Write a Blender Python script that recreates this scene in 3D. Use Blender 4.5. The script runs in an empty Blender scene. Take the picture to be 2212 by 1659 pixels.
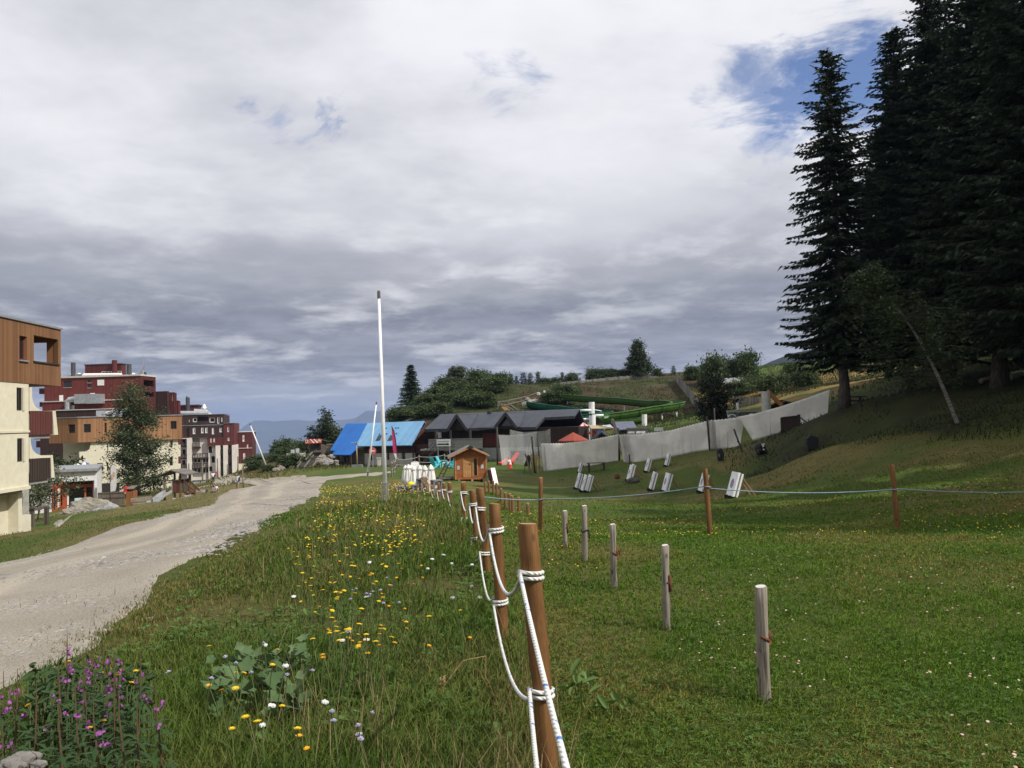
import bpy, math, random
import numpy as np
from mathutils import Matrix, Vector
R_ = math.radians
rng = np.random.default_rng(7)
random.seed(7)
scene = bpy.context.scene
COL = scene.collection

# ------------------------------------------------------------------ camera geometry
F, CX, CY, ROLL = 1703., 1106., 829.5, .028
PITCH = math.atan((904 - CY) / F)
EYE = np.array([0., 0., 1.6])
_f = np.array([0, math.cos(PITCH), math.sin(PITCH)]); _r0 = np.array([1., 0, 0]); _u0 = np.array([0, -math.sin(PITCH), math.cos(PITCH)])
_r = math.cos(ROLL) * _r0 - math.sin(ROLL) * _u0
_u = math.cos(ROLL) * _u0 + math.sin(ROLL) * _r0
def ray(u, v): return _f + ((u - CX) / F) * _r - ((v - CY) / F) * _u
def P(u, v, d):
    k = ray(u, v); return EYE + k * (d / k[1])
def crop(x0, y0, x1, w):
    s = w / (x1 - x0); q = 2212 / 3968
    return lambda x, y: ((x0 + x / s) * q, (y0 + y / s) * q)
Z1 = crop(0, 1180, 500, 873); Z2 = crop(140, 1360, 1000, 2212); Z3 = crop(900, 1500, 1500, 2074); Z4 = crop(1250, 1560, 2000, 2212)
Z5 = crop(1500, 1700, 2100, 2212); Z6 = crop(1900, 1270, 2700, 2212); Z7 = crop(2600, 1270, 3300, 2002); Z8 = crop(2000, 1600, 2700, 2212)
ZP = crop(150, 1850, 550, 2212); ZG = crop(500, 1780, 1000, 2212); ZC = crop(1540, 1760, 1760, 1521); ZS = crop(1150, 1640, 1330, 1493)
ZN = crop(2700, 1480, 3250, 2212); ZT = crop(1400, 1280, 2150, 2212); ZW = crop(1600, 1880, 2300, 1060)
def hit(uv, p0, n):
    k = ray(*uv); n = np.asarray(n, float); return EYE + k * (((np.asarray(p0) - EYE) @ n) / (k @ n))

cam = bpy.data.cameras.new('camera'); camo = bpy.data.objects.new('camera', cam); COL.objects.link(camo)
M = Matrix.Identity(4)
for i in range(3):
    M[i][0] = _r[i]; M[i][1] = _u[i]; M[i][2] = -_f[i]; M[i][3] = EYE[i]
camo.matrix_world = M
cam.sensor_width = 36; cam.lens = 36 * F / 2212; cam.clip_start = .05; cam.clip_end = 40000
scene.camera = camo
scene.view_settings.view_transform = 'Standard'; scene.view_settings.look = 'None'
scene.view_settings.exposure = 0; scene.view_settings.gamma = 1
scene.cycles.max_bounces = 6; scene.cycles.transparent_max_bounces = 12; scene.cycles.volume_bounces = 0
scene.cycles.use_denoising = True
scene.cycles.sample_clamp_indirect = 4

# ------------------------------------------------------------------ node helpers
class NT:
    def __init__(s, tree): s.t = tree; s.n = tree.nodes; s.l = tree.links
    def new(s, ty, **k):
        nd = s.n.new(ty)
        for a, b in k.items():
            if a.startswith('i_'):
                key = a[2:]
                nd.inputs[int(key) if key.isdigit() else key.replace('_', ' ')].default_value = b
            else: setattr(nd, a, b)
        return nd
    def link(s, a, b): s.l.new(a, b); return b
    def math(s, op, a, b=None, c=None, clamp=False):
        nd = s.n.new('ShaderNodeMath'); nd.operation = op; nd.use_clamp = clamp
        for i, x in enumerate((a, b, c)):
            if x is None: continue
            if isinstance(x, (int, float)): nd.inputs[i].default_value = x
            else: s.l.new(x, nd.inputs[i])
        return nd.outputs[0]
    def mix(s, fac, a, b, mode='MIX'):
        nd = s.n.new('ShaderNodeMix'); nd.data_type = 'RGBA'; nd.blend_type = mode; nd.clamp_factor = True
        for i, x in ((0, fac), (6, a), (7, b)):
            if isinstance(x, (int, float)): nd.inputs[i].default_value = x
            elif isinstance(x, tuple): nd.inputs[i].default_value = x if len(x) == 4 else x + (1,)
            else: s.l.new(x, nd.inputs[i])
        return nd.outputs[2]
    def noise(s, vec, scale, detail=4, rough=.55, dist=0):
        nd = s.new('ShaderNodeTexNoise'); nd.inputs['Scale'].default_value = scale; nd.inputs['Detail'].default_value = detail
        nd.inputs['Roughness'].default_value = rough; nd.inputs['Distortion'].default_value = dist
        if vec is not None: s.l.new(vec, nd.inputs['Vector'])
        return nd.outputs['Fac']
    def ramp(s, x, a, b, lo=0., hi=1.):
        nd = s.new('ShaderNodeMapRange'); nd.interpolation_type = 'SMOOTHSTEP'
        s.l.new(x, nd.inputs[0])
        for i, q in enumerate((a, b, lo, hi)): nd.inputs[i + 1].default_value = q
        return nd.outputs[0]
MATS = {}
def newmat(name):
    m = bpy.data.materials.new(name); m.use_nodes = True
    nt = NT(m.node_tree); b = nt.n['Principled BSDF']; return m, nt, b
def mat(name, c1, c2=None, scale=6., rough=.8, bump=0., bscale=None, metal=0., spec=.3, stain=.25, stretch=(1, 1, 1), fine=0.):
    """two-tone weathered surface: broad noise between c1 and c2, darker stains, optional bump"""
    if name in MATS: return MATS[name]
    m, nt, b = newmat(name)
    if c2 is None: c2 = tuple(x * .72 for x in c1)
    tc = nt.new('ShaderNodeTexCoord'); mp = nt.new('ShaderNodeMapping'); mp.inputs['Scale'].default_value = stretch
    nt.link(tc.outputs['Object'], mp.inputs[0]); v = mp.outputs[0]
    n1 = nt.ramp(nt.noise(v, scale, 6, .6), .3, .7); c = nt.mix(n1, c1, c2)
    n2 = nt.ramp(nt.noise(v, scale * .23, 4, .6), .45, .8)
    c = nt.mix(nt.math('MULTIPLY', n2, stain), c, tuple(x * .5 for x in c1))
    if fine: 
        n3 = nt.noise(v, scale * 9, 3); c = nt.mix(nt.math('MULTIPLY', nt.ramp(n3, .4, .7), fine), c, tuple(x * .45 for x in c1))
    nt.link(c, b.inputs['Base Color']); b.inputs['Roughness'].default_value = rough; b.inputs['Metallic'].default_value = metal
    b.inputs['Specular IOR Level'].default_value = spec
    if bump:
        bp = nt.new('ShaderNodeBump'); bp.inputs['Strength'].default_value = bump; bp.inputs['Distance'].default_value = .02
        nt.link(nt.noise(v, bscale or scale * 4, 4), bp.inputs['Height']); nt.link(bp.outputs[0], b.inputs['Normal'])
    MATS[name] = m; return m
def planks(name, c1, c2, w=.12, axis=0, rough=.75, gap=.12, grain=8.):
    """boards across one object axis: every board its own tone, dark joints, grain along the board"""
    if name in MATS: return MATS[name]
    m, nt, b = newmat(name)
    tc = nt.new('ShaderNodeTexCoord'); sp = nt.new('ShaderNodeSeparateXYZ'); nt.link(tc.outputs['Object'], sp.inputs[0])
    q = nt.math('DIVIDE', sp.outputs[axis], w); fl = nt.math('FLOOR', q); fr = nt.math('FRACT', q)
    wn = nt.new('ShaderNodeTexWhiteNoise'); wn.noise_dimensions = '1D'; nt.link(fl, wn.inputs['W'])
    mp = nt.new('ShaderNodeMapping'); sc = [1., 1., 1.]
    for i in range(3): sc[i] = grain if i == axis else (.5 if i == 2 or axis == 2 else grain)
    if axis == 2: sc = [.5, .5, grain]
    mp.inputs['Scale'].default_value = sc; nt.link(tc.outputs['Object'], mp.inputs[0])
    g = nt.noise(mp.outputs[0], 2.5, 6, .65)
    t = nt.math('ADD', nt.math('MULTIPLY', wn.outputs[0], .55), nt.math('MULTIPLY', g, .55))
    c = nt.mix(nt.ramp(t, .25, .95), c1, c2)
    big = nt.noise(tc.outputs['Object'], .6, 4)
    c = nt.mix(nt.math('MULTIPLY', nt.ramp(big, .45, .75), .35), c, tuple(x * .45 for x in c1))
    j = nt.math('LESS_THAN', fr, gap)
    c = nt.mix(nt.math('MULTIPLY', j, .55), c, tuple(x * .25 for x in c1))
    nt.link(c, b.inputs['Base Color']); b.inputs['Roughness'].default_value = rough; b.inputs['Specular IOR Level'].default_value = .25
    MATS[name] = m; return m
def leafmat(name, c1, c2, trans=.3, rough=.6, patch=1.2):
    if name in MATS: return MATS[name]
    m, nt, b = newmat(name)
    ge = nt.new('ShaderNodeNewGeometry'); tc = nt.new('ShaderNodeTexCoord')
    n = nt.ramp(nt.noise(tc.outputs['Object'], patch, 3), .3, .7)
    t = nt.math('ADD', nt.math('MULTIPLY', ge.outputs['Random Per Island'], .6), nt.math('MULTIPLY', n, .4))
    c = nt.mix(t, c1, c2)
    nt.link(c, b.inputs['Base Color']); b.inputs['Roughness'].default_value = rough; b.inputs['Specular IOR Level'].default_value = .25
    if trans:
        tr = nt.new('ShaderNodeBsdfTranslucent'); nt.link(c, tr.inputs[0]); mx = nt.new('ShaderNodeMixShader'); mx.inputs[0].default_value = trans
        nt.link(b.outputs[0], mx.inputs[1]); nt.link(tr.outputs[0], mx.inputs[2]); nt.link(mx.outputs[0], nt.n['Material Output'].inputs[0])
    MATS[name] = m; return m

# ------------------------------------------------------------------ mesh builder
class MB:
    def __init__(s): s.v = []; s.f = []; s.m = []; s.T = None; s.mi = 0
    def add(s, vs, fs):
        o = len(s.v)
        if s.T: vs = [s.T(*p) for p in vs]
        s.v += [tuple(p) for p in vs]; s.f += [tuple(i + o for i in f) for f in fs]; s.m += [s.mi] * len(fs); return s
    def box(s, x0, x1, y0, y1, z0, z1):
        if x0 > x1: x0, x1 = x1, x0
        if y0 > y1: y0, y1 = y1, y0
        if z0 > z1: z0, z1 = z1, z0
        return s.add([(x0, y0, z0), (x1, y0, z0), (x1, y1, z0), (x0, y1, z0), (x0, y0, z1), (x1, y0, z1), (x1, y1, z1), (x0, y1, z1)],
              [(0, 3, 2, 1), (4, 5, 6, 7), (0, 1, 5, 4), (1, 2, 6, 5), (2, 3, 7, 6), (3, 0, 4, 7)])
    def bar(s, p, q, w, h=None, up=(0, 0, 1)):
        h = h or w; p = np.array(p, float); q = np.array(q, float); d = q - p; d /= np.linalg.norm(d); up = np.array(up, float)
        a = np.cross(d, up)
        if np.linalg.norm(a) < 1e-4: a = np.cross(d, (0, 1, 0))
        a /= np.linalg.norm(a); b = np.cross(a, d); a *= w / 2; b *= h / 2
        vs = [p - a - b, p + a - b, p + a + b, p - a + b, q - a - b, q + a - b, q + a + b, q - a + b]
        return s.add(vs, [(0, 1, 2, 3), (7, 6, 5, 4), (0, 4, 5, 1), (1, 5, 6, 2), (2, 6, 7, 3), (3, 7, 4, 0)])
    def prism(s, poly, vec):
        n = len(poly); vec = np.array(vec, float); a = [np.array(p, float) for p in poly]; b = [p + vec for p in a]
        return s.add(a + b, [tuple(range(n))[::-1], tuple(range(n, 2 * n))] + [(i, (i + 1) % n, n + (i + 1) % n, n + i) for i in range(n)])
    def slab(s, poly, t):
        """thin plate: polygon thickened downwards along its normal"""
        a = np.array(poly, float); n = np.cross(a[1] - a[0], a[2] - a[0]); n /= np.linalg.norm(n)
        if n[2] > 0: n = -n
        return s.prism(poly, n * t)
    def tube(s, pts, rad, n=8, cap=True):
        pts = [np.array(p, float) for p in pts]; k = len(pts)
        if not hasattr(rad, '__len__'): rad = [rad] * k
        vs = []; fs = []; pa = None
        for i in range(k):
            d = pts[min(i + 1, k - 1)] - pts[max(i - 1, 0)]; d /= (np.linalg.norm(d) or 1)
            if pa is None:
                a = np.cross(d, (0, 0, 1))
                if np.linalg.norm(a) < .1: a = np.cross(d, (0, 1, 0))
            else: a = pa - d * (pa @ d)
            a /= np.linalg.norm(a); pa = a; b = np.cross(d, a)
            for j in range(n):
                t = 2 * math.pi * j / n; vs.append(pts[i] + rad[i] * (math.cos(t) * a + math.sin(t) * b))
        for i in range(k - 1):
            for j in range(n): fs.append((i * n + j, i * n + (j + 1) % n, (i + 1) * n + (j + 1) % n, (i + 1) * n + j))
        if cap: fs += [tuple(range(n))[::-1], tuple(range((k - 1) * n, k * n))]
        return s.add(vs, fs)
    def lathe(s, prof, n=16, c=(0, 0, 0), sx=1, sy=1, jag=None):
        vs = []; fs = []
        for i, (r, z) in enumerate(prof):
            for j in range(n):
                t = 2 * math.pi * j / n; q = r * (jag(i, j) if jag else 1)
                vs.append((c[0] + q * math.cos(t) * sx, c[1] + q * math.sin(t) * sy, c[2] + z))
        for i in range(len(prof) - 1):
            for j in range(n): fs.append((i * n + j, i * n + (j + 1) % n, (i + 1) * n + (j + 1) % n, (i + 1) * n + j))
        k = len(prof); fs += [tuple(range(n))[::-1], tuple(range((k - 1) * n, k * n))]
        return s.add(vs, fs)
    def wall(s, x0, x1, z0, z1, y0, t, holes=()):
        """wall in the x-z plane, front face at y0, t thick, with real rectangular openings"""
        holes = [(max(a, x0), min(b, x1), max(c, z0), min(d, z1)) for a, b, c, d in holes]
        xs = sorted({x0, x1, *[h[0] for h in holes], *[h[1] for h in holes]}); zs = sorted({z0, z1, *[h[2] for h in holes], *[h[3] for h in holes]})
        ins = lambda x, z: any(h[0] < x < h[1] and h[2] < z < h[3] for h in holes)
        y1 = y0 + t; S = lambda i, j: 0 <= i < len(xs) - 1 and 0 <= j < len(zs) - 1 and not ins((xs[i] + xs[i + 1]) / 2, (zs[j] + zs[j + 1]) / 2)
        for i in range(len(xs) - 1):
            for j in range(len(zs) - 1):
                if not S(i, j): continue
                a, b, c, d = xs[i], xs[i + 1], zs[j], zs[j + 1]
                s.add([(a, y0, c), (b, y0, c), (b, y0, d), (a, y0, d)], [(0, 1, 2, 3)]); s.add([(a, y1, c), (b, y1, c), (b, y1, d), (a, y1, d)], [(3, 2, 1, 0)])
                if not S(i - 1, j): s.add([(a, y0, c), (a, y0, d), (a, y1, d), (a, y1, c)], [(0, 1, 2, 3)])
                if not S(i + 1, j): s.add([(b, y0, c), (b, y0, d), (b, y1, d), (b, y1, c)], [(3, 2, 1, 0)])
                if not S(i, j - 1): s.add([(a, y0, c), (b, y0, c), (b, y1, c), (a, y1, c)], [(3, 2, 1, 0)])
                if not S(i, j + 1): s.add([(a, y0, d), (b, y0, d), (b, y1, d), (a, y1, d)], [(0, 1, 2, 3)])
        return s
    def frame(s, x0, x1, z0, z1, y0, y1, w):
        s.box(x0, x1, y0, y1, z1 - w, z1); s.box(x0, x1, y0, y1, z0, z0 + w); s.box(x0, x0 + w, y0, y1, z0 + w, z1 - w); return s.box(x1 - w, x1, y0, y1, z0 + w, z1 - w)
    def build(s, name, mats, parent=None, loc=(0, 0, 0), rotz=0., smooth=False, bevel=0., rot=None):
        me = bpy.data.meshes.new(name); me.from_pydata(s.v, [], s.f)
        if not isinstance(mats, (list, tuple)): mats = [mats]
        for q in mats: me.materials.append(q)
        if len(mats) > 1: me.polygons.foreach_set('material_index', s.m)
        if smooth: me.polygons.foreach_set('use_smooth', [True] * len(me.polygons))
        me.update(); o = bpy.data.objects.new(name, me); COL.objects.link(o); o.location = [float(q) for q in loc]; o.rotation_euler = rot or (0, 0, rotz)
        if parent: o.parent = parent
        if bevel:
            b = o.modifiers.new('bevel', 'BEVEL'); b.width = bevel; b.segments = 2; b.limit_method = 'ANGLE'
        return o
def tag(o, label, cat, group=None, kind=None):
    if label: o['label'] = label
    if cat: o['category'] = cat
    if group: o['group'] = group
    if kind: o['kind'] = kind
    elif cat: o['kind'] = 'thing'
    return o
def thing(name, label, cat, loc=(0, 0, 0), rotz=0., group=None):
    o = bpy.data.objects.new(name, None); COL.objects.link(o); o.location = [float(q) for q in loc]; o.rotation_euler = (0, 0, rotz); o.empty_display_size = .2
    return tag(o, label, cat, group)
def dup(root, loc, rotz=0., label=None, group=None, scale=None, cat=None):
    r = root.copy(); COL.objects.link(r); r.location = [float(q) for q in loc]; r.rotation_euler = (0, 0, rotz)
    if scale is not None: r.scale = scale if hasattr(scale, '__len__') else (scale,) * 3
    if label: r['label'] = label
    if group: r['group'] = group
    if cat: r['category'] = cat
    for ch in root.children:
        c = ch.copy(); COL.objects.link(c); c.parent = r
        for g in ch.children:
            d = g.copy(); COL.objects.link(d); d.parent = c
    return r
def npmesh(name, V, faces_tri=None, faces_quad=None, mats=(), parent=None, smooth=False, mi=None):
    """fast mesh from numpy arrays"""
    me = bpy.data.meshes.new(name); V = np.asarray(V, np.float32); me.vertices.add(len(V)); me.vertices.foreach_set('co', V.ravel())
    ft = np.zeros((0, 3), np.int32) if faces_tri is None else np.asarray(faces_tri, np.int32); fq = np.zeros((0, 4), np.int32) if faces_quad is None else np.asarray(faces_quad, np.int32)
    me.loops.add(ft.size + fq.size); me.polygons.add(len(ft) + len(fq))
    me.loops.foreach_set('vertex_index', np.concatenate([ft.ravel(), fq.ravel()]).astype(np.int32))
    st = np.concatenate([np.arange(len(ft)) * 3, len(ft) * 3 + np.arange(len(fq)) * 4]).astype(np.int32)
    me.polygons.foreach_set('loop_start', st)
    if mi is not None: me.polygons.foreach_set('material_index', np.asarray(mi, np.int32))
    if smooth: me.polygons.foreach_set('use_smooth', np.ones(len(st), bool))
    for m in mats: me.materials.append(m)
    me.update(calc_edges=True); o = bpy.data.objects.new(name, me); COL.objects.link(o)
    if parent: o.parent = parent
    return o

# ------------------------------------------------------------------ terrain
CP = [  # (u, v, distance) on the ground
 (1168,1160,13.3),(1534,1157,12),(1940,1150,12),(2212,938,30),(1800,962,38),(1500,1000,50),(2065,915,36),(1820,880,50),(2212,800,50),(1990,845,50),
 (1168,1018,65),(1340,1000,65),(1530,975,63),(1700,935,60),(1785,908,58),(1255,1063,48),(1430,1063,46),(1580,1075,36),(1405,1060,46),(1357,1042,56),
 (1557,998,50),(1645,993,48),(1757,987,45),(1015,1041,55),(1046,1067,32),(1136,1128,20),(1030,1177,10),(1001,1134,12.3),(970,1100,15),(948,1093,17),
 (905,1085,24),(850,1078,38),(833,1115,22),(795,1028,62),(690,1048,48),(560,1050,60),(620,1030,76),(700,1026,72),(500,1042,88),(66,1157,39.6),(0,1163,36),
 (115,1104,66),(147,1110,58),(312,1101,65),(351,1088,70),(303,1070,82),(512,1065,74),(600,1019,84),(550,1002,96),(650,1003,92),(640,985,100),(690,978,104),(690,1010,88),
 (720,1006,92),(870,1004,92),(900,1010,75),(1140,992,85),(1020,1000,82),(950,905,108),(900,888,120),(880,880,128),(905,872,134),(1000,850,134),(1100,840,138),(1165,837,138),
 (1300,824,138),(1460,814,138),(1530,818,132),(1640,803,132),(1700,794,130),(1250,880,112),(1450,872,112),(1500,895,100),(1480,908,88),(1350,935,88),(1200,985,82),
 (1700,850,88),(1800,842,76),(1640,893,76),(2212,765,80),(2000,800,80),(1900,835,62),(395,1046,105),(440,1042,130),(0,1440,5.9),(0,1215,16.7),(300,1130,19),(560,1140,13.5),(330,1150,17),(440,1045,96),(500,1042,104),(400,1051,90),(350,1058,86),(470,1044,115),(520,1036,98)]
CPW = [P(*c) for c in CP] + [np.array(q, float) for q in [
 (0,0,0),(-3,0,0),(4,0,0),(-7,1,-.05),(8,0,.1),(0,5,0),(-2.5,5,-.03),(4,5,0),(1,9,-.03),(5,9,-.03),(9,9,.05),(3,-6,.1),(-6,-8,.1),(12,-6,.4),(14,5,.6),(20,16,1.2),(30,30,3.2),(45,45,6),(28,8,3),(45,10,6),(60,70,9),
 (-20,5,-1.6),(-28,20,-3.2),(-45,40,-6.),(-60,75,-9),(-50,110,-9.5),(-70,150,-12),(-95,190,-13.5),(-75,190,-12.3),(-62,195,-12),(-45,150,-11),(-40,125,-8),(-55,230,-20),(-30,200,-20),(-20,150,-12),(-28,130,-9),(-90,100,-12),
 (0,180,2),(30,190,6),(60,190,7),(-20,260,-40),(40,280,-15),(100,150,12),(90,100,11),(100,200,8),(-120,250,-40),(100,280,-10),(60,40,9),(90,40,14)]]
CPW = np.array(CPW)
def _phi(r2): return r2 * np.log(r2 + 1e-9) * .5
_X = CPW[:, :2] / 50.; _n = len(_X)
_K = _phi(((_X[:, None] - _X[None]) ** 2).sum(-1)) + np.eye(_n) * .0002
_Pm = np.c_[np.ones(_n), _X]; _A = np.block([[_K, _Pm], [_Pm.T, np.zeros((3, 3))]])
_W = np.linalg.solve(_A, np.r_[CPW[:, 2], 0, 0, 0])
def _sm(x, a, b):
    t = np.clip((x - a) / (b - a), 0, 1); return t * t * (3 - 2 * t)
def gz(x, y):
    x = np.atleast_1d(np.asarray(x, float)); y = np.atleast_1d(np.asarray(y, float)); sh = np.broadcast(x, y).shape
    q = np.c_[np.broadcast_to(x, sh).ravel(), np.broadcast_to(y, sh).ravel()]
    r = np.hypot(q[:, 0], q[:, 1] - 80); qc = np.c_[np.clip(q[:, 0], -160, 160), np.clip(q[:, 1], -60, 320)] / 50.
    z = np.zeros(len(q))
    for i in range(0, len(q), 20000):
        s = qc[i:i + 20000]; z[i:i + 20000] = _phi(((s[:, None] - _X[None]) ** 2).sum(-1)) @ _W[:_n] + _W[_n] + s @ _W[_n + 1:]
    far = -np.clip((r - 150) * .22, 0, 440) - 8
    far = np.where(q[:, 1] < 40, np.maximum(far, -30), far)
    w = _sm(r, 150, 330); z = z * (1 - w) + far * w
    # small lumps away from the mown strip
    lump = .07 * np.sin(q[:, 0] * 1.1 + 2 * np.sin(q[:, 1] * .37)) * np.sin(q[:, 1] * .9 + 1.7 * np.sin(q[:, 0] * .5))
    z = z + lump * _sm(np.hypot(q[:, 0], q[:, 1]), 6, 30)
    return z.reshape(sh)
def gh(x, y): return float(gz(x, y)[0])
def G(u, v, dmax=260., dmin=1.5):
    """first meeting of a sight line with the ground"""
    d = np.geomspace(dmin, dmax, 900); k = ray(u, v); p = EYE + np.outer(d / k[1], k); h = p[:, 2] - gz(p[:, 0], p[:, 1])
    i = np.argmax(h < 0)
    if h[i] >= 0: return P(u, v, dmax)
    a, b = d[i - 1], d[i]
    for _ in range(25):
        c = (a + b) / 2; q = P(u, v, c)
        if q[2] - gh(q[0], q[1]) < 0: b = c
        else: a = c
    q = P(u, v, (a + b) / 2); q[2] = gh(q[0], q[1]); return q
def GD(u, v, d):
    """ground point under the sight line at distance d (height taken from the ground)"""
    q = P(u, v, d); q[2] = gh(q[0], q[1]); return q
def fbm(x, y, s, o=4, seed=0):
    """cheap value noise"""
    r = np.zeros(np.broadcast(x, y).shape); a = .5; t = 0
    for k in range(o):
        X = x * s + 17.3 * (seed + k); Y = y * s - 9.1 * (seed + k); xi = np.floor(X); yi = np.floor(Y); fx = X - xi; fy = Y - yi
        fx = fx * fx * (3 - 2 * fx); fy = fy * fy * (3 - 2 * fy)
        h = lambda i, j: np.modf(np.sin(i * 127.1 + j * 311.7 + seed * 3.7) * 43758.5453)[0] % 1.
        r += a * ((h(xi, yi) * (1 - fx) + h(xi + 1, yi) * fx) * (1 - fy) + (h(xi, yi + 1) * (1 - fx) + h(xi + 1, yi + 1) * fx) * fy)
        t += a; a *= .5; s *= 2.1
    return r / t

# path edges read off the photograph, carried onto the ground
PR = [G(*q) for q in [(-330,1665),(-60,1520),(60,1452),(200,1372),(330,1273),(455,1200),(548,1141),(610,1105),(662,1079),(694,1051)]]
PL = [G(*q) for q in [(-700,1400),(-350,1305),(-120,1243),(60,1205),(200,1160),(310,1128),(400,1103),(470,1075),(540,1051),(590,1041)]]
def rowlerp(pts, n):
    pts = np.array(pts)[:, :2]; L = np.r_[0, np.cumsum(np.linalg.norm(np.diff(pts, axis=0), axis=1))]; L /= L[-1]
    t = np.linspace(0, 1, n); return np.c_[np.interp(t, L, pts[:, 0]), np.interp(t, L, pts[:, 1])]
# rope fence line (world x for a given y), divides meadow and lawn
FPOST = []  # filled below
FL = np.array([P(1178, 1659, 2.9)[:2], P(1088, 1393, 5.6)[:2], P(1054, 1243, 8.06)[:2], P(1030, 1177, 10)[:2], P(1001, 1134, 12.3)[:2], P(970, 1100, 15)[:2], P(948, 1093, 17)[:2], P(905, 1085, 24)[:2], P(850, 1078, 38)[:2], P(845, 1010, 64)[:2]])
def fencex(y): return np.interp(y, np.r_[-10, FL[:, 1]], np.r_[FL[0, 0] + .3, FL[:, 0]])
def inpath(x, y):
    a = rowlerp(PL, 160); b = rowlerp(PR, 160); poly = np.r_[a, b[::-1]]
    ins = np.zeros(np.shape(x), bool); j = len(poly) - 1
    for i in range(len(poly)):
        xi, yi = poly[i]; xj, yj = poly[j]
        if yi != yj:
            c = ((yi > y) != (yj > y)) & (x < (xj - xi) * (y - yi) / (yj - yi) + xi); ins ^= c
        j = i
    return ins
def axis(parts):
    return np.unique(np.round(np.concatenate([np.arange(a, b, s) for a, b, s in parts]), 3))
gx = axis([(-12000,-3000,1500),(-3000,-600,300),(-600,-150,50),(-150,-60,4),(-60,-12,1.2),(-12,14,.4),(14,60,1.2),(60,150,4),(150,600,50),(600,3000,300),(3000,12001,1500)])
gy = axis([(-600,-60,60),(-60,-8,4),(-8,0,.8),(0,24,.4),(24,150,1.),(150,300,6),(300,700,40),(700,3000,250),(3000,13001,1000)])
GX, GY = np.meshgrid(gx, gy); GZ = gz(GX.ravel(), GY.ravel()).reshape(GX.shape)
def mixc(a, b, w): return a * (1 - w[..., None]) + np.array(b) * w[..., None]
x, y = GX, GY
c = np.zeros(GX.shape + (3,)) + np.array((.085, .118, .024))
n1 = fbm(x, y, .16, 5, 1); n2 = fbm(x, y, .5, 4, 2); n3 = fbm(x, y, .05, 4, 3)
c = mixc(c, (.065, .115, .02), _sm(n2, .5, .62))
lawn = _sm(x - fencex(y), -.3, .3) * _sm(62 - y, 0, 12)
c = mixc(c, (.17, .135, .05), _sm(n1, .50, .62) * (.35 + .5 * lawn))
# dry trodden patches among the targets and along the shooting line
dry = _sm(y, 26, 34) * _sm(64 - y, 0, 8) * lawn; c = mixc(c, (.19, .15, .055), dry * _sm(n1 + .25 * n2, .52, .68) * .8)
mead = (1 - lawn) * _sm(60 - y, 0, 10) * _sm(x - np.interp(y, [p[1] for p in PR], [p[0] for p in PR]), -.2, 1); c = mixc(c, (.14, .12, .042), mead * (.25 + .6 * _sm(n2, .42, .6)))
left = _sm(-x - y * .26 - 1.5, 0, 1.5) * (1 - mead); c = mixc(c, (.19, .15, .065), left * _sm(n1, .38, .55) * .8)
# rough slope under the spruces
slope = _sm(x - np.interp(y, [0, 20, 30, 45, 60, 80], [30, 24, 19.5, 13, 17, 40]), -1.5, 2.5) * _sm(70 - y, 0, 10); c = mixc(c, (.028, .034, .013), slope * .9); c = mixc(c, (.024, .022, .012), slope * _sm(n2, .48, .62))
# heath bank behind the roofs and the ochre slope beside it
bank = _sm(y, 96, 106) * _sm(x, -22, -14) * _sm(36 - x, 0, 8) * _sm(210 - y, 0, 10); c = mixc(c, (.042, .048, .018), bank); c = mixc(c, (.055, .03, .022), bank * _sm(n1 + .2 * n2, .56, .70)); c = mixc(c, (.09, .06, .04), bank * _sm(fbm(x, y, .22, 4, 9), .64, .74))
och = _sm(x, 24, 28) * _sm(y, 66, 74) * _sm(122 - y, 0, 10); c = mixc(c, (.27, .165, .06), och * (.35 + .65 * _sm(n1, .35, .5))); c = mixc(c, (.07, .07, .028), och * _sm(n2, .56, .66))
kn = _sm(y, 78, 86) * _sm(112 - y, 0, 8) * _sm(-x, 16, 22) * _sm(x, -42, -34); c = mixc(c, (.13, .095, .042), kn * .7); c = mixc(c, (.06, .055, .024), kn * _sm(n2, .5, .6))
far = _sm(np.hypot(x, y - 80), 220, 600); c = mixc(c, (.03, .045, .02), far)
road = _sm(-x, 10, 13) * _sm(y, 108, 114) * _sm(182 - y, 0, 6) * _sm(x, -90, -80); c = mixc(c, (.26, .225, .18), road)
c *= (.8 + .4 * fbm(x, y, 1.3, 3, 5))[..., None]
ny, nx = GX.shape; I = np.arange(nx * ny).reshape(ny, nx)
quads = np.stack([I[:-1, :-1], I[:-1, 1:], I[1:, 1:], I[1:, :-1]], -1).reshape(-1, 4)
m, nt, b = newmat('meadow ground'); tc = nt.new('ShaderNodeTexCoord'); at = nt.new('ShaderNodeAttribute'); at.attribute_name = 'tone'
v = tc.outputs['Object']; cc = nt.mix(nt.ramp(nt.noise(v, 9, 6, .7), .35, .7), at.outputs['Color'], nt.mix(.5, at.outputs['Color'], (.025, .04, .012)))
cc = nt.mix(nt.math('MULTIPLY', nt.ramp(nt.noise(v, 38, 4, .7), .5, .75), .55), cc, (.15, .125, .06)); cc = nt.mix(nt.math('MULTIPLY', nt.ramp(nt.noise(v, 1.7, 5, .7), .5, .7), .35), cc, (.03, .05, .012))
nt.link(cc, b.inputs['Base Color']); b.inputs['Roughness'].default_value = .95; b.inputs['Specular IOR Level'].default_value = .1
bp = nt.new('ShaderNodeBump'); bp.inputs['Strength'].default_value = .9; bp.inputs['Distance'].default_value = .08; nt.link(nt.noise(v, 14, 6, .75), bp.inputs['Height']); nt.link(bp.outputs[0], b.inputs['Normal'])
ground = npmesh('ground', np.stack([GX, GY, GZ], -1).reshape(-1, 3), None, quads, [m], smooth=True)
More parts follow.
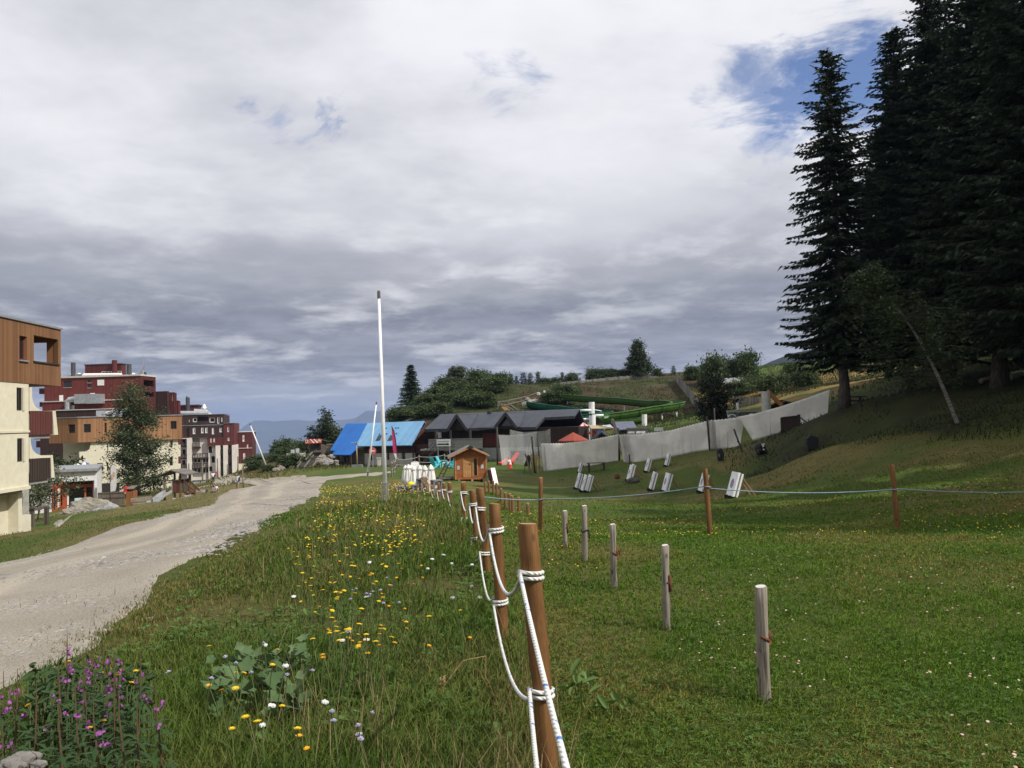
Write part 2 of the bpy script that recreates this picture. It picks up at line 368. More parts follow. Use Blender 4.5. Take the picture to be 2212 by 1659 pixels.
ca = ground.data.color_attributes.new('tone', 'FLOAT_COLOR', 'POINT'); ca.data.foreach_set('color', np.c_[c.reshape(-1, 3), np.ones(nx * ny)].ravel().astype(np.float32))
ground['kind'] = 'structure'

# ------------------------------------------------------------------ gravel path and road
m, nt, b = newmat('pale gravel'); tc = nt.new('ShaderNodeTexCoord'); v = tc.outputs['Object']
cc = nt.mix(nt.ramp(nt.noise(v, .45, 5, .6), .35, .65), (.36, .32, .262), (.28, .255, .215))
vo = nt.new('ShaderNodeTexVoronoi'); vo.inputs['Scale'].default_value = 34; nt.link(v, vo.inputs['Vector'])
stone = nt.ramp(vo.outputs['Distance'], .1, .45); sc = nt.new('ShaderNodeSeparateColor'); nt.link(vo.outputs['Color'], sc.inputs[0])
cc = nt.mix(nt.math('MULTIPLY', nt.ramp(sc.outputs[0], .5, .8), nt.ramp(nt.noise(v, .8, 5), .40, .6)), cc, nt.mix(sc.outputs[1], (.15, .15, .155), (.5, .47, .42)))
cc = nt.mix(nt.math('MULTIPLY', nt.ramp(nt.noise(v, 1.1, 6, .65), .5, .68), .5), cc, (.24, .215, .175)); cc = nt.mix(nt.math('MULTIPLY', nt.ramp(nt.noise(v, .25, 4, .6), .5, .65), .4), cc, (.30, .27, .22)); cc = nt.mix(nt.math('MULTIPLY', stone, .22), cc, (.17, .15, .12)); cc = nt.mix(nt.math('MULTIPLY', nt.ramp(nt.noise(v, 30, 5, .7), .45, .75), .3), cc, (.22, .19, .15))
at = nt.new('ShaderNodeAttribute'); at.attribute_name = 'across'; ac = nt.math('ADD', at.outputs['Fac'], nt.math('MULTIPLY', nt.math('SUBTRACT', nt.noise(v, .22, 4), .5), .22)); rut = nt.math('ADD', nt.ramp(nt.math('ABSOLUTE', nt.math('SUBTRACT', ac, .30)), .085, .03), nt.ramp(nt.math('ABSOLUTE', nt.math('SUBTRACT', ac, .62)), .085, .03))
cc = nt.mix(nt.math('MULTIPLY', rut, .38), cc, (.45, .395, .315)); cc = nt.mix(nt.math('MULTIPLY', nt.ramp(nt.math('ABSOLUTE', nt.math('SUBTRACT', ac, .46)), .06, .0), .35), cc, (.20, .19, .15))
nt.link(cc, b.inputs['Base Color']); b.inputs['Roughness'].default_value = .95; b.inputs['Specular IOR Level'].default_value = .1
bp = nt.new('ShaderNodeBump'); bp.inputs['Strength'].default_value = .8; bp.inputs['Distance'].default_value = .015; nt.link(nt.math('ADD', nt.math('SUBTRACT', 1, vo.outputs['Distance']), nt.noise(v, 22, 5, .7)), bp.inputs['Height']); nt.link(bp.outputs[0], b.inputs['Normal'])
GRAVEL = m
def strip(name, A, B, na, nb, rag=.35, lift=.03, seed=0):
    a = rowlerp(A, na); bb = rowlerp(B, na); t = np.linspace(0, 1, nb); w = np.linalg.norm(bb - a, axis=1)
    e0 = (fbm(a[:, 0], a[:, 1], .7, 5, seed) - .5) * 2 * rag / np.maximum(w, .5) * 2; e1 = (fbm(bb[:, 0], bb[:, 1], .7, 5, seed + 3) - .5) * 2 * rag / np.maximum(w, .5) * 2
    T = e0[:, None] + t[None] * (1 - e1 - e0)[:, None]; q = a[:, None] * (1 - T[..., None]) + bb[:, None] * T[..., None]
    z = gz(q[..., 0].ravel(), q[..., 1].ravel()).reshape(na, nb) + lift; z[:, 0] -= .04; z[:, -1] -= .04
    I = np.arange(na * nb).reshape(na, nb); f = np.stack([I[:-1, :-1], I[:-1, 1:], I[1:, 1:], I[1:, :-1]], -1).reshape(-1, 4)
    o = npmesh(name, np.concatenate([q, z[..., None]], -1).reshape(-1, 3), None, f, [GRAVEL], smooth=True); o['kind'] = 'structure'; o.data.attributes.new('across', 'FLOAT', 'POINT').data.foreach_set('value', T.ravel().astype(np.float32)); return o
strip('gravel_path', PL, PR, 520, 44, .42)
strip('gravel_road', [G(590,1040), G(700,1029), G(800,1022), G(850,1017)], [G(694,1050), G(706,1038), G(820,1026), G(855,1020)], 80, 14, .2, .035, 5)
strip('gravel_track', [G(330,1052), G(470,1040), G(560,1033), G(660,1026)], [G(340,1058), G(470,1050), G(585,1044), G(680,1035)], 90, 14, .05, .035, 8)
strip('footpath', [G(118,1128), G(150,1116), G(190,1104)], [G(60,1150), G(135,1125), G(185,1106)], 30, 5, .05, .03, 9)
# loose stones on the near path
def stones():
    V = []; Fc = []; base = np.array([(0, 0, .6), (1, 0, 0), (.3, .95, .05), (-.8, .6, 0), (-.8, -.6, .05), (.3, -.95, 0)]); tri = np.array([(0, 1, 2), (0, 2, 3), (0, 3, 4), (0, 4, 5), (0, 5, 1)])
    a = rowlerp(PL, 400); bb = rowlerp(PR, 400); k = 0
    for _ in range(34000):
        t = rng.random(); i = min(int(400 * (t ** 2.2)), 399); s = rng.random(); 
        if rng.random() < .5: s = 1 - abs(rng.normal(0, .18))
        q = a[i] * (1 - s) + bb[i] * s + rng.normal(0, .15, 2)
        if fbm(np.array([q[0]]), np.array([q[1]]), .5, 3, 4)[0] < .44: continue
        r = .010 + .028 * rng.random() ** 3; ang = rng.random() * 6.28; cs, sn = math.cos(ang), math.sin(ang); p = base * (1 + .35 * rng.normal(size=(6, 1))) * r * np.array([1.3, .9, .8])
        p = np.c_[p[:, 0] * cs - p[:, 1] * sn, p[:, 0] * sn + p[:, 1] * cs, p[:, 2]]; V.append(np.c_[p[:, :2] + q, p[:, 2]]); Fc.append(tri + 6 * k); k += 1
    V = np.concatenate(V); V[:, 2] += gz(V[:, 0], V[:, 1]) + .03
    return npmesh('gravel', V, np.concatenate(Fc), None, [leafmat('loose stone', (.13, .125, .12), (.40, .37, .33), 0, .9, .7)])
tag(stones(), 'loose grey and pale stones scattered on the gravel path', 'gravel', kind='stuff')

# ------------------------------------------------------------------ far hills
def ridge(name, prof, d, depth, zb, col1, col2, nrow=14, seed=1, sub=220):
    us = np.array([p[0] for p in prof], float); vs = np.array([p[1] for p in prof], float); U = np.linspace(us[0], us[-1], sub); Vv = np.interp(U, us, vs)
    top = np.array([P(a, q, d) for a, q in zip(U, Vv)]); rows = []
    for k in range(nrow + 1):
        t = k / nrow; w = 1 - abs(2 * t - 1); yy = d - depth * (1 - 2 * t); zz = zb + (top[:, 2] - zb) * w ** .8; sc = yy / d
        xx = top[:, 0] * (1 + .5 * (sc - 1)); n = (fbm(xx, np.full_like(xx, yy), 6. / depth, 5, seed) - .5) * depth * .12 * math.sin(math.pi * w) ** 1 if 0 < w < 1 else 0
        rows.append(np.c_[xx, np.full_like(xx, yy), zz + n])
    q = np.array(rows); I = np.arange(q.shape[0] * sub).reshape(-1, sub); f = np.stack([I[:-1, :-1], I[:-1, 1:], I[1:, 1:], I[1:, :-1]], -1).reshape(-1, 4)
    o = npmesh(name, q.reshape(-1, 3), None, f, [mat(name.replace('_', ' ') + ' woods', col1, col2, .004, .95, stain=.2)], smooth=True); o['kind'] = 'structure'; return o
ridge('distant_mountain', [(-900,955),(-300,950),(-60,938),(60,935),(180,940),(330,944),(440,946),(500,938),(516,931),(534,915),(549,909),(574,908),(592,910),(640,907),(669,909.6),(705,907),(744,907),(766,904),(776,898),(785,892),(788,887.5),(800,887),(826,888.6),(860,889),(900,892),(960,905),(1150,930),(1400,945)], 9000, 2200, -520, (.05,.06,.05), (.09,.095,.085), seed=2)
ridge('wooded_ridge', [(-300,975),(60,985),(300,990),(480,990),(545,983),(580,978),(600,973),(625,970),(660,968),(800,975),(1000,985)], 1500, 500, -260, (.02,.032,.014), (.035,.05,.02), seed=5)
ridge('wooded_hill', [(1420,860),(1520,830),(1580,815),(1635,795),(1665,781),(1700,767),(1722,761),(1770,752),(1850,740),(1980,730),(2300,735)], 1100, 420, -120, (.008,.014,.009), (.013,.02,.011), seed=7)

# ------------------------------------------------------------------ air
bx = MB().box(-9500, 4500, -500, 11900, -700, 210)
m = bpy.data.materials.new('mountain haze'); m.use_nodes = True; nt = NT(m.node_tree); nt.n.remove(nt.n['Principled BSDF'])
pv = nt.new('ShaderNodeVolumePrincipled'); pv.inputs['Color'].default_value = (.34, .46, .74, 1); pv.inputs['Density'].default_value = 1.3e-4; pv.inputs['Anisotropy'].default_value = 0
nt.link(pv.outputs[0], nt.n['Material Output'].inputs['Volume']); hz = bx.build('haze', m); hz['kind'] = 'stuff'; tag(hz, 'thin blue haze fading the distant mountain', 'haze')

# ------------------------------------------------------------------ sky and sun
SUN = np.array([.80, -.40, .86]); SUN /= np.linalg.norm(SUN)
w = bpy.data.worlds.new('World'); scene.world = w; w.use_nodes = True; nt = NT(w.node_tree); bg = nt.n['Background']
sky = nt.new('ShaderNodeTexSky'); sky.sky_type = 'NISHITA'; sky.sun_disc = False; sky.sun_elevation = math.asin(SUN[2]); sky.sun_rotation = math.atan2(SUN[0], SUN[1]); sky.altitude = 1500; sky.air_density = 1.; sky.dust_density = .5
tc = nt.new('ShaderNodeTexCoord'); sp = nt.new('ShaderNodeSeparateXYZ'); nt.link(tc.outputs['Generated'], sp.inputs[0])
zc = nt.math('MAXIMUM', sp.outputs[2], 0.); den = nt.math('ADD', zc, .13)
cmb = nt.new('ShaderNodeCombineXYZ'); nt.link(nt.math('DIVIDE', sp.outputs[0], den), cmb.inputs[0]); nt.link(nt.math('DIVIDE', sp.outputs[1], den), cmb.inputs[1]); deck = cmb.outputs[0]
big = nt.noise(deck, .55, 7, .56, .15); med = nt.noise(deck, 1.5, 8, .6, .12); fine = nt.noise(deck, 5., 7, .62, .1)
el = zc
def curve(x, pts):
    nd = nt.new('ShaderNodeValToRGB'); nt.link(x, nd.inputs[0]); e = nd.color_ramp.elements
    while len(e) < len(pts): e.new(.5)
    for q, (a, cc_) in zip(e, pts): q.position = a; q.color = cc_ + (1,)
    nd.color_ramp.interpolation = 'EASE'; return nd.outputs[0]
# cloud base: pale veil at the horizon, dark belly low down, bright deck overhead
wob = nt.math('ADD', el, nt.math('MULTIPLY', nt.math('SUBTRACT', big, .5), .20)); wob = nt.math('ADD', wob, nt.math('MULTIPLY', nt.math('SUBTRACT', med, .5), .10))
base = curve(wob, [(0., (5.4, 5.9, 6.7)), (.03, (4.6, 4.9, 5.8)), (.075, (2.6, 2.75, 3.35)), (.12, (2.15, 2.3, 2.85)), (.17, (4.2, 4.3, 4.8)), (.25, (7.0, 7.1, 7.6)), (.34, (9.0, 9.0, 9.5)), (.6, (10.0, 10.0, 10.3))])
base = nt.mix(nt.math('MULTIPLY', nt.ramp(med, .47, .66), .62), base, (9.4, 9.4, 9.7), 'MIX')
base = nt.mix(nt.math('MULTIPLY', nt.ramp(fine, .35, .75), .16), base, (8.8, 8.8, 9.2))
base = nt.mix(nt.math('MULTIPLY', nt.ramp(big, .55, .36), .62), base, (4.0, 4.15, 4.8))
holes = None
tn = nt.math('ADD', nt.math('MULTIPLY', nt.math('SUBTRACT', nt.noise(deck, 3.6, 8, .66, .5), .5), .21), nt.math('MULTIPLY', nt.math('SUBTRACT', fine, .5), .05))
for (u, vv, r, soft, amt) in [(1835,160,.026,.055,.95), (1775,175,.022,.055,.95), (1715,220,.014,.055,.9), (1660,205,.006,.06,.8), (1895,215,.012,.06,.75), (1690,265,.0,.06,.65), (1155,180,-.03,.06,.7), (1120,205,-.04,.05,.6), (545,228,-.022,.05,.85), (692,226,-.024,.045,.85), (600,268,-.02,.055,.6), (1080,215,-.02,.05,.5)]:
    k = ray(u, vv); k /= np.linalg.norm(k); vd = nt.new('ShaderNodeVectorMath'); vd.operation = 'DISTANCE'; nt.link(tc.outputs['Generated'], vd.inputs[0]); vd.inputs[1].default_value = tuple(k)
    h = nt.math('MULTIPLY', nt.ramp(nt.math('ADD', vd.outputs['Value'], tn), r + soft, r, 0, 1), amt); holes = h if holes is None else nt.math('MAXIMUM', holes, h)
blue = nt.mix(1., sky.outputs[0], (.95, 1.1, 1.4), 'MULTIPLY')
skyc = nt.mix(holes, base, blue)
nt.link(skyc, bg.inputs['Color']); bg.inputs['Strength'].default_value = .1
sun = bpy.data.lights.new('sun', 'SUN'); sun.energy = 4.7; sun.angle = R_(.53); sun.color = (1, .95, .87); so = bpy.data.objects.new('sun', sun); COL.objects.link(so)
so.rotation_euler = Vector(SUN).to_track_quat('Z', 'Y').to_euler()
# ================================================================== vegetation
BARK = mat('spruce bark', (.11, .095, .08), (.05, .04, .033), 9, .95, .6, stretch=(1, 1, .25))
BIRCHB = mat('birch bark', (.34, .33, .30), (.12, .10, .09), 5, .8, .3, stretch=(1, 1, 2.5))
NEEDLE = leafmat('spruce needles', (.012, .024, .012), (.032, .05, .022), .12, .7, .8)
NEEDLE2 = leafmat('young spruce needles', (.02, .04, .018), (.05, .075, .035), .15, .7, .8)
LEAFD = leafmat('dark broad leaves', (.022, .038, .014), (.06, .082, .03), .3, .6, .5)
LEAFB = leafmat('bushy green leaves', (.035, .06, .018), (.085, .115, .04), .3, .6, .6)
LEAFP = leafmat('pale willow leaves', (.075, .095, .04), (.15, .165, .08), .3, .6, .6)
LEAFG = leafmat('grey green birch leaves', (.03, .045, .022), (.085, .105, .055), .3, .6, .6)

def unit(n, r):
    v = r.normal(size=(n, 3)); return v / np.linalg.norm(v, axis=1, keepdims=True)
def leaf_quads(C, size, r, up=.35, asp=.55):
    """little diamond leaves at centres C"""
    n = len(C); nrm = unit(n, r); nrm[:, 2] = np.abs(nrm[:, 2]) + up; nrm /= np.linalg.norm(nrm, axis=1, keepdims=True)
    t = unit(n, r); t -= nrm * (t * nrm).sum(1, keepdims=True); t /= np.linalg.norm(t, axis=1, keepdims=True); b = np.cross(nrm, t)
    s = (size * (.6 + .8 * r.random(n)))[:, None]
    V = np.stack([C - t * s, C + b * s * asp + nrm * s * .12, C + t * s, C - b * s * asp + nrm * s * .12], 1).reshape(-1, 3)
    return V, np.arange(4 * n).reshape(-1, 4)
def spruce_mesh(h, Rb, seed, start=.12, step=.42, nb=6, gap=0., power=.85, droop=.35, mat_=None, lean=0., scale=1.):
    r = np.random.default_rng(seed); tri = []; twig = MB(); z = start * h; k = 0
    while z < h * .985:
        t = (z - start * h) / (h * (1 - start)); R = Rb * (1 - t) ** power * (1 if t > .12 else .7 + 2.5 * t) + .12
        n = max(4, int(nb * (1 if t < .8 else .8)))
        a0 = r.random() * 6.28
        for j in range(n):
            if r.random() < gap: continue
            a = a0 + 6.283 * j / n + r.normal(0, .25); L = R * (.5 + .6 * r.random() ** .8); zz = min(z + r.normal(0, step * .55), h * .99)
            m = max(4, int(L / .24)); s = np.linspace(.10, 1, m); dr = droop * (1 - .75 * t) * (.5 + r.random())
            # branch curve: sags, tip turns up
            px = np.cos(a) * L * s; py = np.sin(a) * L * s; pz = zz - dr * L * (s - .55 * s ** 2.6) + (.25 * L * s if t > .75 else 0)
            side = np.array([-math.sin(a), math.cos(a), 0]); out = np.array([math.cos(a), math.sin(a), 0])
            if scale * L > .9: twig.tube([(0, 0, zz), (px[m // 2], py[m // 2], pz[m // 2]), (px[-1], py[-1], pz[-1])], [.035, .02, .006], 3, False)
            for q in range(m):
                c = np.array([px[q], py[q], pz[q]]); w = (.22 + .75 * (1 - s[q]) ** .8) * (.28 + .23 * L)
                for sd in (-1, 1, 0, -1, 1):
                    ln = w * (.55 + .6 * r.random()) if sd else .3 + .25 * r.random()
                    d = out * (.45 + .5 * r.random()) + side * sd * (.6 + .5 * r.random()) + np.array([0, 0, -.30 - .5 * r.random() * (1 - t) + .25 * t]) + r.normal(0, .12, 3)
                    d /= np.linalg.norm(d); wd = np.cross(d, r.normal(size=3)); wd /= np.linalg.norm(wd) + 1e-6; wd *= .045 + .055 * r.random()
                    tip = c + d * ln; mid = c + d * ln * .45
                    tri += [c - wd * .4, mid + wd * 1.2, tip, c + wd * .4, mid - wd * 1.2, tip + r.normal(0, .05, 3)]
        z += step * (.75 + .5 * r.random()) * (1 - .45 * t); k += 1
    # leader
    for q in range(26):
        zz = h * (1 - .05 * r.random()); a = r.random() * 6.28; L = .1 + .5 * (h - zz + .1) ; c = np.array([0, 0, zz]); d = np.array([math.cos(a) * .8, math.sin(a) * .8, .7]); d /= np.linalg.norm(d); wd = np.cross(d, (0, 0, 1)) * .05
        tri += [c - wd, c + wd, c + d * L]
    V = np.array(tri); return V, np.arange(len(V)).reshape(-1, 3), twig
PROTO = {}
def spruce(kind, h, Rb, seed, trunk_r, label, loc, rot=0., group=None, bark=None, needles=None, lean=(0, 0), **kw):
    root = thing('spruce_tree', label, 'tree', loc, rot, group)
    V, Ft, tw = spruce_mesh(h, Rb, seed, **kw)
    npmesh('crown', V, Ft, None, [needles or NEEDLE], root)
    r = np.random.default_rng(seed); tr = MB(); zs = np.linspace(-.4, h, 14)
    tr.tube([(0.05 * r.normal(), .05 * r.normal(), q) for q in zs], [max(.012, trunk_r * (1 - .93 * max(q, 0) / h) * (1.45 if q < .3 else 1)) for q in zs], 10)
    tr.v += []; tb = tr.build('trunk', bark or BARK, root, smooth=True)
    if tw.v: tw.build('branch_wood', bark or BARK, root)
    return root
def leafy(name, h, w, seed, label, loc, leafm, rot=0., group=None, nl=3000, ls=.13, trunk=True, prof=None, tr=.12, barkm=None, cat='tree', stems=1, clump=.5, lowest=.15, nb=54):
    """broadleaf tree or shrub: stems, limbs, leaves gathered in clumps on the limbs"""
    root = thing(name, label, cat, loc, rot, group); r = np.random.default_rng(seed)
    prof = prof or [(0, .55), (.3, 1), (.6, .85), (.85, .5), (1, .12)]
    pz = np.array([p[0] for p in prof]); pr = np.array([p[1] for p in prof]); wood = MB(); C = []
    for s in range(stems):
        a = 6.28 * s / stems + r.random(); off = 0 if stems == 1 else w * .22
        top = np.array([math.cos(a) * off * 1.5 + r.normal(0, .03) * h, math.sin(a) * off * 1.5, h * (.93 if stems == 1 else .75 + .2 * r.random())]); b0 = np.array([math.cos(a) * off * .25, math.sin(a) * off * .25, -.2])
        pts = [b0 + (top - b0) * t + r.normal(0, .012 * h, 3) * (0 if t in (0, 1) else 1) for t in np.linspace(0, 1, 8)]
        wood.tube(pts, [tr * (1 - .9 * t) * (1.3 if t == 0 else 1) for t in np.linspace(0, 1, 8)], 7)
        nbr = max(6, int(nb / stems ** .5))
        for i in range(nbr):
            t = lowest + (1 - lowest) * (i + r.random()) / nbr; p0 = b0 + (top - b0) * t; R = w * np.interp(t, pz, pr) * (.65 + .45 * r.random()); a2 = r.random() * 6.28
            tip = p0 + np.array([math.cos(a2) * R, math.sin(a2) * R, h * .10 * r.random() + R * .25 * (t - .3)]); mid = (p0 + tip) / 2 + np.array([0, 0, .06 * R])
            wood.tube([p0, mid, tip], [tr * .32 * (1 - t * .6), tr * .18, .008], 4, False)
            k = int(nl / stems / nbr * min(2.2, (.25 + R / w) ** 1.7)); cl = max(2, int(R / .38)); u = r.random(cl); cc = p0 + (tip - p0) * (.25 + .75 * u)[:, None] + r.normal(0, clump * .45, (cl, 3)) * np.array([1, 1, .75])
            C.append(cc[r.integers(0, cl, k)] + r.normal(0, clump * .42, (k, 3)) * np.array([1, 1, .7]))
    C = np.concatenate(C); C = C[C[:, 2] > .03 * h]; V, Fq = leaf_quads(C, ls, r)
    npmesh('crown', V, None, Fq, [leafm], root); wood.build('trunk' if trunk else 'stems', barkm or BARK, root, smooth=True); return root

# --- the big spruces on the right
sp = []
q = GD(1824, 880, 50)
sp.append(spruce('a', 23.2, 4.0, 11, .33, 'tall ragged spruce standing apart at the left edge of the dark spruce stand', q, 0, start=.13, step=.34, nb=7, gap=.10, droop=.42, power=.62))
# (u of trunk, base v, distance, v of top, width scale, rotation)
A = spruce('b', 25., 5.2, 21, .36, 'dark spruce just right of the ragged one, lower boughs hanging over the slope', GD(1968, 845, 53), .4, start=.10, step=.36, nb=9, gap=.03, droop=.38, power=.7)
B = spruce('c', 27., 5.6, 31, .40, 'tallest dark spruce in the middle of the right hand stand, top out of frame', GD(2052, 830, 50), 1.1, start=.10, step=.38, nb=9, gap=.03, droop=.36, power=.72)
for root, hh in ((A, None), (B, None)): root['group'] = 'spruces of the dark stand'
lab = ['slim dark spruce behind, its top showing between two taller spruces', 'broad dark spruce at the right edge of the picture, boughs down to the slope', 'spruce deep inside the dark stand, mostly hidden by the front trees', 'spruce at the back of the stand with bare lower trunk seen under the boughs', 'spruce standing high on the slope near the picture edge, trunk foot in shadow',
       'spruce filling the upper right corner of the picture, close to the camera side', 'spruce between the ragged one and the stand, set further up the slope', 'spruce on the crown of the slope behind the leaning birch']
for (src, u, v, d, rot, s, lb) in [(A, 2100, 822, 60, 2.1, 1.06, 0), (B, 2160, 820, 44, .3, 1.0, 1), (A, 2010, 835, 66, 4.0, 1.02, 2), (B, 2130, 815, 70, 5.1, 1.0, 3), (A, 2215, 815, 52, 1.4, 1.12, 4), (B, 2290, 830, 38, 3.3, .98, 5), (A, 1925, 845, 72, .8, .93, 6), (B, 2235, 800, 66, 2.7, 1.05, 7)]:
    dup(src, GD(u, v, d), rot, lab[lb], 'spruces of the dark stand', s)
# more of the same wood outside the frame on the right: it throws the shade on the slope
for i, (x_, y_, rot, s) in enumerate([(33, 33, .5, 1.05), (30, 24, 2.2, 1.0), (37, 26, 3.9, 1.1), (33, 15, 1.7, 1.), (40, 40, 4.4, 1.1), (27, 9, .9, .9), (44, 32, 5.5, 1.1), (36, 8, 2.9, 1.), (30, 1, 4.1, .95), (40, 18, .2, 1.1), (24.5, 9.4, 1.4, .82), (27.5, 5.8, 3.3, .88), (31.5, 9.5, 5.1, .95), (47, 47, 1.2, 1.1)]):
    dup(A if i % 2 else B, (x_, y_, gh(x_, y_)), rot, 'dark spruce of the same wood standing further along the slope beyond the picture', 'spruces beyond the picture edge', s)
# leaning birch in front of the stand
bq = GD(2068, 916, 36); tip = P(1858, 585, 35); dv = tip - bq
root = thing('birch_tree', 'slender birch with a white trunk leaning left in front of the dark spruces', 'tree', bq)
r = np.random.default_rng(5); ts = np.linspace(0, 1, 12); pts = [dv * t + np.array([.35 * math.sin(3 * t), 0, .55 * math.sin(math.pi * t)]) for t in ts]
MB().tube([np.array([.1, 0, -.3])] + pts, [.12] + [.095 * (1 - .85 * t) for t in ts], 8).build('trunk', BIRCHB, root, smooth=True)
C = []; wd = MB()
for i in range(46):
    t = .22 + .78 * (i + r.random()) / 46; p0 = dv * t + np.array([.35 * math.sin(3 * t), 0, .55 * math.sin(math.pi * t)]); R = (.55 + 2.1 * math.sin(min(1, (1.05 - t) * 1.6) * 1.57)) * (.6 + .5 * r.random()); a = r.random() * 6.28
    tp = p0 + np.array([math.cos(a) * R, math.sin(a) * R, -.1 * R + .35 * r.random()]); wd.tube([p0, (p0 + tp) / 2 + (0, 0, .2), tp], [.025, .015, .005], 4, False)
    n = 150; uu = .2 + .8 * r.random(n); C.append(p0 + (tp - p0) * uu[:, None] + r.normal(0, .2, (n, 3)) - np.c_[np.zeros(n), np.zeros(n), .45 * r.random(n) ** 2])
V, Fq = leaf_quads(np.concatenate(C), .075, r); npmesh('crown', V, None, Fq, [LEAFD], root); wd.build('branch_wood', BARK, root)

# --- trees by the buildings
def at(Zc, x, y, d): u, v = Zc(x, y); return GD(u, v, d)
q = at(Z2, 1035, 1440, 82)
leafy('village_tree', 11.6, 3.3, 3, 'large drooping dark green tree in front of the cream building', q, leafmat('drooping tree leaves', (.035, .055, .02), (.095, .115, .05), .35, .6, .5), nl=21000, ls=.12, tr=.22, clump=.95, lowest=.05, nb=80, prof=[(0, .5), (.12, .8), (.3, 1.), (.5, .92), (.62, .72), (.75, .62), (.88, .5), (1, .15)])
leafy('village_tree', 3.5, 1.9, 4, 'small pale leaved tree with a forked stem beside the pavilion wall', at(Z1, 240, 1445, 52), LEAFP, nl=4200, ls=.085, tr=.07, clump=.45, stems=2, lowest=.35, prof=[(0, .3), (.35, .8), (.7, 1), (1, .4)])
leafy('village_tree', 6.2, 2.3, 6, 'dark bushy tree rising behind the white pavilion roof', at(Z2, 300, 1290, 84), LEAFD, nl=6500, ls=.13, tr=.14, clump=.55, stems=2, lowest=.1)
leafy('shrub', 2.2, 1.7, 8, 'sparse light shrub above the right end of the pavilion roof', at(Z2, 540, 1260, 86) + (0, 0, 1.4), LEAFB, nl=900, ls=.1, tr=.05, clump=.4, stems=3, cat='shrub', trunk=False)
# --- knoll bushes
def bushes():
    sh = leafy('bush', 2.6, 1.7, 12, 'round dark green bush on the knoll left of the timber launch hut', GD(615, 975, 99), LEAFB, nl=4200, ls=.12, tr=.06, stems=5, clump=.5, trunk=False, cat='bush', lowest=.1, prof=[(0, .9), (.4, 1), (.8, .8), (1, .4)])
    tr_ = leafy('poplar_tree', 5.6, 1.5, 14, 'upright leafy tree behind the timber launch hut', GD(704, 985, 104), LEAFD, nl=5200, ls=.14, tr=.12, stems=2, clump=.5, lowest=.06, prof=[(0, .8), (.3, 1), (.6, .7), (1, .15)])
    return sh, tr_
SH, TR = bushes()
def toplace(u, vb, d): return GD(u, vb, d)
dup(SH, GD(652, 975, 101), 1., 'low bush between the round bush and the launch hut', scale=.75)
dup(TR, GD(683, 985, 106), 2., 'shorter leafy tree left of the upright one behind the launch hut', scale=(1.05, 1.05, .74))
dup(SH, GD(722, 985, 106), 3.1, 'dense bush between the launch hut and the bright blue roof', scale=1.2)
dup(SH, GD(554, 1000, 97), 4., 'low heathery bush at the left foot of the knoll', scale=(.9, .9, .55))
# --- heath bank: conifer, hedge of bushes, saplings on the crest
CON = spruce('d', 6.8, 2.5, 41, .13, 'pointed young spruce alone on the left end of the bank above the blue roof', GD(889, 885, 124), 0, start=.02, step=.26, nb=11, needles=NEEDLE2, power=.95, droop=.25)
dup(SH, GD(855, 905, 118), .2, 'bush at the far left foot of the bank above the pale blue roof', scale=.95)
BIR = leafy('birch_tree', 3.9, 1.5, 17, 'loose airy birch rising above the hedge on the bank', GD(988, 850, 129), LEAFG, nl=4200, ls=.15, tr=.1, barkm=BIRCHB, clump=.5, stems=2, lowest=.2, prof=[(0, .4), (.4, 1), (.8, .9), (1, .5)])
HG = leafy('bush', 2.4, 2.2, 19, 'dense rounded bush right of the airy birch on the bank', GD(1035, 848, 128), LEAFB, nl=6500, ls=.16, tr=.07, stems=6, clump=.7, trunk=False, cat='bush', lowest=.08, prof=[(0, .9), (.5, 1), (.85, .75), (1, .4)])
hl = 'dark green bush in the thicket covering the bank above the grey roof'
for i, (u, v, d, s, rt) in enumerate([(915, 888, 121, .72, 0), (930, 895, 117, .8, 1), (948, 880, 122, .75, 2), (965, 892, 116, .8, 3), (985, 880, 120, .9, 4), (1005, 893, 114, .8, 5), (1025, 885, 118, .9, .5), (1045, 893, 112, .75, 1.5), (1065, 880, 120, .85, 2.5), (1010, 862, 126, .8, 3.5), (905, 905, 112, .7, 4.5), (875, 905, 118, .7, 5.5), (895, 898, 116, .7, .3), (950, 905, 110, .7, 2.2), (1078, 868, 126, .75, 4.2), (1060, 860, 128, .7, 5.), (968, 868, 126, .8, 1.2)]):
    dup(HG if i % 3 else SH, GD(u, v, d), rt, hl, 'thicket on the bank', (s * 1.15, s * 1.15, s) if i % 3 else (s * 1.4, s * 1.4, s * .9))
SAP = leafy('sapling', 3.1, .9, 23, 'slim sapling on the crest at the left end of the palisade', GD(1103, 838, 139), LEAFG, nl=900, ls=.12, tr=.05, clump=.3, lowest=.15)
for i, (u, v, d, s, rt, lb) in enumerate([(1116, 838, 139, .8, 1, 'short sapling beside the slim one left of the palisade'), (1132, 838, 139, 1., 2, 'sapling with a forked top left of the palisade'), (1147, 838, 139, .95, 3, 'sapling nearest the left end of the palisade'), (1085, 842, 137, .7, 4, 'low sapling beside the thicket on the crest')]):
    dup(SAP, GD(u, v, d), rt, lb, 'saplings on the crest', s)
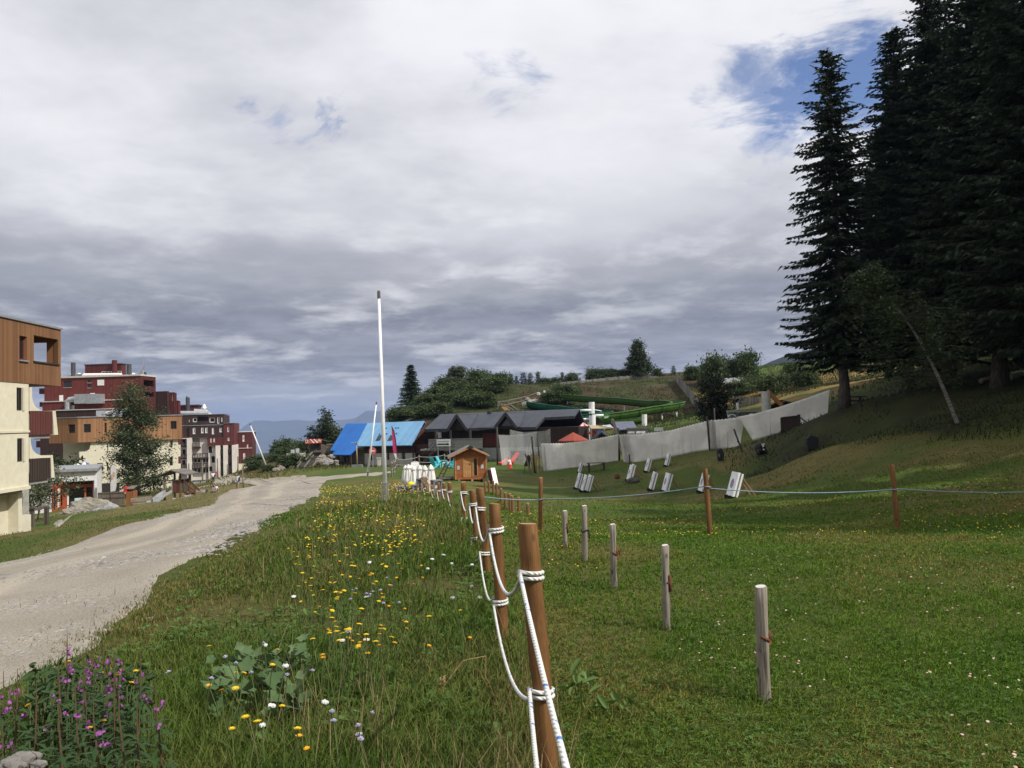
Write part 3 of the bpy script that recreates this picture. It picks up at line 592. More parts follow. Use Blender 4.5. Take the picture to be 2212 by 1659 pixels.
for i, (src, u, v, d, s, rt, lb) in enumerate([(SAP, 1163, 836, 142, 1.15, 1, 'slim dark sapling behind the left end of the palisade'), (SH, 1178, 836, 142, .85, 2, 'leafy bush behind the palisade beside the slim dark sapling'), (SH, 1200, 833, 142, .8, 3, 'broad bush behind the palisade, left half of the crest'), (SAP, 1215, 832, 142, .9, 4, 'thin sapling behind the palisade between two bushes'), (SH, 1236, 830, 142, .9, 5, 'small round bush peeping over the palisade'),
    (SH, 1283, 826, 142, 1.0, .5, 'tallest bush behind the palisade left of the large crest tree'), (SH, 1303, 826, 142, .9, 1.1, 'low bush behind the palisade beside the tallest one'), (SH, 1322, 824, 142, .85, 2.1, 'wide bush behind the middle of the palisade'), (SH, 1345, 822, 142, .75, 3.1, 'bush behind the palisade touching the large crest tree'), (SH, 1420, 818, 142, .6, 4.4, 'tiny bush right of the large crest tree'), (SAP, 1455, 815, 140, .6, 4.9, 'wispy sapling near the right end of the crest'),
    (HG, 1497, 822, 132, (.6, .6, .9), .6, 'wispy bush on the crest right of the sloping palisade'), (HG, 1545, 830, 124, (.9, .9, 1.7), 1.9, 'large dark bush left of the grey shelter roof'), (HG, 1612, 828, 126, (.9, .9, 1.6), 2.8, 'large spiky bush behind the grey shelter roof'), (HG, 1580, 824, 128, (.8, .8, 1.2), 3.6, 'lower bush between the two large ones on the crest'), (HG, 1625, 858, 112, .8, 5.3, 'bush right of and below the grey shelter'), (HG, 1600, 862, 110, .75, .1, 'bush in front of the grey shelter'), (SH, 1712, 822, 116, 1.0, 1.7, 'bush at the top of the ochre slope'), (HG, 1742, 832, 104, (.8, .8, 1.), 2.9, 'broad bush on the ochre slope beside the ragged spruce'), (SH, 1668, 850, 104, 1.1, 4.2, 'low bush on the left part of the ochre slope'), (HG, 1690, 838, 110, .6, 3.9, 'small bush halfway up the ochre slope')]):
    dup(src, GD(u, v, d), rt, lb, 'bushes along the crest', s)
leafy('crest_tree', 7.0, 2.15, 29, 'large broad tree standing alone on the crest behind the palisade', GD(1380, 822, 141), LEAFD, nl=16000, ls=.16, tr=.18, clump=.75, stems=1, nb=110, lowest=.02, prof=[(0, 1.15), (.2, 1.1), (.45, .85), (.7, .5), (.85, .28), (1, .08)])
leafy('dark_bush', 5.0, 1.75, 33, 'tall nearly black bush behind the white net, beside a short pole', GD(1545, 905, 76), leafmat('blackish leaves', (.008, .014, .006), (.024, .034, .014), .15, .7), nl=7000, ls=.11, tr=.08, stems=4, clump=.5, cat='bush', trunk=False, lowest=.04, prof=[(0, .95), (.5, 1), (.85, .75), (1, .5)])
for i, (u, v, d, s, rt, lb) in enumerate([(1222, 862, 116, .9, .5, 'dark bush between the upper and lower green slides, left'), (1195, 868, 114, .7, 1.5, 'low bush just right of the stone steps on the bank'), (1255, 880, 108, .55, 2.5, 'small bush tucked under the upper green slide')]):
    dup(HG, GD(u, v, d), rt, lb, 'bushes among the slides', s)

# ---------------------------------------------------------------- grass
def blades(X, Y, Hh, Wd, r, bend=.35, zoff=0.):
    n = len(X); a = r.random(n) * 6.283; dx, dy = np.cos(a), np.sin(a); bx = r.normal(0, bend, n) * Hh; by = r.normal(0, bend, n) * Hh; z = gz(X, Y) - .01 + zoff
    V = np.empty((n, 5, 3), np.float32); w = Wd / 2
    V[:, 0] = np.c_[X - dx * w, Y - dy * w, z]; V[:, 1] = np.c_[X + dx * w, Y + dy * w, z]
    mz = z + Hh * .6; V[:, 2] = np.c_[X + bx * .4 + dx * w * .75, Y + by * .4 + dy * w * .75, mz]; V[:, 3] = np.c_[X + bx * .4 - dx * w * .75, Y + by * .4 - dy * w * .75, mz]
    V[:, 4] = np.c_[X + bx, Y + by, z + Hh * (1 - .25 * np.minimum(1, (bx ** 2 + by ** 2) / Hh ** 2))]
    i = np.arange(n)[:, None] * 5
    return V.reshape(-1, 3), i + np.array([[2, 3, 4]]), i + np.array([[0, 1, 2, 3]])
def view_points(n, d0, d1, r, p=1.6):
    """scatter inside the viewed wedge, denser near"""
    t = r.random(n); d = (d0 ** (1 - p) + t * (d1 ** (1 - p) - d0 ** (1 - p))) ** (1 / (1 - p)); return (r.random(n) * 2 - 1) * (d * .76 + 2.6), d
def grassmat(name, a, b_, c_, sc=.35, tr=.35):
    m, nt, b = newmat(name); ge = nt.new('ShaderNodeNewGeometry'); v = ge.outputs['Position']
    n1 = nt.ramp(nt.noise(v, sc, 5, .6), .45, .63); n2 = nt.ramp(nt.noise(v, sc * 4.3, 4, .6), .4, .65)
    t = nt.math('ADD', nt.math('MULTIPLY', ge.outputs['Random Per Island'], .5), nt.math('MULTIPLY', n2, .5))
    col = nt.mix(t, a, b_); col = nt.mix(nt.math('MULTIPLY', n1, nt.ramp(ge.outputs['Random Per Island'], .15, .6)), col, c_)
    nt.link(col, b.inputs['Base Color']); b.inputs['Roughness'].default_value = .6; b.inputs['Specular IOR Level'].default_value = .2
    tn = nt.new('ShaderNodeBsdfTranslucent'); nt.link(col, tn.inputs[0]); mx = nt.new('ShaderNodeMixShader'); mx.inputs[0].default_value = tr
    nt.link(b.outputs[0], mx.inputs[1]); nt.link(tn.outputs[0], mx.inputs[2]); nt.link(mx.outputs[0], nt.n['Material Output'].inputs[0]); return m
PRY = np.array([p[1] for p in PR]); PRX = np.array([p[0] for p in PR])
def meadowmask(x, y): return (x < fencex(y) + .15) & (x > np.interp(y, PRY, PRX) - 1.1 * np.clip(y / 8, .5, 1.4) * rng.random(np.shape(x)) ** 2.5 * 1.5 + 1.2 * (fbm(x, y, .9, 3, 6) - .5)) & (np.hypot(x + 3.55, y - 21.6) > .55)
r = np.random.default_rng(101)
GR = grassmat('meadow grass blades', (.065, .135, .018), (.15, .21, .036), (.26, .195, .07))
X, Y = view_points(430000, 1.6, 50, r, 1.6); k = meadowmask(X, Y); X, Y = X[k], Y[k]
dens = fbm(X, Y, .8, 4, 11); k = r.random(len(X)) < _sm(dens, .28, .5) * .85 + .15; X, Y, dens = X[k], Y[k], dens[k]
edge = np.clip((X - np.interp(Y, PRY, PRX) + .6) / 2.2, .2, 1); H = (.07 + .30 * dens * r.random(len(X)) ** .8 + .06 * r.random(len(X))) * edge * np.interp(Y, [0, 6, 14, 22], [.55, 1., 1., .55]); W = (.0045 + .005 * r.random(len(X))) * np.clip(Y / 5, .8, 5)
V, Ft, Fq = blades(X, Y, H, W, r, .4); tag(npmesh('meadow_grass', V, Ft, Fq, [GR]), 'long green and dry grass of the flower meadow left of the rope fence', 'grass', kind='stuff')
# dry seed-head stalks
X, Y = view_points(15000, 2.2, 46, r, 1.5); k = meadowmask(X, Y) & (fbm(X, Y, .55, 4, 23) > .5); X, Y = X[k], Y[k]; ed = np.clip((X - np.interp(Y, PRY, PRX)) / 1.2, .25, 1)
V, Ft, Fq = blades(X, Y, (.3 + .28 * r.random(len(X))) * ed, (.003 + .002 * r.random(len(X))) * np.clip(Y / 5, 1, 5), r, .28)
tag(npmesh('dry_stalks', V, Ft, Fq, [grassmat('straw stalks', (.28, .21, .10), (.38, .29, .15), (.22, .14, .07))]), 'thin straw coloured stalks standing in the meadow', 'grass', kind='stuff')
# mown lawn
LG = grassmat('lawn blades', (.075, .165, .014), (.16, .245, .028), (.28, .215, .065), .3)
X, Y = view_points(520000, 1.6, 42, r, 1.75); k = (X > fencex(Y) - .1); X, Y = X[k], Y[k]
H = (.022 + .05 * r.random(len(X)) * (.4 + fbm(X, Y, 1.1, 4, 15))) * np.clip(.8 + Y / 20, .8, 1.5); W = (.0045 + .005 * r.random(len(X))) * np.clip(Y / 4.2, .9, 5)
V, Ft, Fq = blades(X, Y, H, W, r, .7); tag(npmesh('lawn_grass', V, Ft, Fq, [LG]), 'short mown lawn grass with dry patches right of the rope fence', 'grass', kind='stuff')
# longer grass added as contact shade round post feet, and along the fence
# verge left of the path, knoll and far banks: coarse tufts
def tufts(n, sel, h0, h1, w, name, m, label, dr=(14, 140), p=1.2):
    X, Y = view_points(n, dr[0], dr[1], r, p); k = sel(X, Y); X, Y = X[k], Y[k]; g = fbm(X, Y, .5, 4, 31); k = r.random(len(X)) < _sm(g, .35, .55); X, Y = X[k], Y[k]
    V, Ft, Fq = blades(X, Y, h0 + (h1 - h0) * r.random(len(X)) ** 2, w * np.clip(Y / 25, .6, 4) * (.6 + .8 * r.random(len(X))), r, .5); tag(npmesh(name, V, Ft, Fq, [m]), label, 'grass', kind='stuff')
PLY = np.array([p[1] for p in PL]); PLX = np.array([p[0] for p in PL])
VG = grassmat('verge blades', (.08, .12, .024), (.16, .17, .05), (.24, .18, .075), .22)
tufts(90000, lambda x, y: (x < np.interp(y, PLY, PLX) - .1) & (y > 9) & (y < 100), .04, .16, .02, 'verge_grass', VG, 'short worn grass between the gravel path and the buildings', (9, 100), 1.3)
SG = grassmat('slope blades', (.02, .034, .010), (.046, .058, .018), (.06, .054, .022), .2)
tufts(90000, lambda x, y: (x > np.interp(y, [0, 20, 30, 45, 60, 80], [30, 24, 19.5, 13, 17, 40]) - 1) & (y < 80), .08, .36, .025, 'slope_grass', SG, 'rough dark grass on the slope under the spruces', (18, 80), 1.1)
HT = grassmat('heath tufts', (.032, .055, .015), (.055, .08, .024), (.055, .035, .018), .12)
tufts(110000, lambda x, y: (x > 3) & (y > 24) & (y < 66) & (x < np.interp(y, [0, 20, 30, 45, 60, 80], [30, 24, 19.5, 13, 17, 40]) + 1), .03, .13, .018, 'bank_grass', grassmat('bank blades', (.075, .12, .02), (.15, .165, .035), (.20, .16, .055), .25), 'worn olive grass on the bank and among the targets', (24, 66), 1.2)
tufts(120000, lambda x, y: (y > 84) & (x > -24), .15, .55, .018, 'heath', HT, 'brown and green heath covering the bank with the slides', (84, 145), 1.01)
tufts(26000, lambda x, y: (y > 78) & (x < -17) & (x > -42), .1, .5, .04, 'knoll_grass', VG, 'dry grass on the knoll beside the path', (78, 112), 1.01)

# broad-leaved ground cover: clover and dandelion rosettes
def rosettes(n, sel, size, m, name, label, d1=16, lift=.02):
    X, Y = view_points(n, 1.7, d1, r, 1.9); k = sel(X, Y); X, Y = X[k], Y[k]; N = 6; a = r.random((len(X), N)) * 6.283; L = size * (.5 + .8 * r.random((len(X), N))); up = .25 + .6 * r.random((len(X), N))
    z = gz(X, Y)[:, None]; dx, dy = np.cos(a), np.sin(a); w = L * .22
    z = z + 0 * a; px = lambda f, s: X[:, None] + dx * L * f - dy * w * s; py = lambda f, s: Y[:, None] + dy * L * f + dx * w * s
    V = np.stack([np.stack([px(.05, 0), py(.05, 0), z + lift], -1), np.stack([px(.6, 1), py(.6, 1), z + lift + L * up * .55], -1), np.stack([px(1, 0), py(1, 0), z + lift + L * up * .5], -1), np.stack([px(.6, -1), py(.6, -1), z + lift + L * up * .55], -1)], 2).reshape(-1, 3)
    return tag(npmesh(name, V, None, np.arange(len(V)).reshape(-1, 4), [m]), label, 'plants', kind='stuff')
CL = leafmat('clover leaves', (.05, .115, .018), (.12, .20, .04), .3, .5, 2.)
rosettes(17000, lambda x, y: (x > fencex(y)) & (fbm(x, y, .6, 4, 41) > .52), .024, CL, 'clover', 'patches of clover and small broad leaves in the mown lawn', 15)
rosettes(7000, lambda x, y: meadowmask(x, y) & (x > np.interp(y, PRY, PRX) + .8) & (fbm(x, y, .7, 4, 43) > .53), .065, leafmat('herb leaves', (.05, .105, .02), (.12, .19, .05), .3, .5, 2.), 'meadow_herbs', 'low broad leaved herbs between the meadow grasses', 12, .06)
rosettes(15000, lambda x, y: meadowmask(x, y) & (x > np.interp(y, PRY, PRX) + .5) & (fbm(x, y, .9, 4, 47) > .47), .05, leafmat('bright herb leaves', (.06, .13, .02), (.14, .23, .05), .3, .5, 2.), 'small_meadow_herbs', 'small fresh green leaves low in the near meadow', 9, .05)
X, Y = view_points(900, 1.8, 22, r, 1.6); k = (X > fencex(Y) + .3) & (fbm(X, Y, .5, 4, 71) > .46); X, Y = np.repeat(X[k], 34), np.repeat(Y[k], 34); X, Y = X + r.normal(0, .05, len(X)), Y + r.normal(0, .05, len(X)); V, Ft, Fq = blades(X, Y, .05 + .09 * r.random(len(X)), .006 * np.clip(Y / 5, .9, 4), r, .55); tag(npmesh('grass_tufts', V, Ft, Fq, [LG]), 'taller tufts left in the mown lawn', 'grass', kind='stuff')
# ================================================================== buildings
CREAM = mat('cream render', (.66, .615, .48), (.59, .545, .42), 3, .9, .15, 60, stain=.18)
CREAMB = mat('pale cream render', (.64, .60, .47), (.57, .53, .41), 2, .9, .1, 60, stain=.15)
WHITE = mat('white render', (.66, .66, .65), (.57, .57, .56), 2, .85, .1, 60, stain=.2)
WOODO = planks('orange larch cladding', (.36, .175, .07), (.24, .105, .045), .14)
WOODB = planks('tan larch cladding', (.35, .185, .09), (.235, .118, .058), .16)
REDW = planks('oxblood cladding', (.155, .036, .028), (.11, .026, .022), .3, gap=.06)
REDD = planks('dark maroon cladding', (.105, .026, .022), (.07, .018, .017), .25, gap=.08)
DKBR = planks('blackish brown cladding', (.05, .026, .02), (.032, .018, .014), .25, gap=.1)
RAILR = planks('red stained boards', (.13, .04, .032), (.085, .03, .026), .1, gap=.2)
RAILB = planks('brown stained boards', (.055, .038, .03), (.035, .025, .02), .1, gap=.2)
COPE = mat('grey metal coping', (.35, .36, .37), (.25, .26, .27), 2, .5, metal=.4)
PALECOPE = mat('pale stone coping', (.55, .52, .47), (.42, .4, .36), 3, .8)
GLASS = newmat('window glass'); GLASS[2].inputs['Base Color'].default_value = (.012, .014, .017, 1); GLASS[2].inputs['Roughness'].default_value = .06; GLASS[2].inputs['Specular IOR Level'].default_value = .6; GLASS = GLASS[0]
DARKWIN = mat('dark window frame', (.045, .032, .026), (.03, .022, .02), 5, .6)
MAROON = mat('maroon window frame', (.13, .035, .03), None, 5, .6)
SHUT = mat('white shutter', (.78, .77, .74), (.7, .69, .66), 4, .7)
GALV = mat('galvanised duct', (.50, .51, .52), (.36, .37, .38), 3, .4, metal=.6)
DKGREY = mat('dark grey metal', (.07, .072, .08), (.05, .05, .056), 3, .5)
CONC = mat('raw concrete', (.34, .33, .31), (.25, .24, .23), 2, .9, .2)
DARKIN = mat('dim interior', (.035, .03, .027), (.025, .022, .02), 2, .9)
class Fr:
    """upright building frame: x along the facade, y into the building, z up"""
    def __init__(s, u, v, d, yaw, z0=None):
        s.o = P(u, v, d); s.yaw = R_(yaw); c, n = math.cos(s.yaw), math.sin(s.yaw); s.ex = np.array([c, n, 0]); s.ey = np.array([-n, c, 0])
        if z0 is not None: s.o[2] = z0
    def at(s, uv, off=0.):
        p = hit(uv, s.o + s.ey * off, s.ey) - s.o; return (float(p @ s.ex), float(p[2]))
    def rect(s, Z, x0, y0, x1, y1, off=0.):
        a = s.at(Z(x0, (y0 + y1) / 2), off)[0]; b = s.at(Z(x1, (y0 + y1) / 2), off)[0]; c = s.at(Z((x0 + x1) / 2, y1), off)[1]; d = s.at(Z((x0 + x1) / 2, y0), off)[1]; return (a, b, c, d)
    def pl(s, uv, p0, n):
        p0 = np.asarray(p0, float); w0 = s.o + s.ex * p0[0] + s.ey * p0[1] + np.array([0, 0, p0[2]]); wn = s.ex * n[0] + s.ey * n[1] + np.array([0, 0, n[2]])
        p = hit(uv, w0, wn) - s.o; return np.array([p @ s.ex, p @ s.ey, p[2]])
    def thing(s, name, label, cat): return thing(name, label, cat, s.o, s.yaw)
    def w(s, x, y, z): return s.o + s.ex * x + s.ey * y + np.array([0, 0, z])
def window(root, r, y, fm=DARKWIN, w=.07, sill=None, bars=0, name='window', shut=False, deep=.12):
    """frame with its glass pane as a sub-part, set back in an opening r at depth y"""
    x0, x1, z0, z1 = r; f = MB().frame(x0 + .004, x1 - .004, z0 + .004, z1 - .004, y + deep, y + deep + .07, w)
    if bars: f.box((x0 + x1) / 2 - w / 2, (x0 + x1) / 2 + w / 2, y + deep, y + deep + .06, z0 + w, z1 - w)
    o = f.build(name, fm, root); MB().box(x0 + w, x1 - w, y + deep + .03, y + deep + .045, z0 + w, z1 - w).build('pane', GLASS, o)
    if sill: MB().box(x0 - .06, x1 + .06, y - .08, y + deep - .002, z0 - .07, z0 - .003).build('sill', sill, o)
    return o
def shutter(root, r, y): 
    x0, x1, z0, z1 = r; o = MB().box(x0, x1, y - .05, y + .02, z0, z1).build('shutter', SHUT, root, bevel=.01); return o

# ---- 1. nearest building at the left edge
u, v = Z1(412, 553); f = Fr(u, v, 39.6, 92.87); gz0 = gh(f.o[0] - 1, f.o[1] - 3); f.o[2] = gz0
b1 = f.thing('apartment_building', 'nearest apartment building, cream walls under an overhanging orange timber top floor', 'building')
zt = f.at(Z1(412, 172))[1]; zb = f.at(Z1(418, 553))[1]; sw = f.at(Z1(198, 700))[0]; z1 = f.at(Z1(198, 1240))[1]
LX = -30.
win = f.rect(Z1, 131, 214, 183, 376); log = f.rect(Z1, 229, 222, 394, 392)
w_ = MB().wall(LX, 0, zb, zt, 0, .22, [win, log]); MB_T = lambda x, y, z: (y, x, z)
# end wall with its own opening
ex = MB(); ex.T = lambda x, y, z: (-y, x, z); ex.wall(.22, 11, zb, zt, .0, .22, [(.58, 4.6, log[2], log[3] - .12)]); w_.v and None
o0 = len(w_.v); w_.v += ex.v; w_.f += [tuple(i + o0 for i in q) for q in ex.f]; w_.m += ex.m
w_.box(LX, -.22, .22, 11, zb, zb + .2); w_.box(LX, -.225, .225, 11, zt - .25, zt - .02); w_.box(log[0] - .25, log[0] - .01, .22, 5.2, zb + .2, zt - .25); w_.box(log[0] - .01, -.22, 4.9, 5.1, zb + .2, zt - .25); w_.box(log[0] - .01, -.22, .22, 4.9, log[2] - .25, log[2] - .02)
w_.box(LX, LX + .2, .22, 11, zb + .2, zt - .25); w_.box(LX, -.225, 11, 11.2, zb, zt)
b1w = planks('orange larch cladding nearest', (.225, .112, .053), (.145, .07, .032), .13, axis=0); w_.build('timber_storey', b1w, b1)
MB().box(LX - .1, .07, -.07, 11.3, zt, zt + .09).build('roof', COPE, b1)
MB().box(log[0] - .05, log[1] + .05, -.06, .24, log[2] - .07, log[2]).build('sill', RAILB, b1)
window(b1, win, 0, MAROON, .08, COPE, deep=.14)
wa = f.rect(Z1, 112, 562, 150, 718, .03); wb = f.rect(Z1, 116, 905, 153, 1064, .03); wins = []
for q in (wa, wb):
    for k in range(0, 4): wins.append((q[0] - 5.2 * k, q[1] - 5.2 * k, q[2], q[3]))
MB().wall(LX, sw, z1, zb, .03, .3, wins).build('wall', CREAM, b1)
for q in wins: window(b1, q, .03, RAILB, .06, None, deep=.03)
for q in wins: MB().prism([(q[1] + .003, -.02, q[2]), (q[1] + .25, .029, q[2]), (q[1] + .25, .029, q[3]), (q[1] + .003, -.02, q[3])], (0, .0, -.0) if 0 else (0, .03, 0)).build('reveal', CREAMB, b1)
bz = f.at(Z1(198, 858))[1]
bands = MB(); bands.box(LX, sw + .03, -.02, .03, bz - .05, bz + .05); bands.box(LX, sw + .03, -.05, .03, z1 - .05, z1 + .1); bands.build('string_course', CREAMB, b1)
e = MB(); e.box(sw - .3, sw, .33, 10.5, -1, zb); e.box(sw - .31, -1.1, 1.6, 10.5, zb - .35, zb - .005); e.build('end_wall', CREAM, b1)
# end balconies: side rail boards, curved fins, leaning front parapets
for k, (ty, by, ex_, curve_, rm) in enumerate([(718, 884, 358, [(200, 560), (217, 560), (217, 628), (224, 662), (240, 690), (262, 706), (290, 716), (200, 720)], RAILR), (1036, 1188, 345, [(200, 900), (206, 900), (210, 945), (222, 985), (245, 1008), (275, 1020), (345, 1024), (345, 1036), (200, 1042)], RAILB)]):
    r1 = f.rect(Z1, 204, ty, ex_, by, .06); rl = MB(); n = 9
    for i in range(n):
        x0 = r1[0] + (r1[1] - r1[0]) * i / n; rl.box(x0 + .01, x0 + (r1[1] - r1[0]) / n - .02, .06, .1, r1[2] + .02, r1[3] - .02)
    rl.box(r1[0], r1[1], .1, .14, r1[3] - .16, r1[3] - .06); rl.box(r1[0], r1[1], .1, .14, r1[2] + .06, r1[2] + .16); rl.build('balcony_railing', rm, b1)
    poly = [f.at(Z1(*q), .05) for q in curve_]; MB().prism([(a, .05, c_) for a, c_ in poly][::-1], (0, .28, 0)).build('curved_fin', CREAM, b1)
    cap = [f.at(Z1(*q), .03) for q in ([(357, 718), (376, 718), (394, 880), (367, 882)] if k == 0 else [(345, 1018), (357, 1018), (371, 1170), (349, 1172)])]
    MB().prism([(a, .03, c_) for a, c_ in cap], (0, 9, 0)).build('balcony_parapet', CREAMB, b1)
    MB().box(sw, f.at(Z1(ex_, by))[0], .16, 9, r1[2] - .16, r1[2] + .02).build('balcony_floor', CONC, b1)
# ground floor: set-back screen wall with a round opening, grey wall and window behind
arc = [(208, 1242), (150, 1282), (124, 1305), (111, 1340), (116, 1380), (132, 1403), (160, 1419), (209, 1419), (210, 1600)]
pts = [f.at(Z1(*q), .8) for q in arc]; poly = [(LX, .8, z1 - .05)] + [(pts[1][0], .8, z1 - .05)] + [(a, .8, c_) for a, c_ in pts[1:8]] + [(pts[8][0], .8, -1), (LX, .8, -1)]
sw_ = MB(); xa = pts[3][0] - .01; arcp = [(a, c_) for a, c_ in pts[1:8]]; zt_a, zb_a = arcp[0][1], arcp[-1][1]; sw_.box(LX, xa, .8, 1.1, -1, z1 - .05); sw_.box(xa, arcp[0][0], .8, 1.1, zt_a, z1 - .05); sw_.box(xa, pts[8][0], .8, 1.1, -1, zb_a - .005)
for (a0, c0_), (a1, c1_) in zip(arcp[:-2], arcp[1:-1]): sw_.prism([(xa, .8, c0_), (a0, .8, c0_), (a1, .8, c1_), (xa, .8, c1_)], (0, .3, 0))
sw_.build('screen_wall', CREAMB, b1)
bw = f.rect(Z1, 112, 1280, 156, 1372, 2.4); g_ = MB().wall(LX, f.at(Z1(196, 1300), 2.4)[0], -1, z1, 2.4, .2, [bw]); g_.box(LX, sw, .33, 2.4, z1 - .2, z1); g_.build('ground_floor_wall', mat('grey cream render', (.40, .385, .34), None, 3, .9), b1); window(b1, bw, 2.4, DARKWIN, .06)

# ---- 2. white pavilion with orange frames
u, v = ZP(1250, 380); q = GD(u, 1100, 70); f = Fr(u, v, 70, 25); f.o[2] = gh(q[0], q[1]) - .2
b2 = f.thing('pavilion', 'low white flat roofed pavilion with orange red door frames behind the boulders', 'building')
roof_l = f.at(Z1(380, 1120))[0]; zt = f.at(Z1(520, 1120))[1]; zo = f.at(ZP(900, 78))[1]; x1 = 0.; xo = f.at(ZP(1192, 200))[0]; xl = f.at(ZP(610, 300))[0]
rb = MB(); rb.box(roof_l - .6, x1 + .12, -.35, 9, zt - .12, zt + .12); rb.build('roof', COPE, b2)
wl = MB(); wl.box(roof_l - .3, x1, 0, .25, zo, zt - .125); wl.box(xo, x1, .0, .3, -.6, zo); wl.box(x1 - .3, x1, .3, 8.5, -.6, zt - .125); wl.box(xl - 3.6, xl - 3.3, 0, 8, -.6, zt - .125); wl.box(xl - 3.3, x1 - .3, 8, 8.3, -.6, zt - .125); wl.build('wall', WHITE, b2)
MB().box(f.at(ZP(-260, 500))[0], f.at(ZP(298, 500), -4.4)[0] - .1, -4.3, -4.0, -.8, f.at(ZP(200, 400), -4.4)[1] + .25).build('front_wall', WHITE, b2)
ORF = mat('orange red joinery', (.42, .095, .035), (.33, .075, .03), 4, .6); yb = .9
fr = MB(); zt2 = f.at(ZP(800, 185), yb)[1]; X = lambda a: f.at(ZP(a, 300), yb)[0]
fr.box(X(600), X(1160), yb, yb + .15, zt2 - .14, zt2 + .14); fr.box(X(980), X(1022), yb - .02, yb + .15, -.6, zt2 - .141); fr.box(X(1145), X(1190), yb - .02, yb + .15, -.6, zo + .2); fr.box(X(535), X(600), yb - .02, yb + .2, -.6, zo - .1); fr.build('door_frame', ORF, b2)
MB().box(X(540) - .2, x1 - .3, yb + .4, yb + .43, -.6, zo + .3).build('glass_front', GLASS, b2)
MB().box(X(606), X(640), yb + .16, yb + .3, -.6, zt2 - .15).build('curtain', SHUT, b2)
MB().box(X(768), X(922), yb + .1, yb + .14, f.at(ZP(800, 540), yb)[1], f.at(ZP(800, 446), yb)[1]).build('door_poster', mat('pale blue poster', (.45, .62, .66), (.6, .72, .74), 3, .5), b2)
sg = MB(); sg.bar((X(535), yb, .25), (f.at(ZP(300, 700), -4)[0], -4., .25), .12, .5); sg.bar((X(535), yb, zo - .15), (f.at(ZP(300, 700), -4)[0], -4., zo - .15), .12, .3); 
for t in (.05, .35, .65, .95): p0 = np.array([X(535), yb, 0]); p1 = np.array([f.at(ZP(300, 700), -4)[0], -4., 0]); a = p0 + (p1 - p0) * t; sg.bar(a + (0, 0, -.5), a + (0, 0, zo - .2), .12)
sg.build('side_frame', ORF, b2); p0 = np.array([X(535) - .12, yb, 0]); p1 = np.array([f.at(ZP(300, 700), -4)[0] - .12, -4., 0]); MB().prism([p0 + (0, 0, -.5), p1 + (0, 0, -.5), p1 + (0, 0, zo - .3), p0 + (0, 0, zo - .3)], (-.04, 0, 0)).build('side_glass', GLASS, b2)
MB().prism([p0 * .75 + p1 * .25 + (.1, -.05, .3), p0 * .5 + p1 * .5 + (.1, -.05, .3), p0 * .5 + p1 * .5 + (.1, -.05, zo - .4), p0 * .75 + p1 * .25 + (.1, -.05, zo - .4)], (-.04, 0, 0)).build('side_curtain', SHUT, b2)

# ---- 3. cream building with a tan timber top floor
u, v = Z2(415, 915); f = Fr(u, v, 102, 23); zg = gh(f.o[0], f.o[1]) - 1.5; zs = f.o[2]; f.o[2] = zg
b3 = f.thing('apartment_building', 'cream building with a tan timber top floor behind the large drooping tree', 'building')
zt = f.at(Z2(1000, 652))[1]; zb = f.at(Z2(1000, 893))[1]; xr = f.at(Z2(1455, 750))[0]; xl = 0.
hs = [f.rect(Z2, 475, 728, 545, 812), f.rect(Z2, 683, 716, 703, 810), f.rect(Z2, 1340, 698, 1400, 778)]
mw = MB().wall(0, xr, zb, zt, 0, .25, hs); mw.box(xr - .25, xr, .25, 12, zb, zt); mw.box(.0, xr - .25, .25, 12, zb, zb + .2); mw.box(0, .25, .25, 12, zb + .2, zt); mw.build('timber_storey', WOODB, b3)
xl2 = f.at(Z2(128, 800), 3.5)[0]; yaw2 = math.atan2(3.5, -xl2)
lw = MB(); L = math.hypot(xl2, 3.5); a0, b0 = .60 * L, .82 * L
T = lambda x, y, z: (-(x) * math.cos(yaw2) + 0 + y * math.sin(yaw2), x * math.sin(yaw2) + y * math.cos(yaw2), z); lw.T = T
zw0, zw1 = hs[0][2], hs[0][3]; lw.wall(.01, L, zb - .05, zt - .02, 0, .25, [(.18 * L * .5, .18 * L * .5 + 1.2, zw0, zw1)]); lw.build('timber_wing', planks('tan larch wing', (.34, .17, .075), (.24, .115, .05), .16), b3)
wq = MB(); wq.T = T; wq.box(.05, L - .1, .28, .3, zb, zt - .2); wq.build('wing_interior', DARKIN, b3)
for q in hs: window(b3, q, 0, MAROON if q is hs[2] else DARKWIN, .07, None, deep=.15)
MB().box(-.1, xr + .12, -.12, 12.2, zt, zt + .12).build('roof', COPE, b3)
cp = MB(); cp.T = T; cp.box(-.05, L + .1, -.1, 9, zt, zt + .1); cp.build('wing_roof', COPE, b3)
A_ = lambda x, y: f.at(Z2(x, y), .35)
ws = [f.rect(Z2, 709, 918, 719, 1004, .35), f.rect(Z2, 705, 1112, 721, 1192, .35), f.rect(Z2, 608, 1116, 668, 1196, .35), f.rect(Z2, 1330, 1058, 1362, 1142, .35), f.rect(Z2, 1338, 880, 1362, 938, .35)]
x0 = A_(430, 1000)[0]; x5 = A_(540, 950)[0]; x6 = A_(1440, 1000)[0]; zc = A_(600, 1000)[1]
lw = MB().wall(x5, x6 - .3, 0, zb, .35, .3, ws); lw.wall(x0, x5, 0, zc, .35, .3, []); poly = [A_(*q) for q in [(430, 1001), (490, 999), (518, 990), (534, 972), (542, 940), (545, 915)]] + [(x5 + .01, zb), (x5 + .01, zc)]
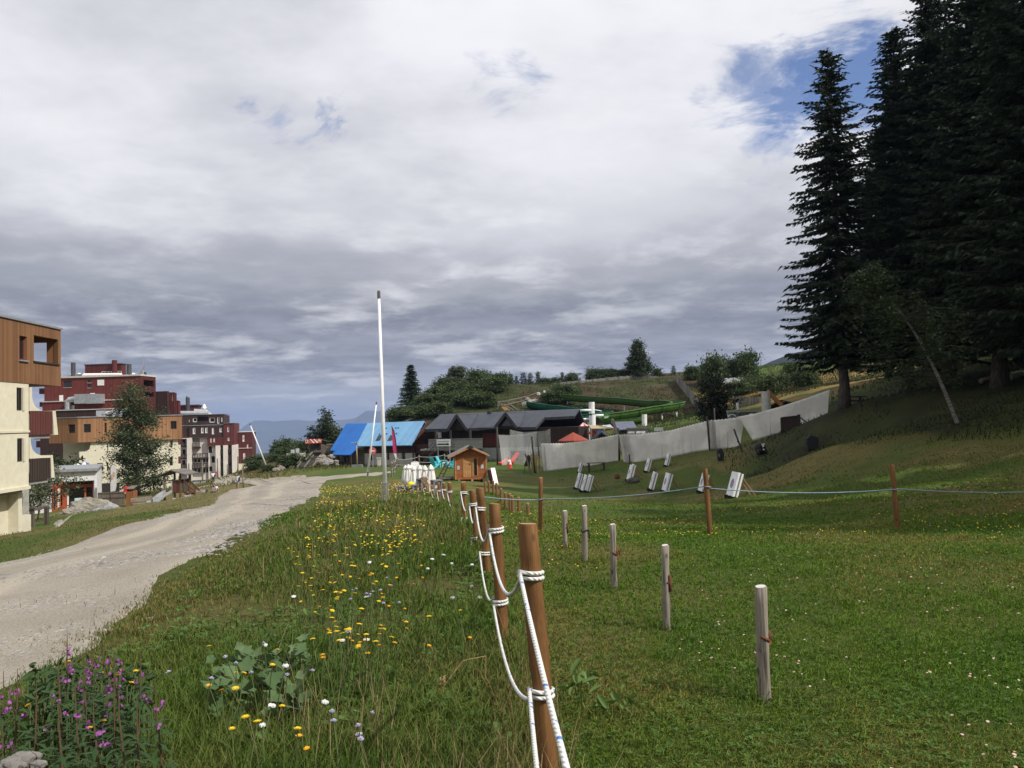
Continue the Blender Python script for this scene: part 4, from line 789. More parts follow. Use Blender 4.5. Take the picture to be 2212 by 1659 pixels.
lw.prism([(a, .35, c_) for a, c_ in poly], (0, .3, 0)); lw.box(x6 - .3, x6, .351, 9, A_(1400, 1052)[1], A_(1400, 948)[1]); lw.box(x6 - .3, x6 - .0, .352, 9, A_(1400, 1250)[1], A_(1400, 1150)[1]); lw.box(x0, x0 + .3, .66, 9, 0, zc); lw.box(x5 - .3, x5, 3, 10, zc, zb)
lw.build('wall', CREAM, b3)
for q in ws: window(b3, q, .35, DARKWIN, .05, None, deep=.15)
MB().box(f.at(Z2(635, 1400), .2)[0], f.at(Z2(832, 1400), .2)[0], .2, .33, 0, f.at(Z2(700, 1318), .2)[1]).build('void_shade_block', DARKIN, b3)  # solid block; its near-black colour stands in for shade in the base void
MB().box(A_(210, 950)[0], x5 - .4, 6, 6.3, 0, zb).build('rear_wall', CREAMB, b3)
du = MB(); D = lambda x, y: f.at(Z2(x, y), 4); a, b_ = D(600, 625), D(895, 600)
du.box(a[0], a[0] + 1.2, 3.6, 4.6, zt + .12, zt + .95); du.tube([(a[0] + 1.0, 4, zt + .6), (b_[0] - 1.5, 4, zt + .7)], .28, 10); du.box(b_[0] - 1.6, b_[0], 3.4, 4.8, zt + .12, zt + 1.1); du.tube([(a[0] + 2.2, 4, zt + .1), (a[0] + 2.2, 4, zt + .6)], .2, 8); du.build('roof_duct', GALV, b3)

# ---- 4. tall oxblood building
u, v = Z2(440, 590); f = Fr(u, v, 136, -3); f.o[2] = gh(f.o[0], f.o[1]) - 3
b4 = f.thing('apartment_building', 'tall oxblood red building with rooftop chimneys and white shutters', 'building')
Rr = lambda *q, off=0.: f.rect(Z2, *q, off)
zt = f.at(Z2(700, 258))[1]; z2_ = f.at(Z2(500, 503))[1]; z3 = f.at(Z2(500, 582))[1]; xl = f.at(Z2(82, 400))[0]; xr = f.at(Z2(1046, 350))[0]; xe = f.at(Z2(1150, 350))[0]; xk = f.at(Z2(440, 350))[0]
wn = [Rr(275, 300, 352, 364), Rr(514, 289, 549, 317), Rr(514, 329, 549, 367)]
mb = MB().wall(xl, xr, z2_, zt, 0, .3, wn); mb.box(xl, xl + .3, .3, 5, 0, zt); mb.box(xl + .3, xr - .3, 4.7, 5, 0, zt); mb.build('wall', REDW, b4)
MB().box(xl + .31, xr - .31, .6, .62, z2_, zt - .3).build('interior', DARKIN, b4)
MB().box(xl - .2, xr + .1, -.2, 5.1, zt, zt + .28).build('roof', PALECOPE, b4)
lo = MB().box(f.at(Z2(62, 550), -1.6)[0], xr, -1.6, 0 - .003, z3 - .4, z2_); lo.build('lower_storey', REDW, b4); MB().box(f.at(Z2(60, 550), -1.6)[0], xr, -1.75, -.003, z2_, z2_ + .16).build('ledge', PALECOPE, b4)
dk = MB().box(f.at(Z2(40, 620), -3.6)[0], f.at(Z2(880, 620), -3.6)[0], -3.6, -1.61, -.5, z3 - .2); dk.build('brown_storey', DKBR, b4); MB().box(f.at(Z2(200, 620), -3.6)[0], f.at(Z2(880, 620), -3.6)[0], -3.75, -1.61, z3 - .2, z3 - .05).build('brown_storey_coping', PALECOPE, b4)
window(b4, wn[0], 0, DARKWIN, .1, PALECOPE, 1); window(b4, wn[1], 0, DARKWIN, .06, PALECOPE); window(b4, wn[2], 0, DARKWIN, .06, PALECOPE)
for q in [(612, 287, 678, 344), (232, 441, 270, 500), (540, 420, 586, 500)]: shutter(b4, Rr(*q), -.02)
shutter(b4, Rr(332, 543, 383, 584, off=-1.6), -1.63)
# corner loggias; the side wall's shade is put into its darker maroon
c4 = MB(); zs = [f.at(Z2(1100, y))[1] for y in (258, 283, 346, 402, 450)]
c4.T = lambda x, y, z: (xr - y, x, z); c4.wall(.301, 5, 0, zt, 0, .3, [(.8, 4.5, zs[2], zs[1]), (.8, 4.5, zs[4], zs[3])]); c4.box(.6, 4.7, 1.8, 1.9, zs[4] - .3, zs[1] + .2); c4.box(.6, 4.7, .31, 1.79, zs[2] - .3, zs[2] - .1); c4.build('corner_loggia', REDD, b4)
# brown stepped wing to the right
wg = MB(); z5 = f.at(Z2(1200, 403), 5.2)[1]
xe = f.at(Z2(1135, 500), 5.2)[0]; wg.box(xe, f.at(Z2(1308, 500), 5.2)[0], 5.2, 5.9, 0, z5); wg.build('brown_wing', DKBR, b4); wg = MB(); wq = [f.rect(Z2, 1352, 440, 1366, 498, 6)]
wg.wall(f.at(Z2(1304, 500), 6)[0], f.at(Z2(1378, 500), 6)[0], 0, f.at(Z2(1340, 412), 6)[1], 6, .3, wq); wg.box(f.at(Z2(1372, 500), 7)[0], f.at(Z2(1418, 560), 7)[0], 7, 7.8, 0, f.at(Z2(1400, 495), 7)[1]); wg.box(f.at(Z2(1310, 500), 6)[0], f.at(Z2(1378, 500), 6)[0], 6.5, 6.9, 0, f.at(Z2(1340, 412), 6)[1] - .1); wg.build('maroon_wing', REDD, b4)
window(b4, wq[0], 6, SHUT, .08); MB().box(f.at(Z2(1376, 500), 6.9)[0], f.at(Z2(1420, 560), 6.9)[0] , 6.9, 7.9, f.at(Z2(1400, 495), 7)[1], f.at(Z2(1400, 489), 7)[1]).build('wing_coping', PALECOPE, b4)
# roof plant
p4 = Rr(487, 135, 852, 245, off=2.2); ph = MB().box(p4[0], p4[1], 2.2, 3.6, zt + .28, p4[3]); ph.build('penthouse', REDD, b4); MB().box(p4[0] - .15, p4[1] + .15, 2.1, 3.7, p4[3], p4[3] + .12).build('penthouse_roof', DKGREY, b4)
for (x, y0, w, m_) in [(370, 116, .75, DKGREY), (781, 92, .85, REDD), (926, 131, .8, DKGREY), (1087, 210, .4, DKGREY)]:
    a = f.at(Z2(x, y0), 1.5); MB().tube([(a[0], 1.5, zt + .2), (a[0], 1.5, a[1])], w / 2, 12).build('chimney', m_, b4, smooth=False)
pp = MB(); a, b_ = f.at(Z2(470, 240), 1), f.at(Z2(850, 236), 1); pp.tube([(a[0], 1, zt + .2), (a[0] + .1, 1, a[1]), (b_[0], 1, b_[1])], .3, 10); pp.build('roof_pipe', SHUT, b4)
rl = MB(); a, b_ = f.at(Z2(655, 207), 2.2), f.at(Z2(850, 205), 2.2)
for t in np.linspace(0, 1, 7): rl.bar((a[0] + (b_[0] - a[0]) * t, 2.2, zt + .2), (a[0] + (b_[0] - a[0]) * t, 2.2, a[1]), .06)
for z in (a[1], a[1] - .45): rl.bar((a[0], 2.2, z), (b_[0], 2.2, z), .06)
a = f.at(Z2(262, 235), 2.2)
for t in (0, 1.2, 2.4, 3.6): rl.bar((a[0] + t, 2.2, zt + .2), (a[0] + t, 2.2, a[1]), .05)
for z in (a[1], a[1] - .5): rl.bar((a[0], 2.2, z), (a[0] + 3.6, 2.2, z), .05)
rl.build('roof_railing', SHUT, b4)
for x, y, w in [(345, 228, 1.0), (432, 222, 1.6), (880, 232, .8), (965, 222, 1.3)]: a = f.at(Z2(x, y), 4); MB().lathe([(w * .4, zt - a[1]), (w * .4, -.25), (w * .55, -.2), (w * .5, 0)], 10, (a[0], 4, a[1])).build('roof_vent', GALV, b4)
a = Rr(1000, 137, 1072, 245, off=3.4); sc_ = MB().prism([(a[0] + .2, 3.4, zt + .2), (a[1], 3.4, zt + .2), (a[1] - .2, 3.4, a[3] - 1), (a[0] + 1.5, 3.4, a[3]), (a[0], 3.4, a[3] - 2.4)], (0, .25, 0)); sc_.tube([(a[0] + 1.2, 3.5, a[3] - .3), (a[0] + 1.2, 3.5, a[3] + 1.8)], .04, 5); sc_.build('antenna_screen', GALV, b4)
dc = MB(); a = f.at(Z2(317, 490), -2.2); b_ = f.at(Z2(620, 482), -2.2); dc.tube([(a[0], -2.2, f.at(Z2(317, 582), -2.2)[1]), (a[0], -2.2, a[1] - .2), (a[0] + .3, -2.2, a[1] + .05), (a[0] + .9, -2.2, a[1] + .1), (b_[0], -2.2, b_[1])], .5, 12)
for x in (478, 597): c_ = f.at(Z2(x, 480), -2.3); dc.box(c_[0] - 1.3, c_[0] + 1.2, -3., -1.7, c_[1] - .75, c_[1] + .85)
dc.build('air_duct', GALV, b4, smooth=False)
for (x0, x1_, y0, y1_) in [(30, 100, 372, 428), (34, 82, 508, 556), (0, 205, 895, 960), (-20, 60, 840, 880)]: q = f.rect(Z2, x0, y0, x1_, y1_, 1.); MB().box(q[0], q[1], 1., 2.2, q[2], q[3]).build('side_balcony', REDD, b4)
MB().box(f.at(Z2(50, 900), 2.4)[0], f.at(Z2(210, 900), 2.4)[0], 2.4, 10, -4, f.at(Z2(100, 842), 2.4)[1]).build('lower_wing', REDD, b4)

# ---- 5. dark stepped building with white lower floors
u, v = Z2(1455, 860); f = Fr(u, v, 186, 14); f.o[2] = f.at(Z2(1500, 1292))[1] + f.o[2]
b5 = f.thing('apartment_building', 'long brown stepped building over white floors with rows of balconies', 'building'); zg5 = f.o[2]
Rr = lambda *q, off=0.: f.rect(Z2, *q, off); X = lambda x, off=0.: f.at(Z2(x, 900), off)[0]; Zz = lambda y, off=0.: f.at(Z2(1700, y), off)[1]
W1 = [Rr(1562, 668, 1604, 708), Rr(1522, 680, 1532, 708), Rr(1728, 665, 1782, 712), Rr(1806, 660, 1828, 724), Rr(1846, 660, 1858, 708)]
m5 = MB().wall(X(1456), X(1868), Zz(735), Zz(634), 0, .3, W1 + [Rr(1606, 652, 1714, 700)]); m5.box(X(1456), X(1868), .9, 14, Zz(735), Zz(640)); m5.build('top_storey', DKBR, b5)
W2 = [Rr(1565, 765, 1592, 825), Rr(1648, 762, 1674, 818), Rr(1688, 762, 1712, 816), Rr(1755, 765, 1776, 828), Rr(1830, 765, 1856, 808)]
m5 = MB().wall(X(1530), X(1868), Zz(858), Zz(740), -.6, .3, W2); m5.box(X(1530), X(1868), -.2, .899, Zz(858), Zz(742)); m5.box(X(1456), X(1529), -.1, 12, Zz(862), Zz(738)); m5.build('middle_storey', DKBR, b5)
W3 = [Rr(1910, 755, 1928, 805), Rr(1914, 860, 1934, 892), Rr(1742, 866, 1756, 910), Rr(1772, 868, 1788, 905)]
m5 = MB().wall(X(1870), X(1980), Zz(945), Zz(726), -.9, .3, W3[:2]); m5.box(X(1870), X(1980), -.5, 12, Zz(945), Zz(728)); m5.wall(X(1712), X(1869), Zz(945), Zz(862), -1., .3, W3[2:]); m5.box(X(1712), X(1869), -.65, 12, Zz(945), Zz(864)); m5.build('stepped_storey', REDD, b5)
for q in W1: window(b5, q, 0, SHUT, .14, None, 1 if q[1] - q[0] > 2 else 0)
for q in W2: window(b5, q, -.6, SHUT, .2, PALECOPE)
for q in W3[:2]: window(b5, q, -.9, SHUT, .14, PALECOPE)
for q in W3[2:]: window(b5, q, -1, SHUT, .16, PALECOPE)
cpx = MB(); cpx.box(X(1453), X(1871), -.2, 14, Zz(634), Zz(630)); cpx.box(X(1868) + .1, X(1982), -1.1, 12, Zz(726), Zz(723)); cpx.box(X(1530), X(1712), -.75, -.6, Zz(742), Zz(737)); cpx.build('roof', COPE, b5)
W4 = [Rr(1720, 952, 1756, 1016), Rr(1750, 1048, 1784, 1112), Rr(1728, 1150, 1758, 1200)] + [Rr(x, y, x + 24, y + 42) for y in (1065, 1170) for x in (1575, 1612, 1660, 1696)] 
wl = MB().wall(X(1545), X(1716), 0, Zz(858), .2, .3, [q for q in W4[3:]] + [Rr(1555, 866, 1630, 910, off=.2)]); wl.wall(X(1717), X(1820), 0, Zz(945), -.4, .3, W4[:3]); wl.box(X(1545), X(1716), 1.2, 12, 0, Zz(860)); wl.box(X(1717), X(1985), .8, 12, 0, Zz(946))
for x in (1535, 1818, 1893, 1979): wl.box(X(x) - .5, X(x) + .5, -1.6, .79, 0, Zz(860 if x < 1600 else 945))
wl.box(X(1380), X(1528), 2., 12, 0, Zz(862)); wl.box(X(1370), X(1530), -1.2, 1.99, Zz(868), Zz(862)); wl.build('white_floors', mat('stained white render', (.66, .62, .56), (.52, .48, .43), .35, .9, stain=.45), b5)
for q in W4[:3]: window(b5, q, -.4, DARKWIN, .12)
for q in W4[3:]: window(b5, q, .2, DARKWIN, .12)
def balc(x0, x1_, y0, y1_, off, dep=1.5):
    q = Rr(x0, y0, x1_, y1_, off=off); n = max(6, int((q[1] - q[0]) / .35)); m_ = MB(); m_.box(q[0], q[1], off, off + .08, q[3] - .18, q[3]); m_.box(q[0], q[1], off, off + .08, q[2], q[2] + .12)
    for i in range(n): a = q[0] + (q[1] - q[0]) * i / n; m_.box(a, a + .22, off + .01, off + .06, q[2] + .12, q[3] - .18)
    m_.box(q[0], q[1], off + .09, off + dep, q[2] - .25, q[2] - .02); m_.build('balcony', RAILB, b5)
for y in (912, 1020, 1118): balc(1556, 1634 if y < 1000 else 1716, y, y + 46, -1.2)
for y in (910, 1030, 1130): balc(1375, 1526, y, y + 40, -1.)
for y in (990, 1088, 1190): balc(1825, 1888, y, y + 34, -1.3, 2); balc(1898, 1976, y - 14, y + 22, -1.3, 2)
for y in (880, 985, 1090, 1195):
    for x in (1400, 1450, 1845, 1915):
        if y == 880 and x > 1600: continue
        q = Rr(x, y, x + 26, y + 44, off=.7); yy = 1.95 if x < 1600 else .75; MB().box(q[0], q[1], yy, yy + .02, q[2], q[3]).build('balcony_door', GLASS, b5)
q = Rr(1416, 546, 1614, 628, off=6); MB().box(q[0], q[1], 6, 12, Zz(632), q[3]).build('roof_hut', REDD, b5); MB().box(q[0] - .2, q[1] + .3, 5.7, 12.2, q[3], q[3] + .25).build('roof_hut_cover', DKGREY, b5)
for x, y0, w in [(1511, 462, .95), (1502, 448, .25)]: a = f.at(Z2(x, y0), 5); MB().tube([(a[0], 5, Zz(632)), (a[0], 5, a[1])], w / 2, 10).build('chimney', DKGREY, b5)
pp = MB(); a, b_ = f.at(Z2(1420, 622), 2), f.at(Z2(1718, 622), 2); pp.tube([(a[0], 2, a[1] + .1), (b_[0], 2, b_[1] + .1)], .5, 10); a, b_ = f.at(Z2(1575, 600), 3), f.at(Z2(1690, 604), 3); pp.tube([(a[0], 3, a[1]), (b_[0], 3, b_[1]), (b_[0] + 1, 3, b_[1] - 1)], .6, 10); pp.lathe([(.8, 0), (.8, 1), (.2, 2)], 8, (f.at(Z2(1675, 612), 3.5)[0], 3.5, f.at(Z2(1675, 612), 3.5)[1])); pp.build('air_duct', GALV, b5)

# ---- 6. maroon end block
u, v = Z2(1985, 1120); f = Fr(u, v, 196, 14); f.o[2] -= 7
b6 = f.thing('apartment_building', 'maroon end block with white window surrounds over a cream base', 'building'); Rr = lambda *q, off=0.: f.rect(Z2, *q, off); X = lambda x: f.at(Z2(x, 1000))[0]; Zz = lambda y: f.at(Z2(2060, y))[1]
W = [Rr(2056, 836, 2079, 905), Rr(2101, 930, 2115, 972), Rr(2063, 1016, 2086, 1084)]
MB().wall(X(1986), X(2150), Zz(1118), Zz(810), 0, .4, W).build('wall', REDD, b6); MB().box(X(1986), X(2150), .45, 14, Zz(1118), Zz(812)).build('core', REDD, b6)
MB().box(X(1984), X(2152), -.15, 14, Zz(810), Zz(805)).build('roof', PALECOPE, b6); MB().box(X(1986), X(2152), -.2, -.005, Zz(972), Zz(966)).build('ledge', PALECOPE, b6)
for q in W[:2]: window(b6, q, 0, SHUT, .5, None)
window(b6, W[2], 0, SHUT, .35, PALECOPE)
wb = Rr(2102, 1112, 2112, 1145, off=.1); MB().wall(X(1988), X(2153), -6, Zz(1118) - .01, .1, .4, [wb]).build('base_wall', CREAMB, b6); MB().box(X(1988), X(2153), .6, 14, -6, Zz(1120)).build('base_core', CREAMB, b6); window(b6, wb, .1, DARKWIN, .1); MB().box(X(2068), X(2082), -.1, .1, Zz(1220), Zz(1208)).build('wall_vent', DARKWIN, b6)

# ---- blue roofed house
BLUED = planks('bright blue sheet roof', (.013, .12, .41), (.01, .10, .35), .33, .5, gap=.06) if 0 else planks('bright blue sheet roof', (.013, .12, .41), (.01, .10, .35), .4, gap=.05, rough=.5); BLUEL = planks('pale blue sheet roof', (.16, .33, .51), (.13, .285, .455), .4, gap=.05, rough=.5)
BRW = planks('brown chalet boards', (.07, .03, .024), (.048, .022, .018), .2, axis=2)
RGH = mat('rough pale render', (.46, .43, .39), (.36, .34, .31), 2, .95, .3, stain=.3)
u, v = Z4(410, 497); f = Fr(u, v, 92, -26); zE = f.o[2]; f.o[2] = gh(f.o[0] + 3, f.o[1]) - .3; zE -= f.o[2]
b = f.thing('chalet', 'long chalet with a two tone blue roof and two skylights', 'house')
RUN = 3.9; zR = f.pl(Z4(700, 227), (0, RUN, 0), (0, 1, 0))[2]; nrm = np.array([0, -(zR - zE), RUN]); p0 = np.array([0, 0, zE]); rp = lambda x, y: f.pl(Z4(x, y), p0, nrm)
pd = [rp(*q) for q in [(270, 239), (512, 236), (392, 470), (415, 497), (312, 596), (104, 596), (140, 549), (84, 549)]]; pl_ = [rp(*q) for q in [(512, 236), (1162, 210), (1016, 486), (412, 497), (392, 470)]]
MB().slab(pd, .12).build('bright_roof', BLUED, b); MB().slab(pl_, .12).build('pale_roof', BLUEL, b)
yr = pl_[1][1]; back = [pl_[1], pd[0], pd[0] + (0, 3.6, -2.6), pl_[1] + (0, 3.6, -2.6)]; MB().slab(back, .1).build('rear_roof', BLUEL, b)
ee = pl_[2]; er = pl_[1]; x_r = ee[0] - .15; x_l = pl_[3][0] + .2
wz = f.at(Z4(700, 578), .8)[1]; dh = [f.rect(Z4, 905, 575, 946, 655, .8), f.rect(Z4, 735, 580, 762, 655, .8), f.rect(Z4, 540, 580, 580, 660, .8)]
MB().wall(x_l, x_r, wz, zE + .3, .8, .2).build('timber_wall', BRW, b); MB().wall(x_l, x_r, -.8, wz, .82, .2, dh).build('wall', RGH, b)
for q in dh: window(b, q, .82, DARKWIN, .08, None)
gp = [(x_r - .05, .8, -.8), (x_r - .05, .8, zE + .4), (x_r - .05, RUN, zR - .15), (x_r - .05, RUN + 3.4, zE + .2), (x_r - .05, RUN + 3.4, -.8)]; MB().prism(gp, (-.2, 0, 0)).build('gable_wall', BRW, b)
MB().box(x_l, x_r - .3, RUN + 3, RUN + 3.2, -.8, zE).build('rear_wall', RGH, b)
# porch under the bright roof
px0, px1 = f.at(Z4(180, 640), -1)[0], f.at(Z4(320, 640), -1)[0]; po = MB()
ze = pd[5][2]
for q in (px0, (px0 + px1) / 2 + .4, px1): po.box(q - .09, q + .09, pd[4][1] + .3, pd[4][1] + .48, -.8, ze + .05)
po.build('porch_post', DARKWIN, b); dd = f.rect(Z4, 243, 608, 290, 672, 1.2); MB().wall(px0 - 1.3, x_l - .01, -.8, zE - .5, 1.2, .2, [dd]).build('porch_wall', mat('grey porch boards', (.22, .20, .18), (.16, .145, .13), 3, .9), b); window(b, dd, 1.2, DARKWIN, .08)
for (x0, y0) in [(605, 440), (742, 440)]:
    q = [rp(x0 + dx, y0 + dy) + (0, -.03, .05) for dx, dy in [(0, 0), (50, -6), (82, -68), (36, -64)]]; sk = MB().slab(q, .1); o = sk.build('skylight', DKGREY, b)
    c_ = sum(q) / 4; q2 = [c_ + (p_ - c_) * .72 + (0, -.02, .03) for p_ in q]; MB().slab(q2, .02).build('pane', GLASS, o)
sn = MB()
for (x0, y0) in [(732, 295), (840, 293), (868, 293), (655, 362), (690, 362), (845, 356), (735, 360)]: p_ = rp(x0, y0); sn.box(p_[0] - .08, p_[0] + .08, p_[1] - .08, p_[1] + .02, p_[2], p_[2] + .1)
sn.build('snow_guard', BLUED, b)
bal = MB(); a = f.at(Z4(1005, 500), 1)[0]; bal.box(x_r, x_r + 3.6, 1.2, 1.35, wz - .15, wz + 1.0); bal.box(x_r, x_r + 3.6, 1.36, 3, wz - .25, wz - .05); bal.build('balcony', BRW, b); MB().box(x_r + .8, x_r + 1.0, 1.4, 1.6, -.8, wz - .25).build('balcony_post', DARKWIN, b)

# ---- aquatic centre with the grey roof
ROOFG = planks('slate grey sheet roof', (.052, .056, .072), (.042, .046, .06), .45, gap=.05, rough=.55); ROOFE = mat('roof edge flashing', (.045, .047, .058), None, 2, .5)
DKW = planks('black stained cladding', (.028, .018, .015), (.018, .012, .01), .18)
u, v = ZT(1205, 1128); f = Fr(u, v, 86, -22); zE = f.o[2]; f.o[2] = gh(f.o[0] + 4, f.o[1]) - .5; zE -= f.o[2]
b = f.thing('aquatic_centre', 'dark timber building with a grey roof, pointed dormer gables and a railed deck', 'building')
RUN = 5.2; zR = f.pl(ZT(1400, 950), (0, RUN, 0), (0, 1, 0))[2]; nrm = np.array([0, -(zR - zE), RUN]); p0 = np.array([0, 0, zE]); rp = lambda Z, x, y: f.pl(Z(x, y), p0, nrm)
main = [rp(ZT, 905, 958), rp(ZT, 2212, 908), rp(Z6, 955, 868), rp(Z6, 905, 945), rp(Z6, 578, 962), rp(Z6, 480, 1058), rp(ZT, 1775, 1108), rp(ZT, 1525, 1098), rp(ZT, 1205, 1122), rp(ZT, 985, 1132), rp(ZT, 722, 1128)]
ridge_l, ridge_r = main[0], main[2]
poly = [main[0], main[2], main[3], main[4], main[5], main[6], main[7], main[8], main[9], main[10]]
MB().slab([main[0], main[2], rp(Z6, 905, 945), rp(Z6, 578, 962), rp(ZT, 1990, 1106) , main[10]], .16).build('roof', ROOFG, b)
MB().slab([main[2], main[0], main[0] + (0, 4.6, -3.6), main[2] + (0, 4.6, -3.6)], .16).build('rear_roof', ROOFG, b)
def dormer(apx, lft, rgt, yf, glaz):
    a = f.pl(ZT(*apx), (0, yf, 0), (0, 1, 0)); l = f.pl(ZT(*lft), (0, yf, 0), (0, 1, 0)); r2 = f.pl(ZT(*rgt), (0, yf, 0), (0, 1, 0)); ya = (a[2] - zE) / (zR - zE) * RUN; ab = np.array([a[0], ya + .1, a[2]]); up = np.array([0, 0, .07])
    yl = max((l[2] - zE) / (zR - zE) * RUN, yf + .1); yr_ = max((r2[2] - zE) / (zR - zE) * RUN, yf + .1); lb, rb2 = np.array([l[0], yl, l[2]]), np.array([r2[0], yr_, r2[2]])
    dm = MB(); dm.slab([l + up, a + up, ab + up, lb + up], .1); dm.slab([a + up, r2 + up, rb2 + up, ab + up], .1); o = dm.build('dormer_roof', ROOFG, b)
    fe = MB(); e = (0, -.06, -.1); fe.bar(l + e, a + e, .1, .3); fe.bar(a + e, r2 + e, .1, .3); fe.build('dormer_fascia', ROOFE, b)
    k = .86; cx = (l + r2) / 2; q = [cx + (p_ - cx) * k + (0, .35, -.12) for p_ in (l, a, r2)]; MB().prism(q, (0, .1, 0)).build('dormer_gable', DKW, b)
    if glaz: q = [cx + (p_ - cx) * .5 + (0, .33, .12) for p_ in (l, a, r2)]; MB().prism(q, (0, .03, 0)).build('gable_window', GLASS, b)
dormer((1092, 962), (985, 1135), (1208, 1128), -.6, 0); dormer((1650, 940), (1525, 1105), (1780, 1108), -.6, 1)
fa = MB(); ed = [main[10], rp(ZT, 985, 1132), None, rp(ZT, 1208, 1122), rp(ZT, 1525, 1102), None, rp(ZT, 1780, 1108), rp(ZT, 1990, 1106), rp(Z6, 578, 962), rp(Z6, 905, 945)]
for i in range(len(ed) - 1):
    if ed[i] is not None and ed[i + 1] is not None: fa.bar(ed[i] + (0, -.05, -.14), ed[i + 1] + (0, -.05, -.14), .1, .3)
fa.build('fascia', ROOFE, b)
xl = f.at(ZT(775, 1200), 1.2)[0]; xr = f.pl(Z6(945, 1100), (0, 1.2, 0), (0, 1, 0))[0]; zd = f.at(ZT(1100, 1345), 1.2)[1]; xm = f.at(ZT(1385, 1250), 1.2)[0]
MB().box(f.at(ZT(1040, 1200), 1.2)[0], xr, 1.2, 9, zd, zE - .05).build('wall', DKW, b); MB().wall(xl, f.at(ZT(1040, 1200), 1.2)[0] - .01, zd, zE, 3.4, .2).build('recess_wall', DKW, b); lo_ = MB(); lo_.box(xm, xr - .02, 1.0, 9, -1.2, zd - .01); lo_.box(xl + 1.5, xm - .01, 3.2, 9, -1.2, zd - .2); lo_.build('base_wall', mat('grey block base', (.34, .34, .33), (.27, .27, .265), 1.5, .9), b)
rw = MB(); rw.box(f.at(ZT(1385, 1200), 1.1)[0], f.at(ZT(1540, 1200), 1.1)[0], 1.08, 1.195, zd + .1, zE - .5); rw.build('maroon_panel', REDD, b)
dk = MB().box(xl, xm, -.9, 3.3, zd - .16, zd); dk.build('deck', CONC, b)
GREYB = planks('weathered grey boards', (.25, .25, .235), (.19, .19, .18), .35, axis=2, gap=.06)
ra = MB(); zt_ = f.at(ZT(1100, 1240), -.9)[1]; x1_ = f.at(ZT(1385, 1250), -.9)[0]; x0_ = f.at(ZT(772, 1250), -.9)[0]
for i in range(6):
    a, b_ = x0_ + (x1_ - x0_) * i / 6, x0_ + (x1_ - x0_) * (i + 1) / 6; ra.box(a + .03, b_ - .03, -.93, -.88, zd + .02, zt_ - .1); ra.box(a - .03, a + .03, -.95, -.85, zd - .2, zt_)
ra.box(x0_, x1_, -.97, -.85, zt_ - .06, zt_ + .02); ra.build('deck_railing', GREYB, b)
ps = MB()
for x, y in [(1018, -.7), (1240, -.7), (848, -.7), (1550, -.7)]: a = f.at(ZT(x, 1200), y)[0]; ps.box(a - .1, a + .1, y, y + .2, -1.2, zE - .1)
ps.build('post', mat('dark posts', (.06, .05, .045), None, 4, .8), b); MB().box(f.at(ZT(875, 1200), 3.3)[0], f.at(ZT(915, 1200), 3.3)[0], 3.3, 3.38, f.at(ZT(890, 1230), 3.3)[1], f.at(ZT(890, 1165), 3.3)[1]).build('wall_poster', SHUT, b)
st = MB(); a = f.at(ZT(880, 1345), -1)[0]
for k in (0, 1): st.bar((a, -1.1 - k * .9, zd - .1), (a - 2.6, -1.1 - k * .9, -.6), .08, .25); st.bar((a, -1.1 - k * .9, zd + .8), (a - 2.6, -1.1 - k * .9, .3), .05)
for t in np.linspace(.05, .95, 9): st.box(a - 2.6 * t - .15, a - 2.6 * t + .15, -2.0, -1.1, zd - .1 - (zd + .5) * t - .02, zd - .1 - (zd + .5) * t + .02)
st.bar((a - .6, -.9, -1), (a + 1.2, -.9, zd - .2), .1); st.bar((a + 1.4, -.9, -1), (a - .4, -.9, zd - .2), .1); st.build('deck_stairs', mat('dark posts', (0, 0, 0)), b)
MB().box(ridge_l[0] * .62 + ridge_r[0] * .38 - .2, ridge_l[0] * .62 + ridge_r[0] * .38 + .2, RUN - .3, RUN + .1, zR - .1, zR + .2).build('roof_vent', ROOFE, b)
AQF, AQZ = f, (zd, zt_)

# ---- small timber hut
HUTW = planks('orange pine boards', (.34, .115, .038), (.26, .085, .03), .13, axis=2, gap=.08); DOORW = planks('pale pine door', (.50, .27, .10), (.42, .22, .085), .14); TRIM = mat('pine trim', (.44, .23, .095), (.36, .18, .075), 5, .7)
u, v = Z5(975, 620); f = Fr(u, v, 55, 6); f.o[2] = gh(f.o[0] + 1, f.o[1] + .5); 
b = f.thing('garden_hut', 'small orange pine hut with a grey felt roof on the lawn', 'hut'); A_ = lambda x, y, o=0.: f.at(Z5(x, y), o); xr = A_(1425, 500)[0]; zb = .12; zw = A_(1200, 225)[1]
dr = f.rect(Z5, 1095, 280, 1208, 545); wn = f.rect(Z5, 1240, 285, 1284, 524); za = A_(1185, 130)[1]; xa = A_(1185, 130)[0]; ze = A_(975, 232)[1]
hw = MB().wall(0, xr, zb, ze, 0, .06, [dr, wn]); hw.prism([(0, 0, ze), (xr, 0, ze), (xa, 0, za - .02)], (0, .06, 0)); hw.box(0, .06, .06, 2.6, zb, ze); hw.box(xr - .06, xr, .06, 2.6, zb, ze); hw.box(.06, xr - .06, 2.54, 2.6, zb, ze); hw.build('wall', HUTW, b)
rf = MB(); lx, lz = A_(868, 266, -.35); rx, rz = A_(1465, 232, -.35); ax, az = A_(1185, 108, -.35)
rf.slab([(lx, -.35, lz), (ax, -.35, az), (ax, 2.9, az), (lx, 2.9, lz)], .05); rf.slab([(ax, -.35, az), (rx, -.35, rz), (rx, 2.9, rz), (ax, 2.9, az)], .05); rf.build('roof', mat('grey roofing felt', (.20, .19, .18), (.14, .135, .13), 4, .9), b)
